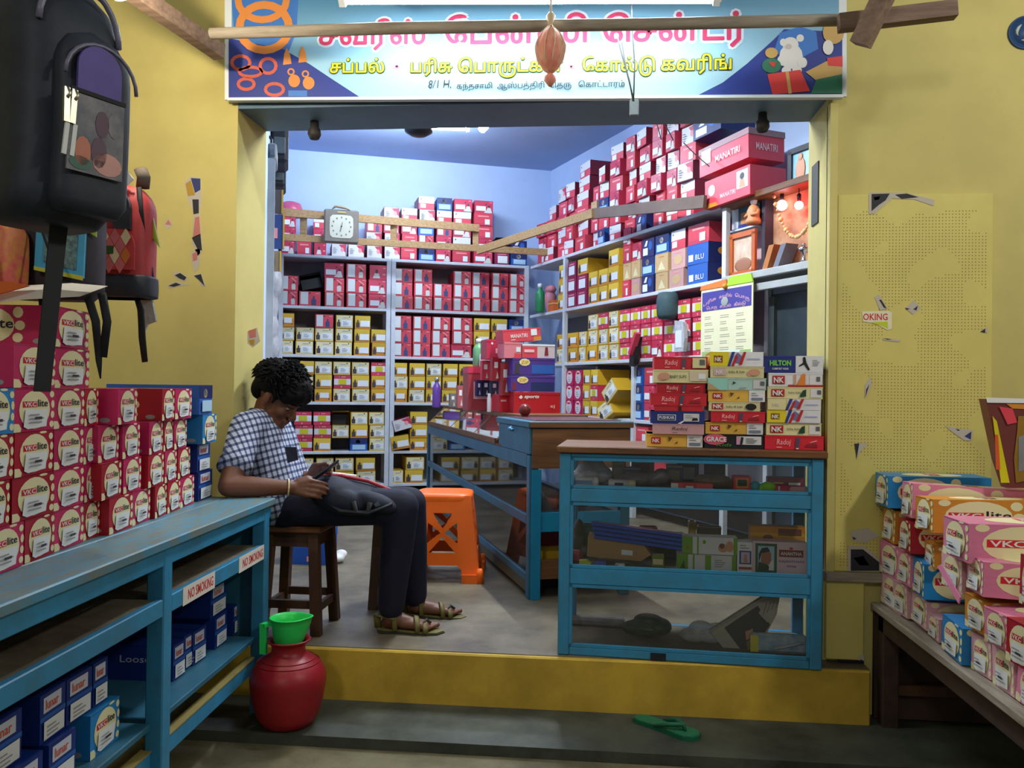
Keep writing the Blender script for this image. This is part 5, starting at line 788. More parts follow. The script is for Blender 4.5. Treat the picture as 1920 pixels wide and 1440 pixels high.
for code, px, py, w_, h_, tl, lb in (('J', 1322, 392, .50, .20, -.10, '@, lowest of three at the right rack top'), ('H', 1312, 332, .55, .20, -.13, '@ and grey lid, middle of three at the right rack top'), ('n', 1283, 262, .34, .14, -.05, 'dark mauve box topmost of the pile at the right rack top')):
    s, z = ron(px, py, -.06); box(code, MRK @ Matrix.Translation((s, -.06 if code != 'n' else .02, z)), w_, .3, h_, lb, GT, tilt=(tl*.2, 0))
s, z = ron(1196, 262, .1); box('W', MRK @ Matrix.Translation((s, .04, 3.53)), .3, .28, .13, '@ tilted on the pile beside the hanging wires', GT, tilt=(.16, 0)) if 0 else None
# box turned sideways among the yellow ones, leaning yellow pair, big red one over blue
s, z = ron(1292, 445, .0); box('H', MRK @ Matrix.Translation((ron(1294, 430)[0], .0, 2.585 if 0 else 2.42)), .34, .3, .17, 'red lettered shoebox on blue ones beside the altar panel', GT) if 0 else None
for px, py, rl, yw, lb in ((1128, 790, -.5, .5, 'yellow shoebox leaning, lower of the tumbled pair, right rack fourth shelf'), (1138, 745, -.72, .4, 'yellow shoebox leaning, upper of the tumbled pair, right rack fourth shelf')):
    s, z = ron(px, py, -.08); box('c', MRK @ Matrix.Translation((s, -.08, max(z, 1.08))), .2, .3, .14, lb, 'tumbled shoeboxes on the right rack', tilt=(rl, 0), yaw_=yw*.3)

# ------------------------------------------------------------------ left bench: sandal boxes with their ends to the aisle
L0, L1 = onz(47, 1058, .87), onz(364, 934, .87); LD = (L1-L0); LD.z = 0; LD.normalize(); LN = Vector((-LD.y, LD.x, 0)); LA = math.atan2(LD.y, LD.x)
GL = 'sandal boxes stacked on the blue bench'
def lbox(row, xl, xr, code, o=0., d=.27, h=.1085, label=None, z0=.871, yw=0.):
    z = z0+(row-1)*h; p0 = L0 - LN*o; zm = z+h/2
    def hit(px):                                        # pixel column meets the stack front at this height
        py = 1000.
        for _ in range(6):
            q = onplane(px, py, p0, LN); py -= (zm-q.z)*FPX/max((q-CAM).length, .5)
        return q
    a, c = hit(xl), hit(xr); wd = (c-a).length
    return box(code, Matrix.Translation((a.x, a.y, z)) @ Matrix.Rotation(LA, 4, 'Z'), wd-.003, d, h-.0015, label, GL, 'sandal_box', 'sandal box', yaw_=yw)
rows = [
 [(-32,45,'V'), (47,102,'v'), (103,156,'V'), (157,186,'v'), (207,247,'v',.033), (249,281,'V',.033), (290,313,'v',.045), (314,338,'v',.045), (339,363,'V',.045)],
 [(-45,19,'v'), (25,100,'v'), (101,157,'V'), (158,187,'V'), (189,229,'v',.03), (232,264,'V',.03), (278,307,'v',.045), (308,332,'V',.045), (333,357,'v',.045)],
 [(-45,26,'v'), (27,100,'v'), (102,156,'V'), (157,184,'V'), (185,222,'V',.02), (229,263,'V',.03), (279,306,'V',.045), (307,325,'v',.04), (326,351,'V',.045)],
 [(-45,25,'U'), (28,100,'V'), (101,158,'V'), (159,184,'v'), (222,256,'V',.05), (303,328,'v',.06), (330,358,'V',.06)],
 [(28,102,'V'), (103,166,'V')],
 [(101,167,'V')]]
colname = ['at the frame edge', 'second from the frame edge', 'third from the frame edge', 'fourth from the frame edge', 'fifth from the frame edge', 'sixth from the frame edge', 'fourth from the blue boxes', 'third from the blue boxes', 'next to the blue boxes']
for r, row in enumerate(rows):
    rw = ['bottom row', 'second row up', 'third row up', 'fourth row up', 'fifth row up', 'alone on top'][r]
    for i, t in enumerate(row):
        where = f'{ORD[i]} from the frame edge' if len(row) > 1 else 'over the others'
        lbox(r+1, t[0], t[1], t[2], t[3] if len(t) > 3 else 0., label=f'@, bench {rw}, {where}', yw=rnd.uniform(-.05, .03))
for i, (r, xl, xr, c, o, lb) in enumerate(((1,372,398,'u',.05,'lowest of the blue stack by the elbow'), (2,370,394,'u',.05,'second of the blue stack by the elbow'), (3,380,406,'U',.08,'third of the blue stack by the elbow'), (4,374,398,'b',.08,'topmost of the blue stack, long side forward'))):
    lbox(r, xl, xr, c, o, .30 if r < 4 else .34, .112, label='@, '+lb)

# under the bench
GU = 'blue boxes on the lower bench shelves'
BNn = Vector((-BD.y, BD.x, 0))
def ubox(xl, xr, yb, yt, code, ins, label, d=.26):
    pl = B0 + BNn*ins; a, c, t = onplane(xl, yb, pl, BNn), onplane(xr, yb, pl, BNn), onplane(xl, yt, pl, BNn)
    c2 = onplane(xr, yb-(c.z-a.z)*0, pl, BNn); wd = max(.05, (Vector((c2.x, c2.y, 0))-Vector((a.x, a.y, 0))).length)
    hh = .118; lev = round((a.z-.34)/hh); z = .339+max(0, lev)*hh
    box(code, Matrix.Translation((a.x, a.y, z)) @ Matrix.Rotation(BA, 4, 'Z'), min(wd, .2), min(d, .5-ins), hh-.002, label, GU, 'sandal_box', 'sandal box', yaw_=rnd.uniform(-.04, .04))
for i, (xl, xr, yb, yt) in enumerate(((324,345,1322,1262), (362,384,1284,1222), (402,424,1252,1190), (436,454,1222,1168))): ubox(xl, xr, yb, yt, 'u', .12, f'@, lower shelf right bay, bottom row, {ORD[i]} from bay post')
for i, (xl, xr, yb, yt) in enumerate(((345,368,1232,1178), (394,423,1190,1140), (436,458,1165,1114))): ubox(xl, xr, yb, yt, 'u', .13, f'@, lower shelf right bay, upper row, {ORD[i]} from bay post')
for i, (xl, xr, yb, yt, c) in enumerate(((20,78,1560,1440,'u'), (90,140,1500,1395,'u'), (168,222,1445,1355,'U'))): ubox(xl, xr, yb, yt, c, .07, f'@, lower shelf left bay, bottom row, {ORD[i]} from frame edge')
for i, (xl, xr, yb, yt, c) in enumerate(((-30,40,1470,1395,'u'), (72,122,1430,1345,'u'), (124,170,1390,1308,'u'), (174,200,1345,1280,'u'))): ubox(xl, xr, yb, yt, c, .09, f'@, lower shelf left bay, upper row, {ORD[i]} from frame edge')
for k, (t0, z0) in enumerate(((.28, .339), (.28, .49))):
    box('u', Matrix.Translation((B0.x, B0.y, 0)) @ Matrix.Rotation(BA, 4, 'Z') @ Matrix.Translation((.36, .42, z0)), .34, .11, .149, f'large dark blue carton at the shelf back, {["lower", "upper"][k]} of two', GU, 'carton', 'carton')

# ------------------------------------------------------------------ right table: tumbled sandal boxes
GR = 'sandal boxes heaped on the low right table'
RX = Vector((1, 0, 0))
def rbox(xl, xr, yb, yt, code, label, o=0., d=.28, tilt=0., yw=0., z=None):
    pl = Vector((RTX+.02-o, 0, 0)); a, c, t = onplane(xl, yb, pl, RX), onplane(xr, yb, pl, RX), onplane(xl, yt, pl, RX)
    wd = abs(a.y-c.y); box(code, Matrix.Translation((a.x, min(a.y, 3.395), max(a.z, .501) if z is None else z)) @ Matrix.Rotation(-PI/2, 4, 'Z'), min(max(wd, .1), .2), d, max(.07, min(t.z-a.z, .125)), label, GR, 'sandal_box', 'sandal box', tilt=(tilt+rnd.uniform(-.05, .05), rnd.uniform(-.04, .04)), yaw_=yw+rnd.uniform(-.13, .10))
for t in (
 (1629,1660,1112,1058,'K','@, table bottom row, first from the board'), (1636,1664,1060,1003,'P','@, table second row, first from the board'), (1642,1664,1002,942,'Y','@, table third row, first from the board'), (1630,1657,938,882,'U','@, topmost at the board, blue lid scuffed',.03,.36),
 (1675,1702,1142,1085,'K','@, table bottom row, second from the board'), (1680,1709,1085,1028,'P','@, table second row, second from the board',.015), (1681,1712,1024,968,'v','@, table third row, second from the board',.03), (1686,1715,962,900,'P','@, table top row, second from the board',.03,.4),
 (1707,1738,1160,1108,'K','@, table bottom row, third from the board'), (1708,1736,1106,1042,'U','@, table second row, third from the board',.02), (1730,1757,1052,1012,'Y','@, table third row, third from the board'), (1719,1748,988,928,'Y','@, table top row with long orange side',.04,.4),
 (1738,1763,1188,1146,'K','@, table bottom row, fourth from the board'), (1763,1806,1215,1150,'U','@, big blue one with raised lid on table edge',.02), (1768,1802,1095,1032,'K','@, table third row, fourth from the board',.02), (1770,1814,1036,966,'P','@, large top one with lettering on its side',.05,.42),
 (1812,1850,1172,1110,'Y','@, table middle row, fifth from the board',.01), (1822,1858,1265,1198,'K','@, table bottom row, fifth from the board'), (1806,1850,1098,1036,'P','@, second row from top with lettering on side',.03,.36),
 (1850,1888,1200,1136,'P','@, table middle row, sixth from the board',.02), (1860,1904,1300,1224,'K','@, table bottom row, sixth from the board'), (1890,1940,1236,1156,'v','@, table middle row at the frame edge',.03), (1906,1960,1330,1254,'P','@, table bottom row at the frame edge'), (1908,1956,1128,1030,'v','@, table upper row at the frame edge',.05)):
    rbox(*t)
q = onplane(1750, 1132, Vector((RTX, 0, 0)), RX)
box('d', Matrix.Translation((q.x-.0, q.y, q.z)) @ Matrix.Rotation(-PI/2, 4, 'Z'), .12, .25, .1, 'torn open dark box with pink flap amid the table heap', GR, 'sandal_box', 'sandal box') if 0 else None
o = MB(PINKB); o.plate([onplane(a, b, Vector((RTX-.05, 0, 0)), RX) for a, b in ((1757,1062),(1764,1058),(1800,1120),(1797,1132))], (1, 0, 0), .004, PINKB); tag(o.obj('box_flap'), 'loose pink cardboard flap sticking out of the table heap', 'cardboard')

# ------------------------------------------------------------------ slim cartons stacked on the front counter
CM = Matrix.Translation(cnt.location) @ Matrix.Rotation(cnt.rotation_euler.z, 4, 'Z')
NKR = P('carton_logo_red', (186, 34, 40)); SCRIPT = P('carton_pale_script', (240, 190, 190)); SOCK = P('sock_grey', (70, 74, 96)); BAR = P('barcode_grey', (96, 98, 100)); BABY = P('baby_print', (206, 150, 120)); PALEY = P('pale_yellow_print', (236, 226, 150))
BRED, BCRM, BMINT, BPINK, BNAVY, BYEL, BBLK, BWHT = card('slim_red', (212, 40, 54)), card('slim_cream', (232, 222, 166)), MINT, card('slim_pink', (212, 162, 166)), card('slim_navy', (42, 54, 130)), card('slim_yellow', (226, 178, 74)), card('slim_black', (30, 32, 38)), card('slim_white', (226, 226, 228))
def nk(f, x, z=.24, w=.17, h=.5, m=NKR): f.rect(m, x, z, x+w, z+h, 1); f.text(WHITE, 'NK', x+.02, z+.09, w-.04, h-.2, 2.4, .03)
def bars(f, x): f.rect(WHT, x, .12, x+.2, .86, 1); f.rect(BAR, x+.12, .4, x+.19, .74, 2)
def d_radoj(f): f.text(SCRIPT, 'Radoj', .2, .24, .24, .5, 2, 0, .15); f.rect(SCRIPT, .2, .14, .29, .19, 2); f.poly(SOCK, [(.52,.1),(.57,.1),(.6,.85),(.53,.85)], 2); f.rect(WHT, .53, .06, .57, .14, 2.5); f.poly(P('slim_dark_red', (150, 26, 40)), [(.68,.2),(.9,.2),(.88,.45),(.7,.4)], 1.2); f.poly(SCRIPT, [(.76,.5),(.88,.64),(.88,.7),(.78,.58)], 2)
def d_radojtag(f): d_radoj(f); f.rect(BCRM, .72, .12, .97, .9, 2.5); f.rect(BAR, .85, .34, .95, .78, 3)
def d_baby(f): f.ell(BABY, .2, .5, .1, .28, 2); f.ell(P('baby_wrap', (226, 150, 150)), .14, .46, .06, .3, 1.5); f.text(DKG, 'BABY SLIPS', .3, .36, .3, .22, 2); f.rect(P('pale_foil', (214, 196, 170)), .66, .14, .97, .9, 1.5); f.rect(S_W, .82, .3, .95, .7, 2)
def d_kids(f): f.rect(P('faded_logo', (206, 172, 170)), .06, .2, .28, .82, 1); f.text(WHITE, 'NK', .1, .32, .14, .36, 2, .02); f.text(DKG, 'baby & kids', .34, .38, .3, .26, 2); f.ell(BABY, .82, .5, .11, .3, 2); f.ell(P('baby_wrap', (226, 150, 150)), .74, .4, .05, .26, 1.6)
def d_mint(f): f.rect(P('mint_deep', (150, 206, 192)), 0, 0, .34, 1, 1); f.poly(TANB, [(0,0),(.2,0),(.05,.5),(0,.6)], 1.5); f.ell(DKG, .45, .6, .04, .16, 2, 3); bars(f, .78); mini(f, GREYP, .54, .1, .2, .2, 1)
def d_nky(f): nk(f, .08); f.poly(P('dark_olive', (96, 70, 20)), [(.38,.8),(.46,.74),(.4,.4)], 2); f.poly(P('dark_olive', (96, 70, 20)), [(.5,.3),(.56,.46),(.54,.24)], 2); f.rect(BWHT, .72, 0, 1, 1, 1); f.rect(P('barcode_blue', (120, 130, 150)), .76, .14, .96, .36, 2); mini(f, GREYP, .76, .5, .14, .36, 2)
def d_two(f): f.rect(LIME if 0 else P('strong_yellow', (228, 206, 36)), 0, 0, .36, 1, 1); f.rect(BWHT, .36, 0, 1, 1, .8); nk(f, .07); f.poly(P('deep_blue_stripe', (50, 54, 130)), [(.33,.0),(.38,0),(.47,1),(.41,1)], 2); f.poly(NKR, [(.4,0),(.45,0),(.52,.62),(.5,.9)], 2); f.poly(NKR, [(.54,.1),(.6,.1),(.68,1),(.63,1)], 2.2); f.poly(P('player_print', (120, 110, 150)), [(.45,.3),(.55,.2),(.6,.7),(.52,.95),(.46,.7)], 1.8); f.rect(P('lilac_line', (180, 180, 220)), .7, .46, .94, .56, 2)
def d_nkc(f): nk(f, .07, .18, .24, .62); f.text(DKG, 'baby kids', .38, .4, .22, .2, 2); f.poly(DKG, [(.58,.15),(.7,.2),(.7,.8),(.64,.7),(.6,.4)], 2); bars(f, .78)
def d_nkblk(f): nk(f, .06, .2, .22, .62); f.text(INK, 'baby & kids', .34, .32, .32, .26, 2); f.ell(INK, .82, .48, .11, .36, 2)
def d_nkw(f): nk(f, .07, .18, .23, .62); f.poly(P('orange_wedge', (222, 130, 50)), [(.52,.1),(.68,.1),(.68,.95),(.62,.95)], 1.5); f.rect(NKR, .36, 0, 1, .14, 1.2); f.poly(BABY, [(.47,.1),(.51,.1),(.51,.9),(.47,.9)], 1.8); bars(f, .76)
def d_push(f): f.rect(S_W, .13, .26, .47, .74, 1); f.rect(BNAVY, .145, .31, .455, .69, 1.5); f.text(WHITE, 'PUSHKAR', .16, .38, .28, .24, 2.4, .02); f.rect(WHT, .61, .2, .9, .84, 1.5); mini(f, GREYP, .64, .45, .2, .3, 2); f.poly(INK, [(.76,.25),(.88,.3),(.86,.5),(.78,.46)], 2); f.poly(S_W, [(.5,0),(.56,0),(.62,.2),(.6,.26)], 2)
def d_pinkr(f): f.text(INK, 'Radoj', .38, .3, .3, .42, 2, 0, .15); f.rect(INK, .38, .14, .48, .18, 2)
def d_grace(f): f.ell(P('hot_pink_glow', (216, 90, 120)), .18, .62, .2, .4, 1); f.text(WHITE, 'GRACE', .03, .46, .34, .36, 2.4, .025); f.text(GRNB, 'Kids', .2, .14, .26, .22, 2, 0, .2); f.rect(BWHT, .57, .28, .96, .88, 1.2); f.rect(P('lilac_panel', (206, 150, 180)), .54, .28, .6, .88, 1.6); f.poly(INK, [(.6,.3),(.64,.3),(.66,.8),(.62,.86)], 2); mini(f, BAR, .7, .36, .22, .42, 4)
def d_hilt(f): f.rect(BWHT, .54, 0, 1, 1, 1); f.text(P('neon_green', (120, 214, 40)), 'HILTON', .1, .42, .36, .32, 2.2, .03); f.text(WHITE, 'COMFORT WEAR', .14, .18, .28, .12, 2); f.poly(INK, [(.66,.92),(.70,.95),(.72,.6),(.78,.2),(.75,.14),(.68,.5),(.60,.36),(.59,.42),(.66,.6)], 2); mini(f, GREYP, .82, .4, .14, .4, 4)
stacks = [
 [(1213,1318,.052,BYEL,d_nky,'yellow carton marked NK'), (1224,1320,.042,BPINK,d_pinkr,'plain pink carton lettered Radoj'), (1220,1321,.05,BNAVY,d_push,'navy blue carton lettered PUSHKAR'), (1227,1318,.022,BRED,lambda f: f.rect(INK, .5, .1, .56, .9, 1.5),'thin plain red carton'), (1220,1325,.05,BRED,d_radoj,'red carton lettered Radoj, lower of two'), (1232,1323,.042,card('slim_deep_red', (200, 28, 44)),d_radoj,'shiny red carton with glare'), (1226,1328,.054,BCRM,d_baby,'cream carton with baby picture and foil end'), (1227,1327,.052,BRED,d_radojtag,'red carton with price tag')],
 [(1321,1432,.056,BBLK,d_grace,'black carton lettered GRACE'), (1323,1431,.048,BYEL,d_nky,'lower yellow carton marked NK'), (1333,1434,.044,BRED,d_radoj,'red carton lettered Radoj'), (1329,1425,.038,BCRM,d_nkblk,'cream carton marked NK with black picture'), (1328,1434,.046,BYEL,d_nky,'upper yellow carton marked NK'), (1327,1436,.048,BMINT,d_mint,'pale mint green carton'), (1332,1432,.046,BCRM,d_kids,'pale cream carton with faded logo'), (1331,1431,.058,BYEL,d_two,'yellow and white striped carton')],
 [(1434,1544,.056,BRED,d_radoj,'red carton lettered Radoj'), (1437,1540,.05,BCRM,d_nkc,'lower cream carton marked NK'), (1438,1538,.05,BWHT,d_two,'yellow striped carton marked NK, lower of two'), (1439,1539,.044,BCRM,lambda f: (d_two(f), f.rect(BCRM, 0, 0, .34, 1, 1.3), nk(f, .07)),'cream striped carton marked NK'), (1439,1542,.048,BCRM,d_nkc,'upper cream carton marked NK'), (1441,1542,.054,BWHT,d_nkw,'white and orange carton marked NK'), (1433,1544,.068,BNAVY,d_hilt,'navy and white carton lettered HILTON')]]
CN = CM.to_3x3() @ Vector((0, 1, 0))
for si, st_ in enumerate(stacks):
    z = .8425
    for ci, (xl, xr, h, m, fn, lb) in enumerate(st_):
        pl = CM @ Vector((0, .055, 0)); zz = z+.25; py = 725 + (CAM.z-zz-h/2)*463
        a, c = onplane(xl, py, pl, CN), onplane(xr, py, pl, CN); wd = (c-a).length
        b = MB(m); b.box(0, 1, 0, 1, 0, 1, m); b.box(-.004, 1.004, -.006, .9, .9, 1.0, m); fn(Face(b, 'F', .012)); la = CM.inverted() @ a
        o = link('slim_carton', b.mesh('slim_carton')); o.matrix_world = CM @ Matrix.Translation((la.x, .055+rnd.uniform(-.008, .012), z)) @ Matrix.Rotation(rnd.uniform(-.02, .02), 4, 'Z') @ Matrix.Diagonal((wd, .24, h-.001, 1))
        b = MB(m); b.box(-.006, 1.006, -.01, 1.0, .62, 1.005, m) if 0 else None
        tag(o, f'{lb}, {["left", "middle", "right"][si]} stack on counter', 'carton', 'slim cartons stacked on the front counter'); z += h

# ------------------------------------------------------------------ things inside the front counter (local counter coordinates)
def cpx(px, py, d=.12):                                # pixel -> local x, z at depth d behind the counter front
    q = CM.inverted() @ onplane(px, py, CM @ Vector((0, d, 0)), CN); return q.x, q.z
GC = 'small goods inside the front counter'
def cthing(name, label, cat, build, px, py, d, z=None, rz=0., tilt=0.):
    x, zz = cpx(px, py, d); zz = zz if z is None else z
    b = MB(WHITE); r = build(b); o = b.obj(name); o.matrix_world = CM @ Matrix.Translation((x, d, zz)) @ Matrix.Rotation(rz, 4, 'Z') @ Matrix.Rotation(tilt, 4, 'Y')
    tag(o, label, cat, GC); return o
T1, T2, T3 = .669, .348, .035
def cyl(b, l, r, m, capm=None, capl=0):
    b.tube([(0,0,r),(.004,0,r),(l-capl,0,r)], [r*.9, r, r], m, 14)
    if capl: b.tube([(l-capl,0,r),(l-.006,0,r),(l,0,r)], [r*.98, r*.98, r*.8], capm or m, 14)
cthing('talc_bottle', 'white talc bottle lying at the left of the top compartment', 'bottle', lambda b: (cyl(b, .115, .022, BWHT, WHT, .02), b.box(.02, .09, -.0225, -.022, .016, .03, P('pale_blue_text', (120, 160, 200)))), 1070, 905, .07, T1)
cthing('talc_bottle', 'second white bottle with blue lettering, top compartment', 'bottle', lambda b: (cyl(b, .11, .018, BWHT, CREAM, .03), b.box(.025, .06, -.0185, -.018, .013, .024, BNAVY)), 1141, 908, .07, T1)
cthing('soap_carton', 'flat coral red carton in front of top compartment', 'carton', lambda b: (b.cbox(0, .165, 0, .05, 0, .031, card('coral', (226, 84, 84)), .002), b.box(.05, .1, -.001, 0, .003, .028, REDP), b.box(0, .028, -.001, 0, .002, .029, S_W), b.box(.058, .088, -.0016, 0, .01, .02, S_W)), 1258, 920, .05, T1)
cthing('clock_carton', 'small red carton with black window, top compartment', 'carton', lambda b: (b.cbox(0, .068, 0, .07, 0, .062, BRED, .003), b.box(.016, .052, -.002, 0, .024, .05, INK), b.box(.01, .058, -.001, 0, .016, .054, ORAB), b.box(.014, .054, -.002, 0, .005, .011, PALEY)), 1375, 920, .06, T1)
cthing('toy_ball', 'small teal plastic ball in the top compartment', 'toy', lambda b: b.ball((0,0,.022), .022, P('teal_plastic', (50, 160, 170))), 1416, 915, .07, T1)
cthing('toy_ball', 'bright lime green plastic toy in top compartment', 'toy', lambda b: (b.ball((0,0,.022), (.032,.022,.022), P('lime_plastic', (130, 206, 30))), b.ball((-.03,0,.016), .016, MATS['lime_plastic'])), 1440, 915, .07, T1)
cthing('toy_packet', 'pink striped packet at right of the top compartment', 'packet', lambda b: (b.cbox(0, .06, 0, .03, 0, .03, MAG, .008), b.cbox(.058, .125, .004, .03, 0, .026, BPINK, .01), b.tube([(.02,-.001,.005),(.02,-.001,.028)], .004, S_W, 6)), 1451, 920, .06, T1)
cthing('flat_carton', 'dark red carton behind the pink packet', 'carton', lambda b: (b.cbox(0, .14, 0, .06, 0, .055, MAR, .003), b.box(.02, .06, -.001, 0, .03, .036, TANB), b.box(.08, .125, -.001, 0, .026, .036, S_G)), 1440, 900, .13, T1)
def lumps(b, m, pts):
    for x, y, z, rx, ry, rz_ in pts: b.ball((x, y, z), (rx, ry, rz_), m, 14, 9)
def poly_bag(name, label, px, py, d, z, pts, m, voxel=.008):
    x, zz = cpx(px, py, d); b = MB(m); lumps(b, m, pts); o = blend(name, b, voxel, 2); o.matrix_world = CM @ Matrix.Translation((x, d, z)); tag(o, label, 'bag', GC); return o
PLAS = mat('milky_plastic_film', (196, 198, 204), .25, dirt=.25, scale=25, bump=.6, alpha=.85); PLAG = mat('grey_plastic_film', (120, 116, 120), .3, dirt=.35, scale=22, bump=.6)
poly_bag('plastic_bag', 'crumpled white plastic bag behind the talc bottle', 1105, 895, .2, T1, [(0,0,.05,.06,.05,.05),(.05,.01,.04,.05,.04,.04),(-.04,0,.03,.04,.04,.03),(.03,0,.075,.04,.035,.03)], PLAS)
poly_bag('plastic_bag', 'dark grey plastic bag behind the second bottle', 1195, 905, .15, T1, [(0,0,.03,.07,.05,.03),(.06,.01,.03,.05,.04,.03),(-.05,0,.025,.05,.04,.025),(.1,0,.045,.04,.03,.035)], PLAG)
poly_bag('plastic_bag', 'brownish plastic bag in the middle of the top compartment', 1345, 905, .16, T1, [(0,0,.03,.06,.05,.03),(.05,.01,.02,.05,.04,.02),(-.05,0,.03,.05,.04,.028)], mat('brown_film', (112, 96, 74), .4, dirt=.3, scale=20, bump=.5))
for lb, px, d, w_, h_, m, m2 in (('yellow tea carton behind the top compartment bags', 1160, .3, .06, .09, card('tea_yellow', (196, 160, 60)), CREAM), ('blue lidded tub with white top, top compartment', 1185, .26, .075, .07, BLUB, WHT), ('pale pink carton standing in the top compartment', 1205, .34, .1, .11, card('skin_pink', (206, 166, 150)), MAR), ('blue carton with yellow picture, top compartment', 1265, .27, .07, .085, BLUB, PALEY), ('navy carton lettered BLU, top compartment', 1290, .31, .09, .1, NAVYB, S_W), ('grey pouch hanging at the top compartment', 1340, .33, .09, .095, card('grey_pouch', (128, 122, 130)), PLAG)):
    cthing('small_carton', lb, 'carton', lambda b: (b.cbox(-w_/2, w_/2, 0, .05, 0, h_, m, .003), b.box(-w_*.36, w_*.3, -.002, 0, h_*.2, h_*.7, m2), b.box(-w_*.46, w_*.46, -.001, 0, h_*.84, h_*.95, m2)), px, 890, d, T1)
# middle compartment
BSTR = mat('glossy_blue_plastic', (36, 84, 190), .3, dirt=.1)
for k in range(4):
    cthing('plastic_ruler', f'long blue plastic strip in middle compartment, {ORD[k]} from the top', 'strip', lambda b: b.cbox(-.19, .19, 0, .05, 0, .013, BSTR, .002), 1195+k*2, 1000+k*9, .1-.008*k, T2+.142-.0165*k, 0, .10)
cthing('brown_carton', 'plain brown carton with white label, middle compartment', 'carton', lambda b: (b.plate([(-.13,0,0),(.09,0,-.0),(.13,0,.03),(.09,0,.075),(-.13,0,.085)], (0,1,0), .1, card('kraft', (176, 136, 84))), b.box(.01, .055, -.001, 0, .02, .04, S_W)), 1160, 1030, .09, T2+.028, 0, .05)
cthing('clip_packet', 'yellow plastic clip at left of middle compartment', 'clip', lambda b: b.plate([(0,0,0),(.04,0,-.001),(.05,0,.012),(.03,0,.022),(0,0,.02)], (0,1,0), .03, P('lemon_plastic', (196, 200, 40))), 1086, 1046, .06, T2+.002)
cthing('clip_packet', 'blue plastic clip beside the yellow one', 'clip', lambda b: b.plate([(0,0,.005),(.05,0,0),(.05,0,.018),(.01,0,.02)], (0,1,0), .03, P('periwinkle_plastic', (90, 100, 190))), 1113, 1048, .06, T2+.002)
cthing('plastic_stopper', 'small white plastic cap on middle shelf', 'stopper', lambda b: (b.cbox(0, .04, 0, .02, 0, .016, WPL, .004), b.cbox(.002, .014, -.002, .0, .002, .014, GREYP, .0005)), 1153, 1056, .05, T2+.001)
cthing('red_packet', 'dull red packet at the left end of middle compartment', 'packet', lambda b: b.cbox(0, .05, 0, .05, 0, .05, MAR, .01), 1068, 1046, .1, T2+.001)
def baby_print(b, w_, h_, y, top):
    b.box(0, w_*.19, -.001, 0, 0, h_, card('leaf_green', (112, 170, 30))); b.box(w_*.27, w_*.30, -.001, 0, 0, h_, MATS['card_leaf_green']); b.box(w_*.93, w_, -.001, 0, 0, h_, MATS['card_leaf_green'])
    if top:
        f = Face(b, 'F', .002); f.ell(BABY, w_*.74, h_*.4, w_*.09, h_*.26, 1); f.ell(BABY, w_*.86, h_*.5, w_*.07, h_*.32, 1.4); f.ell(P('baby_hair', (110, 76, 56)), w_*.72, h_*.52, w_*.05, h_*.16, 1.6); f.ell(MATS['card_leaf_green'], w_*.4, h_*.72, w_*.03, h_*.12, 1.5); f.poly(RED, [(w_*.08,h_*.3),(w_*.12,h_*.3),(w_*.1,h_*.6)], 2)
    else:
        f = Face(b, 'F', .002); f.rect(MATS['card_leaf_green'], w_*.48, 0, w_*.58, h_, 1); mini(f, GREYP, w_*.64, h_*.3, w_*.2, h_*.5, 4); f.poly(DKG, [(w_*.06,h_*.2),(w_*.14,h_*.2),(w_*.12,h_*.7)], 2)
cthing('baby_carton', 'green and white carton with baby face, upper of two', 'carton', lambda b: (b.box(0, .215, 0, .07, 0, .068, BWHT), baby_print(b, .215, .068, 0, 1)), 1279, 1045, .06, T2+.069)
cthing('baby_carton', 'green and white carton under the baby face one', 'carton', lambda b: (b.box(0, .23, 0, .07, 0, .066, BWHT), baby_print(b, .23, .066, 0, 0)), 1269, 1070, .05, T2+.001)
cthing('green_packet', 'small green and yellow packet beside brown carton', 'packet', lambda b: (b.cbox(0, .05, 0, .03, 0, .05, card('olive_green', (120, 140, 40)), .002), b.box(.005, .045, -.001, 0, .01, .032, CREAM)), 1222, 1050, .1, T2+.001)
def lamp_box(b):
    b.box(0, .062, 0, .06, 0, .122, BWHT); f = Face(b, 'F', .001); f.rect(BNAVY, .008, .035, .054, .088, 1); f.rect(P('pale_violet', (190, 186, 214)), .014, .04, .048, .083, 2); f.poly(SKIN_P, [(.024,.042),(.04,.042),(.036,.075),(.028,.075)], 3); f.rect(P('brick_print', (170, 70, 56)), .006, .014, .056, .024, 1); mini(f, GREYP, .01, .095, .04, .02, 2)
cthing('white_carton', 'narrow white carton with blue framed picture', 'carton', lamp_box, 1382, 1070, .06, T2+.001)
def anantha(b):
    b.box(0, .205, 0, .07, 0, .13, card('pale_pink_white', (226, 200, 208))); f = Face(b, 'F', .001)
    f.rect(P('frame_green', (28, 92, 58)), .01, .006, .092, .122, 1); f.rect(P('sky_photo', (160, 200, 216)), .02, .016, .082, .112, 2); f.poly(P('skin_photo', (164, 104, 74)), [(.03,.04),(.05,.03),(.07,.05),(.07,.085),(.05,.1),(.034,.08)], 3); f.poly(INK, [(.024,.05),(.034,.084),(.066,.092),(.056,.108),(.034,.104),(.022,.08)], 4); f.poly(P('green_blouse', (24, 60, 50)), [(.02,.016),(.06,.016),(.076,.022),(.05,.042),(.022,.05)], 4); f.poly(WHITE, [(.06,.018),(.078,.02),(.078,.06),(.066,.05)], 4.5)
    f.rect(P('brown_band', (130, 50, 44)), .1, .072, .192, .100, 1); f.text(WHITE, 'ANANTHA', .106, .079, .08, .013, 2, .02); f.text(P('violet_letters', (110, 90, 150)), 'KAJANTHANI', .1, .048, .094, .012, 2, .01); f.text(P('violet_letters', (110, 90, 150)), 'soap', .13, .03, .036, .010, 2); f.ell(REDP, .146, .106, .008, .005, 1)
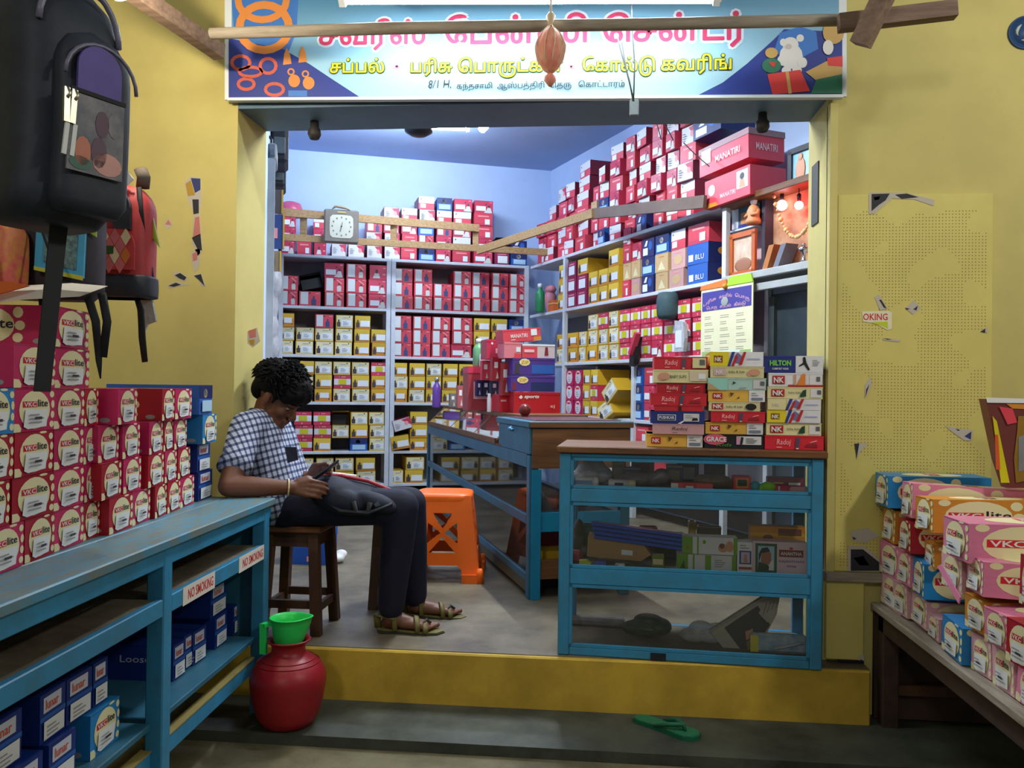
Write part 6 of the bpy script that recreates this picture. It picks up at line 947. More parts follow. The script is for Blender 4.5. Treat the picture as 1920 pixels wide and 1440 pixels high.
cthing('soap_carton', 'pink white carton lettered ANANTHA with woman portrait', 'carton', anantha, 1411, 1072, .05, T2+.001)
cthing('orange_carton', 'orange yellow carton standing behind the lettered carton', 'carton', lambda b: (b.box(0, .215, 0, .06, 0, .175, ORAB), b.box(0, .215, -.001, 0, .135, .15, YELB), b.box(.11, .2, -.001, 0, .14, .168, P('plum_print', (110, 60, 60))), b.ball((.07, 0, .133), (.02, .003, .01), P('plum_print', (110, 60, 60)))), 1406, 1040, .14, T2+.001)
for lb, px, d, w_, h_, m, m2 in (('dark green carton at back of middle compartment', 1110, .3, .1, .13, card('pine', (30, 84, 74)), DKG), ('grey carton with dark print hanging at back', 1170, .27, .06, .12, card('silver', (150, 156, 156)), INK), ('white and maroon carton at back of middle compartment', 1215, .3, .08, .13, card('pale_grey', (170, 160, 156)), MAR), ('black folded bag at the back of middle compartment', 1255, .28, .12, .11, DKB, INK), ('yellow topped bottle at back of middle compartment', 1298, .3, .03, .16, card('dull_yellow', (170, 150, 50)), TANB), ('olive tin at the back of middle compartment', 1330, .3, .1, .14, card('olive_tin', (84, 84, 60)), P('dim_grey', (100, 100, 90)))):
    cthing('small_carton', lb, 'carton', lambda b: (b.cbox(-w_/2, w_/2, 0, .05, 0, h_, m, .006), b.box(-w_*.36, w_*.36, -.002, 0, h_*.2, h_*.75, m2), b.box(-w_*.5, w_*.5, -.003, .05, h_*.93, h_*1.0, m2)), px, 1000, d, T2)
poly_bag('plastic_bag', 'clear crinkled bag with beads at left of middle compartment', 1085, 1020, .22, T2, [(0,0,.06,.03,.03,.06),(0,0,.12,.025,.025,.05),(.02,0,.03,.04,.03,.03)], mat('dark_beads', (70, 72, 66), .3, dirt=.5, scale=60, bump=.5))
# low compartment
gb = poly_bag('plastic_bag', 'dark green bundled bag low in the counter', 1215, 1180, .2, T3, [(0,0,.04,.08,.07,.04),(.05,0,.045,.05,.06,.035),(-.06,0,.035,.05,.05,.03),(0,0,.075,.06,.05,.02)], mat('dark_green_film', (22, 52, 44), .28, dirt=.4, scale=18, bump=.7, stretch=(1,4,1)))
poly_bag('plastic_bag', 'clear plastic wrap beside the newspaper low in counter', 1300, 1180, .16, T3, [(0,0,.03,.06,.05,.03),(.07,0,.03,.06,.05,.03),(.03,0,.06,.05,.04,.03),(.1,.02,.05,.05,.04,.03)], mat('clear_film', (186, 190, 190), .2, dirt=.2, scale=25, bump=.7, alpha=.6))
NWS = mat('newsprint', (176, 172, 158), .8, dirt=.15, scale=14)
def news(b):
    b.plate([(-.14,0,-.03),(.10,0,.10),(.15,0,.09),(.13,0,.02),(.06,0,-.09),(-.02,0,-.15),(-.08,0,-.12)], (.1,1,.2), .02, NWS)
    f = lambda m, pts, e: b.add([(x, -e, z) for x, z in pts], [tuple(range(len(pts)))], m)
    f(P('news_photo_dark', (58, 60, 66)), [(-.08,-.02),(.06,.06),(.10,-.02),(.03,-.10),(-.02,-.12)], .003); f(NWS, [(.06,.03),(.1,.09),(.145,.085),(.12,.02),(.09,-.01)], .004)
    f(BABY, [(-.0,-.04),(.03,-.03),(.03,-.06),(.0,-.075)], .005); f(P('news_ochre', (140, 120, 60)), [(.0,-.08),(.05,-.06),(.03,-.11),(.0,-.12)], .005)
    for k in range(4): b.bar((.075+k*.018, -.006, .02+k*.01), (.095+k*.016, -.006, .07+k*.003), .001, .004, BAR, (0,1,0))
    b.bar((-.14,-.004,-.03), (.10,-.004,.10), .004, .012, NWS, (0,1,0))
cthing('newspaper', 'crumpled folded newspaper leaning low in the counter', 'newspaper', news, 1395, 1165, .11, None, 0, -.12)
cthing('packet', 'blue and yellow plastic packet at low right of counter', 'packet', lambda b: (b.cbox(0, .22, 0, .04, 0, .075, mat('pale_blue_film', (110, 150, 176), .25, scale=20, bump=.6, c2=(170, 186, 190)), .012), b.box(.0, .03, -.002, 0, .004, .07, card('chrome_yellow', (206, 196, 60))), b.tube([(.09,-.003,.02),(.2,-.003,.05)], .006, PLAS, 6)), 1407, 1215, .06, T3+.001)
cthing('folded_sheet', 'pale folded plastic sheet at the low left back', 'sheet', lambda b: b.cbox(-.12, .12, 0, .06, 0, .035, PLAG, .01), 1120, 1160, .3, T3)

# ------------------------------------------------------------------ goods on the long counter inside
VP5 = 5.15
MIn = Matrix.Rotation(TH, 4, 'Z')
GI = 'packets and cartons piled on the long counter'
def ithing(name, label, cat, xl, xr, yt, yb, m, d=.16, v=VP5, prints=None, roll_=0., z=None, lid=None):
    a, c, t = onv(xl, yb, v), onv(xr, yb, v), onv(xl, yt, v); wd = (c-a).dot(UU); h = t.z-a.z; z0 = z if z is not None else a.z
    b = MB(m); b.box(0, 1, 0, 1, 0, 1, m); b.box(-.005, 1.005, -.008, 1, .88, 1.002, lid or m)
    if prints: prints(Face(b, 'F', .012))
    o = b.obj(name); o.matrix_world = Matrix.Translation((a.x, a.y, z0)) @ MIn @ Matrix.Rotation(roll_, 4, 'Y') @ Matrix.Diagonal((wd, d, h, 1)); tag(o, label, cat, GI); return o
CT = 1.166
ithing('carton', 'red carton lettered sports beside the wooden ball', 'carton', 963, 1050, 741, 780, card('sports_red', (200, 24, 40)), .2, prints=lambda f: (f.text(WHITE, 'sports', .22, .66, .32, .2, 2, .03, .2), f.poly(WHITE, [(.1,.74),(.15,.66),(.19,.76),(.15,.86)], 2), f.text(SCRIPT, 'sj', .78, .22, .1, .18, 2)), z=CT)
ithing('carton', 'red carton with pale tag beside the sports carton', 'carton', 936, 962, 741, 774, BRED, .2, v=5.3, prints=lambda f: (f.rect(CREAM, .7, .3, .95, .8, 1), f.rect(SCRIPT, .1, .6, .5, .7, 1)), z=CT)
ithing('carton', 'lower purple carton with cream burst label', 'carton', 958, 1040, 711, 741, PURP, .2, prints=lambda f: (f.ell(PALEY, .26, .72, .13, .22, 1, 9), f.text(ORAB, 'ZIP', .17, .62, .18, .2, 2), f.poly(MAR, [(.02,.1),(.12,.1),(.1,.6),(.04,.6)], 1), f.rect(NAVYB, .45, .08, .98, .6, .6)), z=CT+.137)
ithing('carton', 'upper purple carton with cream burst label', 'carton', 961, 1040, 679, 711, PURP, .2, prints=lambda f: (f.ell(PALEY, .28, .74, .13, .22, 1, 9), f.text(ORAB, 'ZIP', .19, .64, .18, .2, 2), f.rect(FIGD, .06, .1, .16, .7, 1), f.rect(BLUB, .45, .08, .98, .6, .6)), z=CT+.244)
ithing('carton', 'pale red carton with white top on the purple ones', 'carton', 979, 1040, 653, 679, card('pale_carton', (206, 190, 190)), .2, prints=lambda f: (f.rect(RED, 0, 0, .46, .82, .8), f.rect(SCRIPT, .06, .4, .36, .6, 2), f.poly(MAR, [(.68,.2),(.8,.2),(.78,.8),(.7,.8)], 1)), z=CT+.354, lid=BWHT)
ithing('carton', 'tilted red carton lettered MANATIRI topmost of the pile', 'carton', 944, 1015, 626, 650, RED, .2, prints=lambda f: (f.text(WHITE, 'MANATIRI', .2, .3, .44, .3, 2, .01), f.rect(S_W, .74, .4, .9, .9, 1), f.rect(ORAB, .8, 0, 1, .3, 1), f.rect(SCRIPT, .2, .12, .32, .2, 1)), roll_=-.10, z=CT+.447)
ithing('carton', 'glossy pink packet left of the pale red carton', 'packet', 945, 977, 650, 680, card('gloss_pink', (222, 130, 140), rough=.2), .18, prints=lambda f: (f.rect(S_W, .7, .4, .95, .7, 1), f.rect(RED, .6, 0, 1, .3, 1)), z=CT+.35)
ithing('carton', 'crimson carton with small white marks, left of the pile', 'carton', 912, 946, 643, 680, CRIM, .18, v=5.4, prints=lambda f: (f.ell(S_W, .3, .8, .06, .06), f.ell(S_W, .6, .82, .06, .06), f.rect(SCRIPT, .5, .3, .9, .55, 1)), z=CT+.35)
for k, (xl, xr, yt, yb, m, v, zz, lb) in enumerate(((904, 920, 675, 712, RED, 5.5, .21, 'hanging red packet under the crimson carton'), (923, 940, 672, 716, card('dark_scarlet', (176, 28, 44)), 5.3, .205, 'second hanging red packet with white figure'), (940, 957, 681, 742, card('brick_red', (178, 58, 60)), 5.25, .11, 'narrow red packet left of the purple cartons'), (894, 904, 712, 742, NAVYB, 5.6, .1, 'dark blue packet with white corner'), (905, 920, 711, 742, card('midnight', (44, 46, 76)), 5.6, .1, 'dark packet left of the red ones'), (921, 936, 712, 742, card('steel_blue', (60, 66, 92)), 5.5, .1, 'steel blue packet under the red packets'), (888, 899, 741, 770, PURP, 5.8, .0, 'purple packet on the slanting case'), (900, 913, 741, 770, card('violet', (86, 60, 120)), 5.8, .0, 'violet packet on the slanting case'), (872, 887, 725, 762, card('rose_red', (186, 62, 74)), 6.1, .0, 'rose red packet on the far slanting case'), (858, 871, 718, 760, card('faded_red', (176, 90, 92)), 6.4, .0, 'faded red packet on the far slanting case'), (844, 857, 738, 764, card('smoky', (128, 120, 116)), 6.6, .0, 'smoky grey tin on the far slanting case'))):
    ithing('packet', lb, 'packet', xl, xr, yt, yb, m, .07, v=v, prints=lambda f: (f.rect(S_W, .2, .55, .6, .8, 1), f.poly(FIGW, [(.4,.1),(.7,.1),(.55,.4)], 1)), z=CT+zz)
for xl, xr in ((913, 918),):
    p = onv(917, 768, 5.3); b = MB(BWHT); b.lathe([(.012,0),(.014,.005),(.014,.09),(.01,.1),(.01,.12),(.002,.122)], BWHT, 12, (p.x, p.y, CT)); tag(b.obj('white_tube'), 'slim white plastic tube before the red cartons', 'tube', GI)
p = onv(984, 782, 4.62); b = MB(mat('turned_red_wood', (120, 40, 34), .35, dirt=.3, scale=12)); b.ball((p.x, p.y, 1.16+.038), .036, None, 16, 12); b.lathe([(.02,0),(.016,.006),(.008,.01)], None, 12, (p.x, p.y, 1.159)); tag(b.obj('wooden_ball'), 'dark red wooden ball on the cash box lid', 'ball')
def bottle(name, label, px, py, v, m, r, h, z, capm=None):
    p = onv(px, py, v); b = MB(m); b.lathe([(r*.9,0),(r,.006),(r,h*.62),(r*.8,h*.72),(r*.45,h*.8),(r*.45,h*.86)], m, 16, (p.x, p.y, z)); o = b.obj(name)
    q = MB(capm or m); q.lathe([(r*.5,h*.85),(r*.5,h*.98),(r*.2,h)], capm or m, 14, (p.x, p.y, z)); c_ = q.obj('cap', o); tag(o, label, 'bottle', 'bottles in the shop'); return o
bottle('water_bottle', 'purple bottle with silver cap at the far case end', 818, 790, 7.3, mat('purple_metal', (110, 70, 160), .3), .038, .27, CT-.02, CHR)
bottle('water_bottle', 'pale green bottle left of the crimson carton', 897, 680, 5.75, mat('pale_green_plastic', (110, 170, 120), .35), .04, .2, CT+.306, S_W)
p = onv(897, 700, 5.75); b = MB(card('brick_carton', (166, 60, 66))); b.T = Matrix.Translation((p.x, p.y, CT)) @ MIn; b.box(-.09, .12, -.08, .1, 0, .305, None); b.box(-.092, .122, -.083, .1, .26, .306, CRIM); b.box(-.05, .06, -.082, -.08, .08, .2, SCRIPT); tag(b.obj('carton'), 'tall brick red carton standing under the pale green bottle', 'carton', GI)
bottle('glue_bottle', 'small red capped white bottle beside the green one', 904, 680, 5.69, BWHT, .02, .12, CT+.306, REDP)
bottle('water_bottle', 'dark green bottle in the corner rack second shelf', 1012, 585, 8.3, mat('bottle_green', (40, 130, 80), .35), .05, .3, 2.121, S_W)
p = onv(1015, 585, 8.3); b = MB(card('flame_orange', (226, 110, 50))); s0 = ron(1028, 575, .03); b.T = MRK @ Matrix.Translation((s0[0], .03, 2.121)); b.box(0, .12, 0, .15, 0, .12, None); b.box(-.003, .123, -.004, .1, .08, .09, CREAM); tag(b.obj('orange_carton'), 'bright orange carton in the corner rack second shelf', 'carton')
b = MB(card('peony', (206, 130, 140))); b.T = MRK @ Matrix.Translation((ron(1022, 560, .1)[0], .16, 2.121)); b.lathe([(.03,0),(.05,.1),(.07,.2),(.03,.26)], None, 12); b.ball((.0,0,.27), (.08,.06,.05), None); tag(b.obj('flower_toy'), 'pinkish plastic flower in the corner rack second shelf', 'toy')
# mirrors, combs and bags inside the slanting case and the long counter
LM = lc.matrix_world
GL_ = 'goods inside the long counter'
def lthing(name, label, cat, fn, x, y, z, m=WHITE):
    b = MB(m); b.T = LM @ Matrix.Translation((x, y, z)); fn(b); o = b.obj(name); return tag(o, label, cat, GL_)
lthing('comb_card', 'white comb card in the nearest slanting case pane', 'comb', lambda b: (b.plate([(.02,0,.005),(.02,.3,.005),(.1,.3,.085),(.1,0,.085)], (-.7,0,.7), .004, S_W), [b.bar((.05, .08+.03*k, .045), (.09, .08+.03*k, .088), .012, .01, CREAM) for k in range(5)]), .01, .85, .762)
lthing('mirror', 'small framed mirror in the middle case pane', 'mirror', lambda b: (b.plate([(.01,0,.0),(.01,.42,.0),(.1,.36,.09),(.1,.04,.09)], (-.7,0,.7), .004, mat('frosted_print', (170, 158, 140), .4)), b.bar((.02,.45,.0), (.1,.3,.095), .06, .008, P('steel_blue_print', (120, 126, 150)))), .012, 1.5, .765)
lthing('card_pack', 'pale card pack in the far slanting case pane', 'packet', lambda b: b.plate([(.02,0,.01),(.02,.3,.01),(.09,.38,.085),(.09,.1,.085)], (-.7,0,.7), .006, CREAM), .01, 2.5, .765)
for k, (y, s_) in enumerate(((.55, .09), (.9, .1), (1.25, .09), (1.6, .08), (1.95, .08))):
    b = MB(PLAS); lumps(b, PLAS, [(0,0,.5*s_,s_*.9,s_,s_*.5), (.02,.06,.4*s_,s_*.7,s_*.7,s_*.45), (0,-.05,.75*s_,s_*.5,s_*.6,s_*.4)]); o = blend('plastic_bag', b, .012, 2); o.matrix_world = LM @ Matrix.Translation((.17, y, .411)); tag(o, f'white packed plastic bag on counter shelf, {ORD[k]} from the near end', 'bag', GL_)
lthing('orange_tub', 'orange plastic tub on the near counter shelf', 'tub', lambda b: (b.lathe([(.09,0),(.11,.05),(.125,.08),(.12,.082),(.1,.02)], mat('orange_tub_plastic', (206, 92, 36), .4), 20)), .28, .2, .411)
for k, (y, m, h) in enumerate(((.3, MAR, .2), (.62, card('rust', (140, 62, 40)), .16), (.95, MAR, .18), (1.4, card('dull_brown', (110, 80, 60)), .15), (.15, YELB, .1))):
    lthing('stock_box', f'{["maroon", "rust", "dark maroon", "dull brown", "small yellow"][k]} stock box on the low counter shelf', 'box', lambda b: (b.cbox(0, .26, 0, .24, 0, h, m, .004), b.box(-.002, 0, .04, .2, h*.3, h*.7, GREYP)), .12, y, .112)
# things lower on the floor beside the stool
p = onz(548, 1080, .25); b = MB(card('carton_blue', (30, 82, 160))); b.T = Matrix.Translation((p.x, p.y+.3, .25)); b.box(-.14, .1, 0, .2, 0, .24, None); b.box(-.143, .103, -.004, .203, .15, .24, card('carton_blue_lid', (36, 92, 172))); b.box(-.02, .02, -.006, 0, .02, .05, PALER); tag(b.obj('blue_box'), 'blue lidded box on floor seen between the stool legs', 'box')
p = onz(604, 1072, .25); b = MB(S_W); b.T = Matrix.Translation((p.x, p.y+.25, .25)); lumps(b, S_W, [(0,0,.03,.06,.05,.03),(.03,.02,.05,.04,.03,.03)]); o = blend('paper_wad', b, .01, 2); tag(o, 'crumpled white paper on the floor behind the stool', 'paper')

# ------------------------------------------------------------------ altar, calendar, left wall clutter
def apx(px, py, off): s, z = ron(px, py, off); return s, z
def athing(name, label, cat, fn, px, off, z, py=500):
    s, zz = apx(px, py, off); b = MB(WHITE); b.T = MRK @ Matrix.Translation((s, off, z)); fn(b); o = b.obj(name); return tag(o, label, cat, 'things on the altar shelf')
def frame(b, w_, h_, m, inner):
    for x in (0, w_): b.bar((x, 0, 0), (x, 0, h_), .035, .02, m, (0,1,0))
    for z in (0, h_): b.bar((-.017, 0, z), (w_+.017, 0, z), .02, .035, m)
    b.box(0, w_, .004, .012, 0, h_, inner)
athing('framed_picture', 'orange wooden frame with pale faded picture', 'picture', lambda b: (frame(b, .24, .27, mat('orange_frame_wood', (190, 96, 44), .4), mat('faded_photo', (214, 192, 170), .5, scale=8, c2=(186, 150, 124))), b.ball((.12,.004,.06), (.09,.004,.05), P('brown_photo_shade', (150, 100, 74)))), 1372, .03, 2.135)
athing('god_statue', 'small orange statue with white head before blue board', 'statue', lambda b: (b.lathe([(.05,0),(.055,.02),(.04,.05),(.045,.09),(.03,.12),(.02,.13)], mat('orange_idol', (206, 140, 90), .5), 14), b.ball((0,0,.155), (.024,.024,.03), S_W, 12, 8), b.tube([(-.05,0,.09),(-.06,-.02,.06),(-.02,-.04,.06)], .012, MATS['orange_idol'], 6), b.tube([(.05,0,.09),(.06,-.02,.06),(.02,-.04,.06)], .012, MATS['orange_idol'], 6)), 1412, .03, 2.455)
athing('shelf_box', 'teal and white board box under the top board', 'box', lambda b: (b.box(0, .3, 0, .12, 0, .15, mat('teal_board', (70, 112, 130), .6)), b.box(0, .07, -.002, 0, .01, .15, S_W), b.box(.1, .3, -.003, 0, .03, .11, mat('orange_print_card', (206, 140, 96), .5)), b.box(.07, .3, -.002, 0, 0, .03, BNAVY), b.box(-.01, .31, -.02, .14, -.012, 0, WHTP)), 1372, .1, 2.467)
athing('altar_book', 'orange book leaning on the altar shelf', 'book', lambda b: b.plate([(0,0,0),(.05,0,0),(.12,0,.16),(.07,0,.16)], (0,1,0), .10, mat('orange_cover', (186, 116, 60), .5)), 1428, .01, 2.122)
athing('altar_book', 'grey book leaning beside the orange one', 'book', lambda b: b.plate([(0,0,0),(.05,0,0),(.13,0,.15),(.08,0,.15)], (0,1,0), .10, mat('grey_cover', (112, 112, 124), .5)), 1448, .01, 2.122)
athing('silver_lamp', 'small silver oil lamp on the altar shelf edge', 'oil lamp', lambda b: (b.lathe([(.03,0),(.012,.02),(.01,.06),(.03,.07),(.035,.09),(.01,.1)], CHR, 14), b.ball((0,0,.11), .014, CHR, 10, 6)), 1507, -.0, 2.122)
def garl(b):
    gm = mat('golden_beads', (232, 190, 130), .5)
    for k in range(27):
        t = k/26; x = .44*t; z = .40-.30*math.sin(PI*t)**.8; b.ball((x, 0, z), .013+.004*math.sin(k*2.), gm, 6, 4)
athing('bead_garland', 'golden bead garland hung before the brown altar panel', 'garland', garl, 1450, .03, 2.2)
for px, em, r, lb in ((1466, EPINK, .034, 'bright glowing pink bulb at the altar'), (1498, ERED, .028, 'dimmer red bulb beside the bright one'), (1533, ERED, .022, 'red bulb close to the right jamb')):
    s, z = apx(px, 385, .07); b = MB(em); b.T = MRK @ Matrix.Translation((s, .07, z)); b.ball((0,0,0), r, em, 14, 10); o = b.obj('red_bulb'); q = MB(BLK); q.T = b.T; q.lathe([(.012,r*.9),(.014,r+.04),(.004,r+.05)], BLK, 10); q.tube([(0,0,r+.04),(0,.0,2.616-z)], .003, BLK, 5); q.obj('lamp_holder', o); tag(o, lb, 'bulb', 'red bulbs over the altar')
s, z = apx(1468, 338, -.0); b = MB(WHITE); b.T = MRK @ Matrix.Translation((s, .06, 2.662)); frame(b, .50, .2, BLK, mat('blue_print', (104, 168, 190), .4, scale=6, c2=(160, 190, 196)))
for k, m in enumerate((SKIN_P, P('peach_print', (214, 170, 150)), FIGW)): b.ball((.09+.15*k, .002, .07), (.045, .004, .08), m, 10, 6); b.ball((.09+.15*k, .0, .15), (.02, .004, .025), SKIN_P, 8, 6)
b.bar((.0, .0, 0), (0, .25, .0), .01, .01, BLK); tag(b.obj('framed_picture'), 'long blue framed print of three figures on top board', 'picture', 'things on the altar shelf')
# daily calendar with date 19-12-2018
ca, cb_ = onr(1315, 545, -.06), onr(1412, 545, -.06); cw = (cb_-ca).dot(RR); chh = .56
root = empty('daily_calendar', (ca.x, ca.y, ca.z-chh)); root.rotation_euler = (0, 0, RANG)
b = MB(mat('calendar_paper', (222, 218, 178), .7, dirt=.06)); b.box(0, cw, 0, .006, 0, chh, None); b.obj('backing_board', root)
b = MB(BNAVY); b.box(.015, cw-.015, -.002, 0, chh-.155, chh-.02, P('calendar_violet', (70, 64, 140))); PKL = P('calendar_pink_letters', (232, 180, 190))
def arc(t0, n, x0, x1, zf, m):
    seq = ([28,31,42,108], [18,36,31,42,78], [46,28,41,140], [20,87,28,92], [18,42,92,116])[t0 % 5]
    vs, fs, wd = tamil_faces(seq, .02); k = (x1-x0)/wd; b.add([(x0+x*k, -.004, zf(x0+x*k)+y*.03) for x, y in vs], fs, m)
for i, (x0, x1) in enumerate(((.03, .19), (.22, .37), (.40, .56))): arc(i, 0, x0*cw/.59, x1*cw/.59, lambda x: chh-.075-.5*((x/cw-.5)*.9)**2*cw*1.0, PKL)
for i, (x0, x1) in enumerate(((.07, .2), (.23, .36), (.39, .52))): arc(i+2, 0, x0*cw/.59, x1*cw/.59, lambda x: chh-.145, PKL)
b.ball((cw*.48, -.003, chh-.105), (.04, .003, .032), P('calendar_emblem', (150, 156, 150)), 14, 8); b.obj('title_panel', root)
b = MB(GREYP)
for r_ in range(6):
    for c_ in range(3): 
        for l_ in range(2): b.box(cw*(.08+.31*c_), cw*(.08+.31*c_)+cw*.2*(.6+.4*((r_*7+c_*3+l_*5) % 5)/5), -.001, 0, chh-.2-.045*r_-.014*l_, chh-.195-.045*r_-.014*l_, P('small_print', (170, 162, 140)))
b.obj('small_print', root)['kind'] = 'stuff'
b = MB(WHITE); b.box(cw*.03, cw*.97, -.001, 0, .02, .115, P('calendar_green', (150, 182, 118))); b.box(cw*.25, cw*.78, -.002, 0, .02, .115, P('calendar_pale', (206, 220, 206)))
vs, fs, (wd, y0, y1) = text_faces('19-12-2018', .03); k = cw*.48/wd; b.add([(cw*.275+x*k, -.004, .035+y*.085) for x, y in vs], fs, P('calendar_blue_date', (40, 120, 180))); b.obj('date_strip', root)
b = MB(ORAB); b.plate([(-.01,-.004,chh),(cw*.52,-.004,chh),(cw*.5,-.004,chh+.05),(0,-.004,chh+.03)], (0,1,0), .01, P('orange_strip', (226, 120, 50))); b.plate([(cw*.52,-.004,chh),(cw,-.004,chh),(cw*.96,-.004,chh+.06),(cw*.56,-.004,chh+.06)], (0,1,0), .01, P('lime_strip', (160, 200, 50))); b.ball((cw*.5,-.01,chh), .02, ORAB, 8, 6); b.obj('hanger_strip', root)
tag(root, 'large paper calendar showing 19-12-2018 above the cartons', 'calendar')
# a grey bag tucked among the lime labelled boxes and a white pouch
b = MB(mat('dark_teal_cloth', (60, 84, 90), .7, scale=10)); s, z = ron(1254, 590, -.02); b.T = MRK @ Matrix.Translation((s, -.03, 1.88)); b.lathe([(.07,0),(.085,.03),(.09,.14),(.075,.2),(.06,.205)], None, 14); tag(b.obj('cloth_pouch'), 'dark teal round pouch on the lime labelled boxes', 'pouch')
b = MB(PLAS); s, z = ron(1281, 630, -.02); b.T = MRK @ Matrix.Translation((s, -.06, z-.12)); b.plate([(-.06,0,.0),(.06,0,0),(.075,0,.1),(.055,0,.22),(-.06,0,.24),(-.05,0,.1)], (0,1,0), .03, PLAS); b.box(-.04, .04, -.003, 0, .03, .16, S_G); tag(b.obj('hanging_packet'), 'white packet hanging before the lime labelled boxes', 'packet')
b = MB(BLK); s, z = ron(1187, 660, -.05); b.T = MRK @ Matrix.Translation((s, -.07, z)); b.plate([(-.03,0,-.12),(.04,0,-.1),(.06,0,.0),(.1,0,.12),(.05,0,.13),(-.02,0,.02)], (0,1,0), .05, BLK); b.bar((.02,-.01,-.02), (.12,-.01,.15), .03, .05, CRIM, (0,1,0)); tag(b.obj('sandal'), 'black and red sandal hanging from the right rack', 'sandal')

# hanging stock on the left inner wall, seen edge on
GW = 'stock hanging on the left inner wall'
def wthing(name, label, cat, fn, v, z, m=BLK):
    b = MB(m); b.T = Matrix.Translation(I(-.17, v, z)) @ Matrix.Rotation(TH, 4, 'Z'); fn(b); o = b.obj(name); return tag(o, label, cat, GW)
DKC = mat('dark_hanging_cloth', (40, 44, 50), .7, dirt=.3, scale=12)
for k, (v, pxr, ya, yb, m) in enumerate(((5.6, 541, 228, 305, DKC), (5.95, 536, 296, 350, DKC), (6.3, 529, 342, 384, mat('grey_green_cloth', (70, 80, 84), .7)), (5.2, 519, 268, 300, mat('silver_grey_cloth', (120, 128, 134), .5)))):
    ta, tb2 = onv(pxr, ya, v), onv(pxr, yb, v); d = ta.dot(UU)+.17; h = ta.z-tb2.z
    wthing('hanging_bag', f'dark bundle hanging on left inner wall, {ORD[k]} from the top' if k < 3 else 'silver grey bundle hanging before the dark ones, left inner wall', 'bag', lambda b: (b.cbox(.0, d, 0, .3, 0, h, m, min(.03, d*.2)), b.cbox(d*.2, d*.85, -.012, .0, h*.2, h*.6, mat('smoky_patch', (96, 106, 110), .4), .004), b.tube([(d*.4,.15,h-.01),(d*.3,.15,h+.06),(.0,.15,h+.08)], .008, BLK, 6)), v, tb2.z, m)
wthing('pink_basket', 'round pink plastic lid leaning above the timber frame', 'lid', lambda b: (b.lathe([(.02,.03),(.16,.02),(.19,0),(.19,-.06),(.17,-.06)], mat('pink_plastic', (206, 96, 130), .4), 24)), 8.1, 3.02) if 0 else None
p = onv(545, 392, 8.88); b = MB(mat('pink_plastic', (210, 92, 122), .35)); b.T = Matrix.Translation((p.x, p.y, 3.071)); b.lathe([(.125,0),(.12,.08),(.1,.13),(.05,.15),(.01,.152)], None, 22); tag(b.obj('pink_tub'), 'pink domed plastic tub on the top shelf left end', 'tub')
for k, (px, y0, y1, v, m, lb) in enumerate(((514, 355, 400, 5.0, mat('brown_glass_card', (96, 84, 80), .5), 'dark picture card high on left inner wall'), (517, 402, 466, 5.0, mat('blue_poster_card', (52, 74, 130), .5), 'blue poster card on left inner wall'), (512, 470, 508, 5.0, mat('amber_card', (150, 130, 96), .5), 'amber framed card with bright plastic wrap'))):
    a, c = onu(px, y1, -.10), onu(px, y0, -.10); v = 5.2+.3*k; aa, cc = onv(px, y1, v), onv(px, y0, v); b = MB(m); b.T = Matrix.Translation((0, 0, 0)); u = aa.dot(UU)
    b.T = Matrix.Translation(I(u-.09, v, aa.z)) @ Matrix.Rotation(TH, 4, 'Z'); b.box(0, .14, 0, .02, 0, cc.z-aa.z, m); b.box(.132, .142, -.004, .0, 0, cc.z-aa.z, YELB); b.box(.03, .1, -.003, 0, (cc.z-aa.z)*.3, (cc.z-aa.z)*.6, MATS['smoky_patch'] if k != 1 else PALER); tag(b.obj('wall_card'), lb, 'card', GW)
b = MB(PLAS); p = onv(524, 530, 6.0); u = p.dot(UU); lumps(b, PLAS, [(0,0,0,.05,.06,.12),(-.02,0,-.16,.045,.06,.12),(-.02,.0,-.32,.05,.06,.12),(.0,0,-.45,.04,.05,.1),(-.03,0,.1,.03,.04,.08)]); o = blend('plastic_bag', b, .012, 2); o.location = I(u-.03, 6.0, p.z); tag(o, 'long white plastic bag hanging down left inner wall', 'bag', GW)
b = MB(WHTP); u = onv(504, 600, 4.3).dot(UU); b.T = Matrix.Translation(I(u, 4.3, .25)) @ Matrix.Rotation(TH, 4, 'Z'); b.box(-.015, .02, 0, .03, 0, 2.2, WHTP); tag(b.obj('steel_strip'), 'narrow white steel strip just inside the left jamb', 'strip')

# ------------------------------------------------------------------ stools, pot, mug, slipper
def wood_stool(label, x0, x1, y0, y1, seat, name='wooden_stool', m=WOODD):
    cx, cy = (x0+x1)/2, (y0+y1)/2; root = empty(name, (cx, cy, .25)); hx, hy = (x1-x0)/2, (y1-y0)/2
    part('seat', root, lambda b: b.cbox(-hx*.92-.02, hx*.92+.02, -hy*.92-.02, hy*.92+.02, seat-.028, seat, mat('worn_seat_timber', (112, 74, 44), .45, scale=8, stretch=(.4,5,1)), .006), m)
    for sx in (-1, 1):
        for sy in (-1, 1): part('leg', root, lambda b: b.bar((sx*hx*.97, sy*hy*.97, .0), (sx*hx*.78, sy*hy*.78, seat-.028), .042, .042, m, (0,1,0)), m)
    for s in (-1, 1):
        part('apron', root, lambda b: b.bar((-hx*.8, s*hy*.8, seat-.06), (hx*.8, s*hy*.8, seat-.06), .02, .06, m), m); part('apron', root, lambda b: b.bar((s*hx*.8, -hy*.8, seat-.06), (s*hx*.8, hy*.8, seat-.06), .02, .06, m), m)
        part('stretcher', root, lambda b: b.bar((-hx*.92, s*hy*.92, .13), (hx*.92, s*hy*.92, .13), .02, .035, m), m); part('stretcher', root, lambda b: b.bar((s*hx*.92, -hy*.92, .11), (s*hx*.92, hy*.92, .11), .02, .035, m), m)
    return tag(root, label, 'stool')
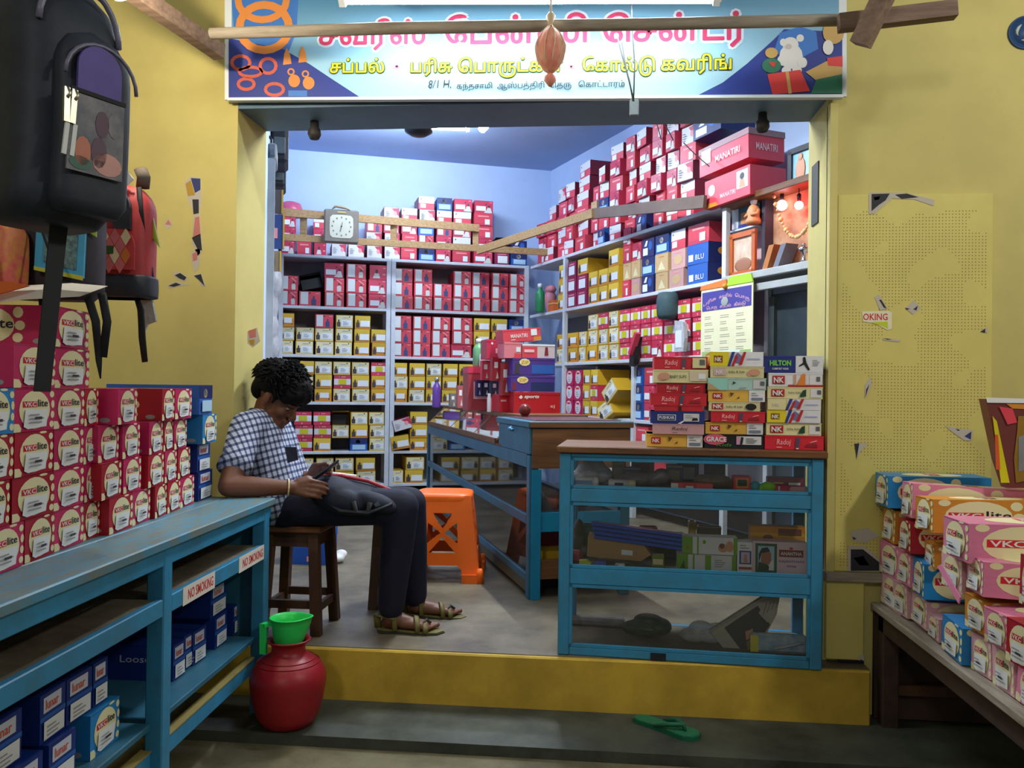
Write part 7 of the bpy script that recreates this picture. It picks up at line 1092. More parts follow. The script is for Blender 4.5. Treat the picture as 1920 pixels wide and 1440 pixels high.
wood_stool("dark wooden stool the boy sits on beside the blue bench", -1.405, -1.155, 3.475, 3.74, .465)
wood_stool("second dark wooden stool mostly hidden behind the boy legs", -1.035, -.84, 3.93, 4.16, .455)
ORG = mat('orange_stool_plastic', (240, 104, 18), .38, dirt=.05)
og = empty('plastic_stool', (-.825, 4.72, .25), .1)
def stool_side(b, ang, hole):
    """one sloping side of the stool as a sheet with openings, in (t across -1..1, z)"""
    H0 = .47
    def p(t, z, o=0.):
        hw = .215-.062*(z/H0)**.9; ro = hw+o; v = Vector((t*hw, -ro, z)); return Matrix.Rotation(ang, 3, 'Z') @ v
    cols = [-1, -.72, -.55, -.28, 0, .28, .55, .72, 1]; rows_ = [0, .06, .13, .17, .20, .235, .27, .305, .34, .375, .47]
    NX, NZ = 64, 70
    def inside(t, z):
        if z < .095 and abs(t) < .54 - max(0, (z-.07))*5: return False
        if not hole: return True
        u, w_ = abs(t)/.47, (z-.268)/.105                # an X of bars leaves four triangular openings
        if .24 < w_ < 1 and u < .86*(w_-.20): return False
        if -1 < w_ < -.24 and u < .98*(-w_-.18): return False
        return not (.16 < u < .98 and abs(w_) < .62*(u-.12))
    vs = {}; F = []
    def vid(i, k, o):
        key = (i, k, o)
        if key not in vs: t = -1+2*i/NX; z = H0*k/NZ; vs[key] = len(L); L.append(p(t, z, -.004 if o else 0))
        return vs[key]
    L = []
    ok = [[inside(-1+2*(i+.5)/NX, H0*(k+.5)/NZ) for k in range(NZ)] for i in range(NX)]
    for i in range(NX):
        for k in range(NZ):
            if ok[i][k]:
                F.append((vid(i,k,0), vid(i+1,k,0), vid(i+1,k+1,0), vid(i,k+1,0))); F.append((vid(i,k,1), vid(i,k+1,1), vid(i+1,k+1,1), vid(i+1,k,1)))
                for (di, dk, a, c) in ((-1,0,(i,k+1),(i,k)), (1,0,(i+1,k),(i+1,k+1)), (0,-1,(i,k),(i+1,k)), (0,1,(i+1,k+1),(i,k+1))):
                    ii, kk = i+di, k+dk
                    if 0 <= ii < NX and 0 <= kk < NZ and not ok[ii][kk]: F.append((vid(*a,0), vid(*c,0), vid(*c,1), vid(*a,1)))
    b.add(L, F, ORG, False)
for k in range(4): part('side_panel', og, lambda b: stool_side(b, PI/2*k, True), ORG)
def seat_top(b):
    n = 32; ring = lambda r, z, pw: [(r*math.copysign(abs(math.cos(2*PI*i/n))**pw, math.cos(2*PI*i/n)), r*math.copysign(abs(math.sin(2*PI*i/n))**pw, math.sin(2*PI*i/n)), z) for i in range(n)]
    rs = [ring(.159, .44, .35), ring(.162, .462, .35), ring(.157, .474, .4), ring(.145, .479, .45), ring(.08, .479, .6)]
    vs = sum(rs, []); fs = [(j*n+i, j*n+(i+1) % n, (j+1)*n+(i+1) % n, (j+1)*n+i) for j in range(4) for i in range(n)] + [tuple(range(4*n, 5*n))]; b.add(vs, fs, ORG, True)
part('seat', og, seat_top, ORG)
def foot_rim(b, sx, sy):
    c = .215
    b.bar((sx*.112, sy*(c+.004), .024), (sx*(c+.004), sy*(c+.004), .024), .016, .048, ORG); b.bar((sx*(c+.004), sy*.112, .024), (sx*(c+.004), sy*(c+.004), .024), .016, .048, ORG); b.lathe([(.022,0),(.022,.05),(.014,.08)], ORG, 12, (sx*(c-.004), sy*(c-.004), 0))
for sx in (-1, 1):
    for sy in (-1, 1): part('foot_rim', og, lambda b: foot_rim(b, sx, sy), ORG)
tag(og, 'bright orange plastic stool with X shaped openings', 'stool')
# red water pot with green mug in its mouth
RP = mat('red_pot_plastic', (152, 26, 36), .42, dirt=.12, scale=4)
pot = empty('water_pot', (-1.13, 3.07, .04)); pot.scale = (.77, .77, .78)
def potb(b): b.lathe([(.10,.0),(.125,.008),(.15,.05),(.17,.12),(.182,.19),(.185,.225),(.178,.26),(.155,.295),(.12,.322),(.095,.336),(.082,.35),(.08,.375),(.09,.395),(.104,.402),(.108,.408),(.103,.412),(.09,.404),(.074,.38),(.074,.352)], RP, 40, caps=False); b.lathe([(.0001,.0),(.10,.0)], RP, 40, caps=False)
part('body', pot, potb, RP)
part('shoulder_ring', pot, lambda b: [b.tube([(r*math.cos(2*PI*k/32), r*math.sin(2*PI*k/32), z) for k in range(33)], .0025, RP, 6, False) for r, z in ((.150,.302),(.128,.318))], RP)
s_ = part('stuck_paper', pot, lambda b: b.plate([(-.05,-.172,.235),(-.035,-.176,.222),(-.02,-.178,.228),(-.012,-.178,.236),(-.03,-.176,.240),(-.046,-.171,.246)], (0,-1,.2), .002, S_W), S_W)
tag(pot, 'round dark red plastic water pot beside the blue bench', 'pot')
GM = mat('green_mug_plastic', (40, 206, 92), .38, dirt=.04)
mug = empty('green_mug', (-1.13, 3.07, .347)); mug.scale = (.88, .88, .92)
def mugb(b):
    prof = [(.058,0),(.064,.01),(.072,.075),(.078,.098),(.083,.1),(.083,.104),(.076,.104),(.069,.075),(.06,.012),(.0005,.01)]; n = 36; vs = []; fs = []
    for r, z in prof:
        for k in range(n):
            a = 2*PI*k/n; sp = max(0, math.cos(a-.35))**14*.02 if z > .07 and r > .05 else 0; vs.append(((r+sp)*math.cos(a), (r+sp)*math.sin(a), z))
    fs = [(i*n+k, i*n+(k+1) % n, (i+1)*n+(k+1) % n, (i+1)*n+k) for i in range(len(prof)-1) for k in range(n)]; b.add(vs, fs, GM, True); b.add([(.058*math.cos(2*PI*k/n), .058*math.sin(2*PI*k/n), 0) for k in range(n)], [tuple(range(n-1,-1,-1))], GM)
part('cup', mug, mugb, GM)
part('handle', mug, lambda b: (b.bar((-.068,-.03,.082), (-.093,-.055,.08), .03, .014, GM), b.bar((-.093,-.055,.087), (-.09,-.058,-.035), .028, .012, GM, (0,1,0))), GM)
tag(mug, 'bright green plastic mug standing in the red pot mouth', 'mug')
# green flip flop on the ledge
sl = empty('flip_flop', (.295, 3.19, .04), math.radians(-36)); FG = mat('green_rubber', (20, 98, 66), .55, dirt=.15, scale=20)
def sole(b):
    pr = [(-.135,.0),(-.13,.026),(-.10,.038),(-.05,.036),(0,.032),(.05,.042),(.10,.048),(.13,.034),(.142,.0)]; top = pr + [(x, -w_*(.9 if x < 0 else 1.)) for x, w_ in reversed(pr[1:-1])]
    b.plate([(x, y, 0) for x, y in top], (0,0,1), .016, FG); b.plate([(x*.96, y*.93, .016) for x, y in top], (0,0,1), .002, mat('green_rubber_top', (28, 112, 76), .6, dirt=.2, scale=60))
part('sole', sl, sole, FG)
part('strap', sl, lambda b: (b.tube([(.085,.0,.016),(.075,.0,.04),(.03,.03,.036),(-.03,.037,.016)], [.006,.009,.009,.006], FG, 8), b.tube([(.085,.0,.016),(.075,.0,.04),(.03,-.03,.036),(-.03,-.034,.016)], [.006,.009,.009,.006], FG, 8)), FG)
tag(sl, 'single green rubber flip flop on the dark ledge', 'flip flop')
# metallic snack packet at the right edge
pk = onplane(1868, 895, Vector((RTX+.42, 0, 0)), RX)
b = MB(card('snack_brown', (110, 56, 50), rough=.25)); ky = 2.95
def kp(px, py): q = ony(px, py, 2.92); return (q.x, 2.92, q.z)
b.plate([kp(*p) for p in ((1848,748),(1990,752),(1985,880),(1960,915),(1890,915),(1872,860))], (0,1,0), .05, None)
for pts, m, e in (([(1848,745),(1990,750),(1990,757),(1850,755)], S_W, .003), ([(1886,757),(1990,760),(1990,770),(1898,766)], ORAB, .002), ([(1872,762),(1897,766),(1906,792),(1888,796)], RED, .004), ([(1860,780),(1868,790),(1892,905),(1876,905)], card('snack_yellow', (206, 196, 30), rough=.25), .003), ([(1908,780),(1925,780),(1930,900),(1904,905),(1900,860),(1906,810)], mat('foil_gold', (206, 160, 70), .25, metal=.7), .003), ([(1908,820),(1918,815),(1922,880),(1908,884)], mat('foil_silver', (200, 200, 200), .2, metal=.8), .005), ([(1864,815),(1870,815),(1874,880),(1866,880)], P('snack_orange', (210, 90, 40)), .005)): b.plate([(x, y-e, z) for x, y, z in [kp(*p) for p in pts]], (0,-1,0), .001, m)
tag(b.obj('snack_packet'), 'shiny brown and yellow packet hanging at right frame edge', 'packet')

# ------------------------------------------------------------------ the boy on the stool
def J(px, py, y): return ony(px, py, y)
SKIN = mat('brown_skin', (112, 70, 50), .5, dirt=.1, scale=10); SKIN.node_tree.nodes['Principled BSDF'].inputs['Subsurface Weight'].default_value = .05
HAIR = mat('black_hair', (16, 16, 20), .7, dirt=.3, scale=40, spec=.15); NAVYC = mat('navy_trousers', (22, 24, 46), .8, dirt=.2, scale=12, bump=.2)
def check_cloth():
    m = bpy.data.materials.new('checked_shirt_cloth'); m.use_nodes = True; nt = m.node_tree; N = nt.nodes; b = N['Principled BSDF']; b.inputs['Roughness'].default_value = .85
    tc = N.new('ShaderNodeTexCoord'); sp = N.new('ShaderNodeSeparateXYZ'); nt.links.new(tc.outputs['Object'], sp.inputs[0])
    def mth(op, a, b_):
        n = N.new('ShaderNodeMath'); n.operation = op
        for i, v in enumerate((a, b_)):
            if isinstance(v, float): n.inputs[i].default_value = v
            else: nt.links.new(v, n.inputs[i])
        return n.outputs[0]
    u = mth('ADD', mth('ADD', mth('MULTIPLY', sp.outputs[0], .95), mth('MULTIPLY', sp.outputs[2], .30)), mth('MULTIPLY', sp.outputs[1], .8))
    v = mth('SUBTRACT', mth('MULTIPLY', sp.outputs[2], .95), mth('MULTIPLY', sp.outputs[0], .30))
    outs = []
    for c in (u, v):
        f = mth('FRACT', mth('MULTIPLY', c, 35.), 0.); outs.append(mth('LESS_THAN', f, .38))
    s = mth('ADD', outs[0], outs[1]); cr = N.new('ShaderNodeValToRGB'); cr.color_ramp.interpolation = 'CONSTANT'; e = cr.color_ramp.elements
    e[0].color = L3((196, 202, 220)); e[1].position = .34; e[1].color = L3((98, 112, 150)); e2 = e.new(.75); e2.color = L3((36, 42, 72))
    nt.links.new(mth('DIVIDE', s, 2.), cr.inputs[0]); nt.links.new(cr.outputs[0], b.inputs['Base Color']); return m
SHIRT = check_cloth()
boy = empty('person', (-1.28, 3.6, .25)); BO = boy.location
class Rel(MB):
    def add(s, vs, fs, m=None, smooth=False): return MB.add(s, [Vector(v)-BO for v in vs], fs, m, smooth)
HC = J(523, 744, 3.55); fw = Vector((math.cos(.62), -.14, -math.sin(.62))).normalized(); lf = Vector((0, 0, 1)).cross(fw).normalized(); upv = fw.cross(lf).normalized()
def hd(f, l, u): return HC + fw*f + lf*l + upv*u
HM = Matrix((fw, lf, upv)).transposed()
def hball(b, c, r, n=20, k=14):                        # ellipsoid in head axes
    q = MB(); q.ball((0,0,0), r, None, n, k); b.add([hd(*c) + HM @ Vector(v) for v in q.v], q.f, None, True)
neck0, chest, waist, pelv = J(492, 788, 3.56), J(497, 825, 3.57), J(520, 888, 3.59), J(545, 940, 3.61)
shR, shL = J(463, 802, 3.395), J(520, 800, 3.735); elR, wrR = J(429, 912, 3.2), J(546, 914, 3.30); elL, wrL = J(548, 896, 3.80), J(580, 896, 3.60)
hipR, hipL = J(548, 948, 3.52), J(553, 946, 3.70); knR, knL = J(752, 950, 3.51), J(768, 944, 3.76); anR, anL = J(732, 1150, 3.57), J(778, 1128, 3.82)
def fingers(b, wr, palm, dirn, side, out, curl, thumb):
    """palm from the wrist, four unequal fingers bending by curl towards out, thumb from the side of the palm"""
    d = dirn.normalized(); s = side.normalized(); o = out.normalized()
    for k in range(4):
        capsule(b, wr+d*.012+s*(.012-.008*k), palm+d*.032+s*(.030-.020*k), .018, .0125, 10)
        L_ = (.036, .042, .039, .030)[k]; base = palm+d*.034+s*(.031-.0205*k); p = base; a = curl*.5
        for j in range(3):
            q = p + (d*math.cos(a)+o*math.sin(a))*L_*(1, .72, .55)[j]; capsule(b, p, q, .0092-.0008*j, .0086-.001*j, 8); p = q; a += curl*.75
    t0 = wr+d*.02+s*.028; t1 = t0+d*.03+s*.022+o*.012; t2 = t1+(d*.8+o*thumb).normalized()*.03
    capsule(b, t0, t1, .0135, .0105, 9); capsule(b, t1, t2, .0105, .0085, 9)
bb = Rel(SKIN)
hball(bb, (-.012, 0, .032), (.098, .079, .09)); hball(bb, (.04, 0, -.028), (.052, .062, .066)); capsule(bb, hd(.02, .03, -.06), hd(.066, .014, -.098), .034, .026); capsule(bb, hd(.02, -.03, -.06), hd(.066, -.014, -.098), .034, .026)
hball(bb, (.072, 0, -.1), (.024, .024, .02), 12, 8); capsule(bb, hd(.09, 0, .004), hd(.113, 0, -.036), .0085, .0135); hball(bb, (.104, .012, -.04), (.012, .009, .008), 8, 6); hball(bb, (.104, -.012, -.04), (.012, .009, .008), 8, 6)
capsule(bb, hd(.083, .042, .018), hd(.092, .012, .015), .011, .010); capsule(bb, hd(.083, -.042, .018), hd(.092, -.012, .015), .011, .010)
capsule(bb, hd(.093, .02, -.066), hd(.101, 0, -.062), .006, .008); capsule(bb, hd(.093, -.02, -.066), hd(.101, 0, -.062), .006, .008); capsule(bb, hd(.090, .017, -.075), hd(.096, 0, -.077), .006, .0085); capsule(bb, hd(.090, -.017, -.075), hd(.096, 0, -.077), .006, .0085)
for s in (-1, 1): hball(bb, (.062, s*.04, -.03), (.026, .02, .024), 12, 8); hball(bb, (-.008, s*.082, -.012), (.019, .009, .032), 12, 8); capsule(bb, hd(-.004, s*.08, -.036), hd(.0, s*.078, -.044), .008, .008)
capsule(bb, neck0+Vector((.0, 0, -.02)), hd(-.025, 0, -.055), .056, .054); capsule(bb, chest, neck0, .075, .06); capsule(bb, neck0, shR, .055, .05); capsule(bb, neck0, shL, .055, .05)
for s in (-.06, 0, .06): capsule(bb, waist+Vector((0, s, 0)), chest+Vector((0, s*1.1, 0)), .085, .085); capsule(bb, pelv+Vector((0, s, 0)), waist+Vector((0, s, 0)), .085, .085)
capsule(bb, shR, elR, .05, .043); capsule(bb, elR, elR.lerp(wrR, .35), .043, .043); capsule(bb, elR.lerp(wrR, .35), wrR, .043, .028)
capsule(bb, shL, elL, .05, .042); capsule(bb, elL, elL.lerp(wrL, .35), .042, .041); capsule(bb, elL.lerp(wrL, .35), wrL, .041, .027)
capsule(bb, hipR, knR, .075, .058); capsule(bb, hipL, knL, .075, .058); capsule(bb, knR, knR.lerp(anR, .35), .054, .055); capsule(bb, knR.lerp(anR, .35), anR, .055, .037); capsule(bb, knL, knL.lerp(anL, .35), .054, .055); capsule(bb, knL.lerp(anL, .35), anL, .055, .037)
palmR = J(562, 913, 3.315); dR = palmR-wrR; palmL = J(594, 888, 3.56); dL = palmL-wrL
fingers(bb, wrR, palmR, Vector((1, .25, -.12)), Vector((.1, .3, .95)), Vector((.1, .9, -.3)), .75, .7)
fingers(bb, wrL, palmL, Vector((.9, -.35, .35)), Vector((-.35, .1, .95)), Vector((.1, -.9, -.2)), .7, .5)
feet = []
for an, hx, hy, tx, ty, z0 in ((anR, 722, 1180, 818, 1184, 3.575), (anL, 772, 1152, 822, 1154, 3.83)):
    hz = .295; heel = ony(hx, hy, z0); toe = ony(tx, ty, z0+.015); heel.z = hz; toe.z = hz-.008; d = (toe-heel); dn = d.normalized(); s = Vector((-dn.y, dn.x, 0)); ln = .235; toe = heel+dn*ln
    capsule(bb, an, heel+dn*.03, .037, .032); capsule(bb, an-Vector((0,0,.02)), heel+dn*.12, .036, .026); capsule(bb, heel+dn*.01, heel+dn*.1, .028, .026)
    for k in (-1, 0, 1): capsule(bb, heel+dn*.08+s*k*.012, heel+dn*.175+s*k*.024-Vector((0,0,.006)), .024, .017)
    for k in range(5): capsule(bb, heel+dn*.17+s*(.034-.017*k)-Vector((0,0,.008)), heel+dn*(.225-.009*k)+s*(.036-.018*k)-Vector((0,0,.012)), .0105, .0095 if k else .012)
    feet.append((heel, dn, s))
blend('body', bb, .0052, 3, boy)
# eyes and brows
for s in (-1, 1):
    q = Rel(P('eye_white', (150, 140, 134))); hball(q, (.0775, s*.031, -.006), (.011, .012, .006), 12, 8); e = q.obj('eye', boy)
    q = Rel(INK); hball(q, (.086, s*.031, -.009), (.004, .006, .005), 8, 6); q.obj('pupil', e)
    q = Rel(HAIR); q.tube([hd(.087, s*.05, .022), hd(.098, s*.032, .028), hd(.1, s*.012, .022)], [.002, .004, .003], HAIR, 6); q.obj('eyebrow', boy)
# hair: thick cap with loose tufts
hb_ = Rel(HAIR)
hball(hb_, (-.026, 0, .060), (.116, .094, .088)); hball(hb_, (.045, 0, .088), (.07, .075, .055)); hball(hb_, (-.085, 0, .0), (.05, .07, .07)); hball(hb_, (.088, -.02, .066), (.034, .052, .042)); hball(hb_, (.09, .03, .062), (.03, .045, .038)); hball(hb_, (.06, -.06, .05), (.035, .025, .04)); hball(hb_, (-.03, 0, .075), (.1, .085, .085)); hball(hb_, (-.035, .05, .045), (.07, .045, .055)); hball(hb_, (-.035, -.05, .047), (.07, .045, .055))
for s in (-1, 1): capsule(hb_, hd(.026, s*.078, .03), hd(.026, s*.077, -.012), .014, .006)
ho = blend('hair', hb_, .008, 1, boy)
q = Rel(HAIR); r2 = random.Random(5)
for k in range(700):
    th_, ph = r2.uniform(0, 2*PI), r2.uniform(-.25, 1.5); c = Vector((math.cos(th_)*math.cos(ph), math.sin(th_)*math.cos(ph), math.sin(ph)))
    if c.x > .7 and c.z < -.1: continue
    p0 = Vector((-.026+c.x*.122, c.y*.100, .062+c.z*.096)); 
    dv = (Vector((.55, r2.uniform(-.5, .5), r2.uniform(-.5, .3))) + c*.45).normalized() if c.x > -.2 else (Vector((-.1, r2.uniform(-.4, .4), -.8)) + c*.35).normalized()
    l = r2.uniform(.018, .036); p1 = p0 + dv*l*.5 + c*.006; p2 = p0+dv*l
    q.tube([hd(*(p0*.96)), hd(*p1), hd(*p2)], [.0055, .004, .0006], HAIR, 4, False)
q.obj('hair_tuft', boy)['kind'] = 'stuff'
# shirt with short sleeves, collar, pocket; trousers
sb = Rel(SHIRT)
for s in (-.075, 0, .075):
    v = Vector((0, s, 0)); capsule(sb, waist+v, chest+v*1.15+Vector((.0, 0, .01)), .107, .103); capsule(sb, pelv+v*1.1+Vector((-.01,0,.0)), waist+v*1.05, .108, .105)
capsule(sb, neck0+Vector((-.005, 0, -.012)), shR+Vector((.012, 0, 0)), .072, .07); capsule(sb, neck0+Vector((-.005, 0, -.012)), shL, .072, .066); capsule(sb, chest, neck0, .1, .068)
capsule(sb, shR, shR.lerp(elR, .62), .072, .064, 16); capsule(sb, shL, shL.lerp(elL, .6), .068, .062); capsule(sb, pelv+Vector((.05, -.09, -.01)), pelv+Vector((.11, -.12, .0)), .06, .045)
blend('shirt', sb, .009, 5, boy)
q = Rel(SHIRT)                                          # sleeve cuffs
for a, c, r in ((shR, elR, .071), (shL, elL, .066)):
    d = (c-a).normalized(); p = a.lerp(c, .68); q.tube([p-d*.02, p+d*.012, p+d*.014, p-d*.0], [r*.98, r, r*.93, r*.9], SHIRT, 22, False)
q.obj('sleeve_cuff', boy)['kind'] = 'stuff'
q = Rel(SHIRT)
n0 = neck0.lerp(hd(-.025, 0, -.055), .45); ax = (hd(-.025, 0, -.055)-neck0).normalized(); x_ = ax.cross(Vector((0, 1, 0))).normalized(); y_ = ax.cross(x_)
ring = lambda r, h, o: [n0 + ax*(h+.02*math.cos(a)*o) + (x_*math.cos(a)+y_*math.sin(a))*r for a in [2*PI*k/24 for k in range(24)]]
r0, r1, r2_ = ring(.078, -.03, 0), ring(.068, .018, -1), ring(.086, -.022, -1.2); vs = r0+r1+r2_
q.add(vs, [(j*24+k, j*24+(k+1) % 24, (j+1)*24+(k+1) % 24, (j+1)*24+k) for j in range(2) for k in range(24)], SHIRT, True); q.obj('collar', boy)
q = Rel(NAVYC); q.plate([J(535, 838, 3.455), J(556, 838, 3.47), J(560, 862, 3.48), J(540, 868, 3.46)], (0, -1, 0), .006, mat('dark_pocket_lining', (40, 44, 66), .8)); q.obj('shirt_pocket', boy)
tb_ = Rel(NAVYC)
for s in (-.06, .06): capsule(tb_, pelv+Vector((-.01, s, -.03)), pelv+Vector((.05, s, -.02)), .1, .095)
capsule(tb_, hipR, knR, .094, .077, 18); capsule(tb_, hipL, knL, .094, .077, 18)
for a, c in ((knR, anR), (knL, anL)): capsule(tb_, a, a.lerp(c, .4), .076, .072, 18); capsule(tb_, a.lerp(c, .4), a.lerp(c, .93), .072, .058, 18)
capsule(tb_, hipR+Vector((-.02, .0, -.02)), hipL+Vector((-.02, 0, -.02)), .09, .09)
blend('trousers', tb_, .009, 4, boy)
OLV = mat('olive_sandal', (112, 104, 50), .6, dirt=.3, scale=20); OLD = mat('dark_sandal_rubber', (48, 46, 36), .7)
for i, (heel, dn, s) in enumerate(feet):
    rt = Vector((heel.x, heel.y, .25))
    q = Rel(OLD); out = [(-.035,.0),(-.028,.028),(0,.036),(.06,.034),(.12,.044),(.19,.05),(.235,.04),(.262,.0)]; out += [(a, -b_) for a, b_ in reversed(out[1:-1])]
    q.plate([rt+dn*a+s*b_+Vector((0,0,.002)) for a, b_ in out], (0,0,1), .012, OLD); q.plate([rt+dn*a*.98+s*b_*.95+Vector((0,0,.014)) for a, b_ in out], (0,0,1), .005, OLV); so = q.obj('sandal', boy)
    def strap(nm, t0, t1, zt, w_, lift):
        q = Rel(OLV); pts = []
        for k in range(9): a = PI*k/8; pts.append(rt + dn*(t0+(t1-t0)*k/8) + s*math.cos(a)*w_ + Vector((0,0,.018+zt*math.sin(a)**.7)))
        q.tube(pts, .012, OLV, 8, True, .35); q.obj(nm, so)
    strap('toe_strap', .165, .185, .035, .048, 0); strap('toe_strap', .125, .15, .055, .045, 0); strap('ankle_strap', .02, .05, .105, .042, 0)
    q = Rel(OLV); q.tube([rt+dn*.05+s*.042+Vector((0,0,.07)), rt-dn*.03+s*.02+Vector((0,0,.075)), rt-dn*.036+Vector((0,0,.075)), rt-dn*.03-s*.02+Vector((0,0,.075)), rt+dn*.05-s*.042+Vector((0,0,.07))], .012, OLV, 8, True, .4); q.tube([rt-dn*.03+Vector((0,0,.018)), rt-dn*.038+Vector((0,0,.075))], .016, OLV, 8, True, .5); q.obj('heel_strap', so)
    q = Rel(OLD); q.tube([rt+dn*.17-s*.03+Vector((0,0,.05)), rt+dn*.18+s*.01+Vector((0,0,.062)), rt+dn*.2+Vector((0,0,.05))], .006, OLD, 6); q.obj('buckle', so)
q = Rel(S_W); wd_ = (wrR-elR).normalized(); c0 = wrR-wd_*.012; x_ = wd_.cross(Vector((0,0,1))).normalized(); y_ = wd_.cross(x_); q.tube([c0+(x_*math.cos(a)+y_*math.sin(a))*.034 for a in [2*PI*k/20 for k in range(21)]], .0035, P('ivory_band', (222, 206, 160)), 6, False); q.obj('wristband', boy)
tag(boy, 'seated boy in checked shirt and navy trousers looking at a phone', 'person')
# phone in his hands
a, c = J(576, 906, 3.36), J(634, 866, 3.46); d = (c-a).normalized(); n_ = Vector((-d.z, 0, d.x)).normalized(); sd = d.cross(n_).normalized(); q = MB(BLK)
T_ = Matrix((d, sd, n_)).transposed().to_4x4(); T_.translation = (a+c)/2+Vector((0,.0,0)); ph_ = link('mobile_phone', None); 
q.cbox(-.076, .076, -.037, .037, -.0048, .0048, BLK, .003); q.obj('case', ph_); q = MB(BLK); q.box(-.07, .07, -.033, .033, .0048, .0052, mat('phone_screen', (40, 46, 56), .15, dirt=0)); q.obj('screen', ph_); ph_.matrix_world = T_
tag(ph_, 'dark mobile phone held in the boy hands', 'phone')
# backpack on his lap
LB = mat('navy_bag_cloth', (24, 30, 48), .75, dirt=.25, scale=14, bump=.3); b = MB(LB)
def ellip(b, c, r, rot=0., n=20, k=12):
    q = MB(); q.ball((0,0,0), r, None, n, k); R_ = Matrix.Rotation(rot, 3, 'Y'); b.add([Vector(c)+R_ @ Vector(v) for v in q.v], q.f, None, True)
bc = J(672, 922, 3.58); ellip(b, bc, (.20, .16, .055), .20); ellip(b, J(625, 918, 3.50), (.12, .12, .06), .15); ellip(b, J(640, 940, 3.425), (.12, .05, .055), .2); ellip(b, J(705, 942, 3.44), (.1, .05, .04), .3); ellip(b, J(745, 940, 3.58), (.1, .13, .035), .4)
lap = empty('lap_backpack', bc); o = blend('bag_body', b, .008, 3, lap); o.matrix_parent_inverse = Matrix.Translation(-bc)
def lp_(nm, fn, m): q = MB(m); fn(q); o = q.obj(nm, lap); o.matrix_parent_inverse = Matrix.Translation(-bc); return o
lp_('piping', lambda q: q.tube([J(604, 893, 3.5), J(640, 892, 3.52), J(690, 902, 3.53), J(735, 920, 3.54), J(768, 938, 3.55)], .008, mat('red_piping', (176, 44, 56), .5), 7), LB)
lp_('white_trim', lambda q: q.tube([J(604, 890, 3.53), J(625, 888, 3.55), J(668, 893, 3.56)], .007, S_W, 7), LB)
lp_('shoulder_strap', lambda q: q.tube([J(600, 930, 3.42), J(640, 958, 3.385), J(690, 962, 3.385), J(735, 945, 3.42)], .02, mat('black_webbing', (28, 30, 36), .7), 8, True, .4), LB)
lp_('strap_loop', lambda q: q.tube([J(662, 940, 3.38), J(668, 962, 3.375), J(690, 962, 3.375), J(694, 942, 3.38)], .012, MATS['black_webbing'], 7, True, .5), LB)
lp_('zip_tag', lambda q: q.plate([J(702, 945, 3.375), J(709, 938, 3.375), J(713, 947, 3.375), J(705, 950, 3.375)], (0,-1,0), .004, CHR), CHR)
tag(lap, 'dark navy backpack with red piping lying on the boy lap', 'backpack')

# ------------------------------------------------------------------ backpacks hanging at the left
def soft(b, w_, d, h, m, top=.28, n=28, k=16, pw=.55):
    vs = []; fs = []
    for j in range(k+1):
        t = j/k; z = h*t; e = min(1., max(0., 1-((t-(1-top))/top)**2.4 if t > 1-top else 1.))**.5; e *= min(1, .80+.2*math.sqrt(min(1, t/.06))); dd = d*(.86+.14*math.sin(PI*min(1, t*1.1)))*(e**.5 if t > 1-top else 1)
        vs += [(w_/2*max(e, .02)*math.copysign(abs(math.cos(a))**pw, math.cos(a)), dd/2*max(e, .05)*math.copysign(abs(math.sin(a))**pw, math.sin(a)), z) for a in [2*PI*i/n for i in range(n)]]
    for j in range(k):
        for i in range(n): fs.append((j*n+i, j*n+(i+1) % n, (j+1)*n+(i+1) % n, (j+1)*n+i))
    fs += [tuple(range(n-1, -1, -1)), tuple(range(k*n, (k+1)*n))]; b.add(vs, fs, m, True)
def arch(w_, z0, z1, n=12): return [(-w_/2, z0), (w_/2, z0)] + [(w_/2*math.cos(PI*k/n), z1-w_/2+w_/2*math.sin(PI*k/n)) for k in range(n+1)]
def front(b, pts, y, t, m): b.plate([(x, y, z) for x, z in pts], (0, -1, 0), t, m)
BKC = mat('charcoal_nylon', (44, 50, 62), .6, dirt=.3, scale=16, bump=.15); BKG = mat('glossy_bag_piping', (120, 118, 140), .35); PURC = mat('purple_nylon', (86, 70, 150), .55, dirt=.15, scale=14)
MET = mat('zip_metal', (190, 184, 160), .3, metal=.9); WEB = MATS.get('black_webbing') or mat('black_webbing', (28, 30, 36), .7)
GBK = 'backpacks hanging at the left'
bag = empty('hanging_backpack', (0, 0, 0)); pc = ony(84, 424, 1.56); bag.location = pc; bag.rotation_euler = (0, .02, math.radians(64))
def bp(nm, fn, m=None, par=None): q = MB(m or BKC); fn(q); return q.obj(nm, par or bag)
bp('bag_body', lambda b: soft(b, .21, .23, .50, BKC))
pk_ = bp('front_pocket', lambda b: (soft(b, .148, .08, .36, BKC, .26), None)); pk_.location = (.02, -.105, .015)
bp('purple_panel', lambda b: front(b, arch(.088, .24, .332), -.146, .006, PURC)).location = (.012, 0, 0)
def fantasy(b):                                        # generic cloudy print, no character
    front(b, [(-.062,.085),(.05,.085),(.05,.232),(-.062,.232)], -.147, .004, mat('misty_print', (120, 116, 120), .45, scale=16, c2=(64, 72, 84)))
    for cx, cz, rx, rz, m in ((.018,.11,.03,.022,mat('peach_print_patch', (206, 150, 140), .5)),(-.032,.125,.016,.028,mat('orange_print_patch', (200, 120, 90), .5)),(.005,.185,.014,.026,mat('plum_print_patch', (90, 60, 80), .5)),(-.036,.102,.022,.013,mat('green_print_patch', (60, 110, 96), .5)),(.0,.13,.016,.03,MATS['plum_print_patch']),(.03,.19,.014,.026,MATS['misty_print'])):
        front(b, [(cx+rx*math.cos(2*PI*k/12), cz+rz*math.sin(2*PI*k/12)) for k in range(12)], -.151, .001, m)
bp('printed_panel', fantasy).location = (.014, 0, 0)
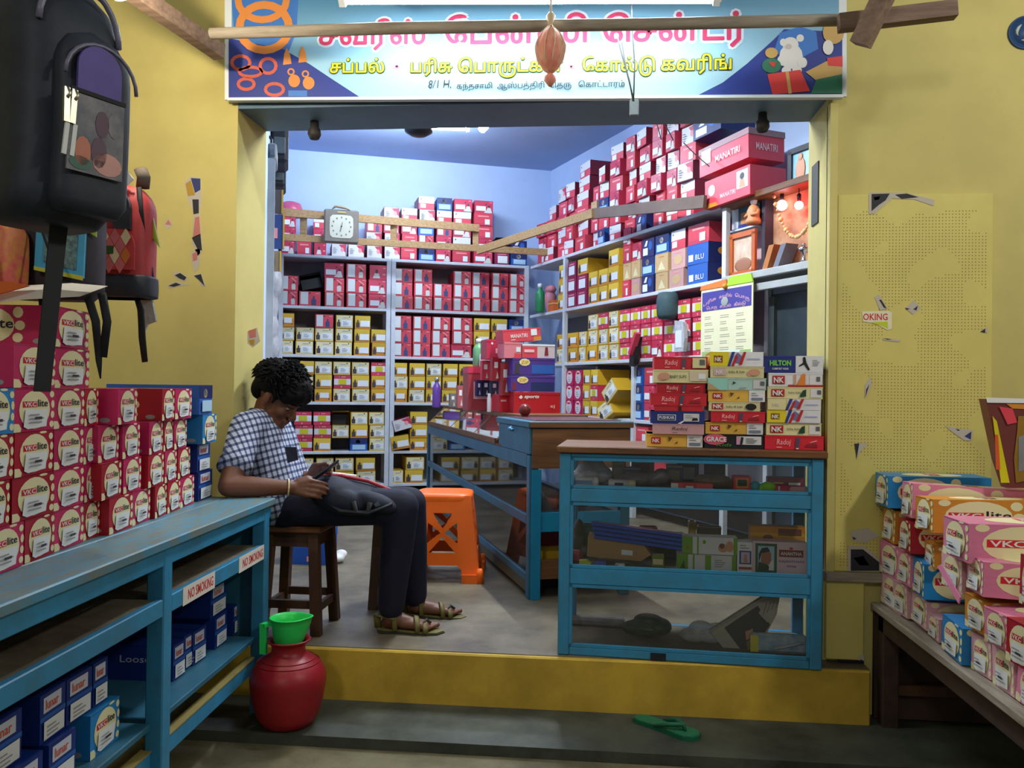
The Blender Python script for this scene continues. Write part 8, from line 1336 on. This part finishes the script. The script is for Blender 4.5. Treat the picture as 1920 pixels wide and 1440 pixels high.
bp('pocket_zip', lambda b: b.tube([(x+.02, -.145, z) for x, z in arch(.145, .03, .338)[2:]], .004, BKG, 6)); bp('pocket_band', lambda b: front(b, [(-.045,.233),(.066,.233),(.066,.241),(-.045,.241)], -.150, .003, WEB))
for k, x in enumerate((-.052, -.037)): bp('zip_pull', lambda b: (b.bar((x, -.15, .235), (x-.004*k, -.152, .17), .011, .006, MET), b.tube([(x, -.15, .235), (x+.005, -.152, .225), (x, -.152, .215)], .004, MET, 6), b.bar((x+.003,-.151,.17),(x-.002,-.151,.11),.008,.004,S_G)), MET)
bp('piping', lambda b: (b.tube([(.080*math.cos(a), -.100, .365+.10*math.sin(a)) for a in [PI*k/14 for k in range(15)]], .006, BKG, 7), b.tube([(.07,-.075,.455),(.02,-.07,.478),(-.05,-.07,.475)], [.003,.008,.003], mat('silver_sheen_cloth', (150, 146, 166), .35), 7)))
bp('grab_handle', lambda b: b.tube([(-.04, .04, .53), (-.04, .04, .62), (0, .05, .66), (.04, .04, .62), (.04, .04, .53)], .010, WEB, 8, True, .6), WEB)
bp('hang_cord', lambda b: b.tube([(0, .05, .655), (0, .05, .95)], .004, WEB, 6), WEB)
bp('loose_strap', lambda b: b.plate([(.0, -.02, .03), (.035, -.02, .03), (.01, -.02, -.33), (-.022, -.02, -.33)], (0, -1, 0), .004, WEB), WEB)
tag(bag, 'large charcoal backpack with purple pocket panel hanging in the left foreground', 'backpack', GBK)
# second bag: dark with a blue picture flap
bg2 = empty('hanging_backpack', ony(98, 562, 2.2)); bg2.rotation_euler = (0, 0, math.radians(14))
bp('bag_body', lambda b: soft(b, .26, .18, .42, mat('mauve_black_nylon', (52, 46, 54), .65, dirt=.3, scale=16)), None, bg2)
bp('picture_flap', lambda b: (front(b, [(-.005,.075),(.118,.05),(.122,.19),(.0,.205)], -.1, .012, mat('turquoise_print', (50, 160, 200), .4)), front(b, [(.02,.09),(.10,.07),(.105,.17),(.022,.18)], -.113, .002, mat('busy_print', (110, 150, 140), .5, scale=60, c2=(60, 70, 90))), front(b, [(-.005,.068),(.118,.043),(.118,.055),(-.005,.078)], -.112, .002, LIME)), None, bg2)
bp('lime_panel', lambda b: b.plate([(.07,-.09,.21),(.135,-.06,.17),(.135,-.06,.30),(.11,-.08,.30)], (0,-1,0), .01, mat('lime_nylon', (150, 168, 40), .5)), None, bg2)
bp('shoulder_strap', lambda b: (b.tube([(-.02,-.02,.03),(-.015,-.02,-.03),(.02,-.02,-.12)], .012, WEB, 7, True, .3), b.tube([(.10,-.03,.02),(.125,-.03,-.06),(.135,-.03,-.17),(.14,-.03,-.22)], [.012,.012,.009,.002], WEB, 7, True, .3), b.tube([(.14,-.03,.02),(.155,-.03,-.06),(.145,-.03,-.16)], .012, WEB, 7, True, .3)), WEB, bg2)
bp('hang_cord', lambda b: b.tube([(.02,0,.41),(.03,.03,.6)], .006, WEB, 6), WEB, bg2)
tag(bg2, 'dark backpack with a turquoise picture flap, below the large one', 'backpack', GBK)
# third bag: red and orange diamonds
bg3 = empty('hanging_backpack', ony(224, 560, 2.62)); bg3.rotation_euler = (0, 0, math.radians(10))
RDC = mat('coral_red_nylon', (196, 66, 70), .55, dirt=.2, scale=16)
bp('bag_body', lambda b: soft(b, .215, .15, .385, RDC), None, bg3); bp('base_panel', lambda b: soft(b, .23, .165, .085, BKC, .2), None, bg3)
def diamonds(b):
    cs = [RDC, mat('orange_nylon', (214, 120, 60), .5), mat('pink_nylon', (206, 110, 120), .5), mat('cream_nylon', (222, 206, 170), .5)]; front(b, arch(.155, .085, .235), -.079, .012, RDC); k = 0
    for i in range(-2, 3):
        for j in range(5):
            cx, cz = i*.034+(.017 if j % 2 else 0), .10+j*.03
            if abs(cx) < .062 and cz < .222-abs(cx)*.6: front(b, [(cx-.016,cz),(cx,cz-.028),(cx+.016,cz),(cx,cz+.028)], -.091, .001, cs[(i*2+j*3+4) % 4] if (i+j) % 3 else cs[3] if k % 4 == 0 else cs[2]); k += 1
    front(b, [(-.012,.135),(.014,.135),(.014,.16),(-.012,.16)], -.093, .002, mat('green_badge', (50, 84, 40), .5))
bp('diamond_pocket', diamonds, None, bg3); bp('upper_pocket', lambda b: front(b, arch(.125, .215, .345), -.072, .02, BKC), None, bg3)
bp('pocket_zip', lambda b: b.tube([(x, -.094, z) for x, z in arch(.128, .215, .348)[2:]], .003, BKG, 5), None, bg3)
bp('side_strap', lambda b: (b.tube([(.075,-.05,.36),(.085,-.06,.28),(.09,-.05,.2)], .009, WEB, 7, True, .4), b.plate([(.09,0,.05),(.115,0,.05),(.10,0,.16),(.09,0,.16)], (0,-1,0), .01, BKC)), WEB, bg3)
bp('shoulder_strap', lambda b: (b.plate([(-.085,-.04,.515),(-.06,-.04,.535),(.045,-.05,.405),(.02,-.05,.375)], (0,-1,0), .02, BKC), b.plate([(.02,-.055,.375),(.045,-.055,.405),(.06,-.05,.385),(.035,-.05,.36)], (0,-1,0), .008, S_W), b.tube([(.07,.0,.37),(.08,-.02,.40),(.065,-.01,.43)], .022, mat('grey_foam', (110, 100, 92), .8), 7, True, .5)), WEB, bg3)
bp('loose_strap', lambda b: b.tube([(.055,-.02,.02),(.08,-.03,-.04),(.085,-.03,-.13),(.095,-.03,-.21)], [.008,.011,.012,.010], WEB, 7, True, .3), WEB, bg3)
bp('side_pocket', lambda b: b.plate([(.092,.0,.22),(.13,.0,.17),(.10,0,.30),(.09,0,.31)], (0,-1,0), .01, mat('lime_nylon', (150, 168, 40), .5)), None, bg3)
tag(bg3, 'red and orange diamond patterned backpack with black top pocket', 'backpack', GBK)
# fourth, bright one at the very edge, and the orange and white cloth under the bags
bg4 = empty('hanging_backpack', ony(0, 545, 2.05))
bp('bag_body', lambda b: soft(b, .11, .12, .19, mat('floral_nylon', (206, 70, 90), .5, scale=30, c2=(200, 140, 60))), None, bg4); bp('pocket', lambda b: front(b, arch(.09, .02, .1), -.06, .012, mat('floral_green', (110, 120, 50), .5, scale=40, c2=(180, 60, 80))), None, bg4); bp('hang_cord', lambda b: b.tube([(0,0,.18),(0,.02,.4)], .006, WEB, 6), WEB, bg4)
tag(bg4, 'small bright pink floral backpack at the left frame edge', 'backpack', GBK)
b = MB(mat('white_cloth', (206, 200, 190), .8, dirt=.1)); OC = mat('orange_cloth', (222, 104, 44), .7)
def cl(px, py, y=1.9): q = ony(px, py, y); return (q.x, q.y, q.z)
b.plate([cl(-60, 575), cl(40, 562), cl(150, 556), cl(170, 548), cl(100, 542), cl(-60, 550)], (0, .6, .2), .12, None); b.plate([cl(-60, 572, 1.88), cl(0, 552, 1.88), cl(58, 536, 1.88), cl(20, 528, 1.88), cl(-60, 528, 1.88)], (0, -1, 0), .006, OC)
b.tube([cl(120, 548, 2.0), (-1.5, 2.1, 1.8), (-1.5, 2.1, 2.15)], .004, WEB, 6)
tag(b.obj('folded_cloth'), 'orange and white cloth spread under the hanging backpacks', 'cloth')
b = MB(PLAS); b.plate([cl(255, 563, 2.66), cl(284, 560, 2.66), cl(292, 602, 2.66), cl(276, 608, 2.66), cl(268, 626, 2.66), cl(260, 618, 2.66)], (0, 1, 0), .01, PLAS); tag(b.obj('plastic_wrap'), 'white plastic wrap hanging under the diamond backpack', 'plastic')
b = MB(WOODB); b.tube([(-1.62, .9, 2.13), (-1.62, 2.72, 2.17)], .018, WOODB, 10); b.tube([(-1.62, 2.7, 2.17), (-1.62, 3.42, 2.17)], .012, WOODB, 8) if 0 else None
tag(b.obj('hanging_pole'), 'brown wooden pole that carries the hanging backpacks', 'pole')
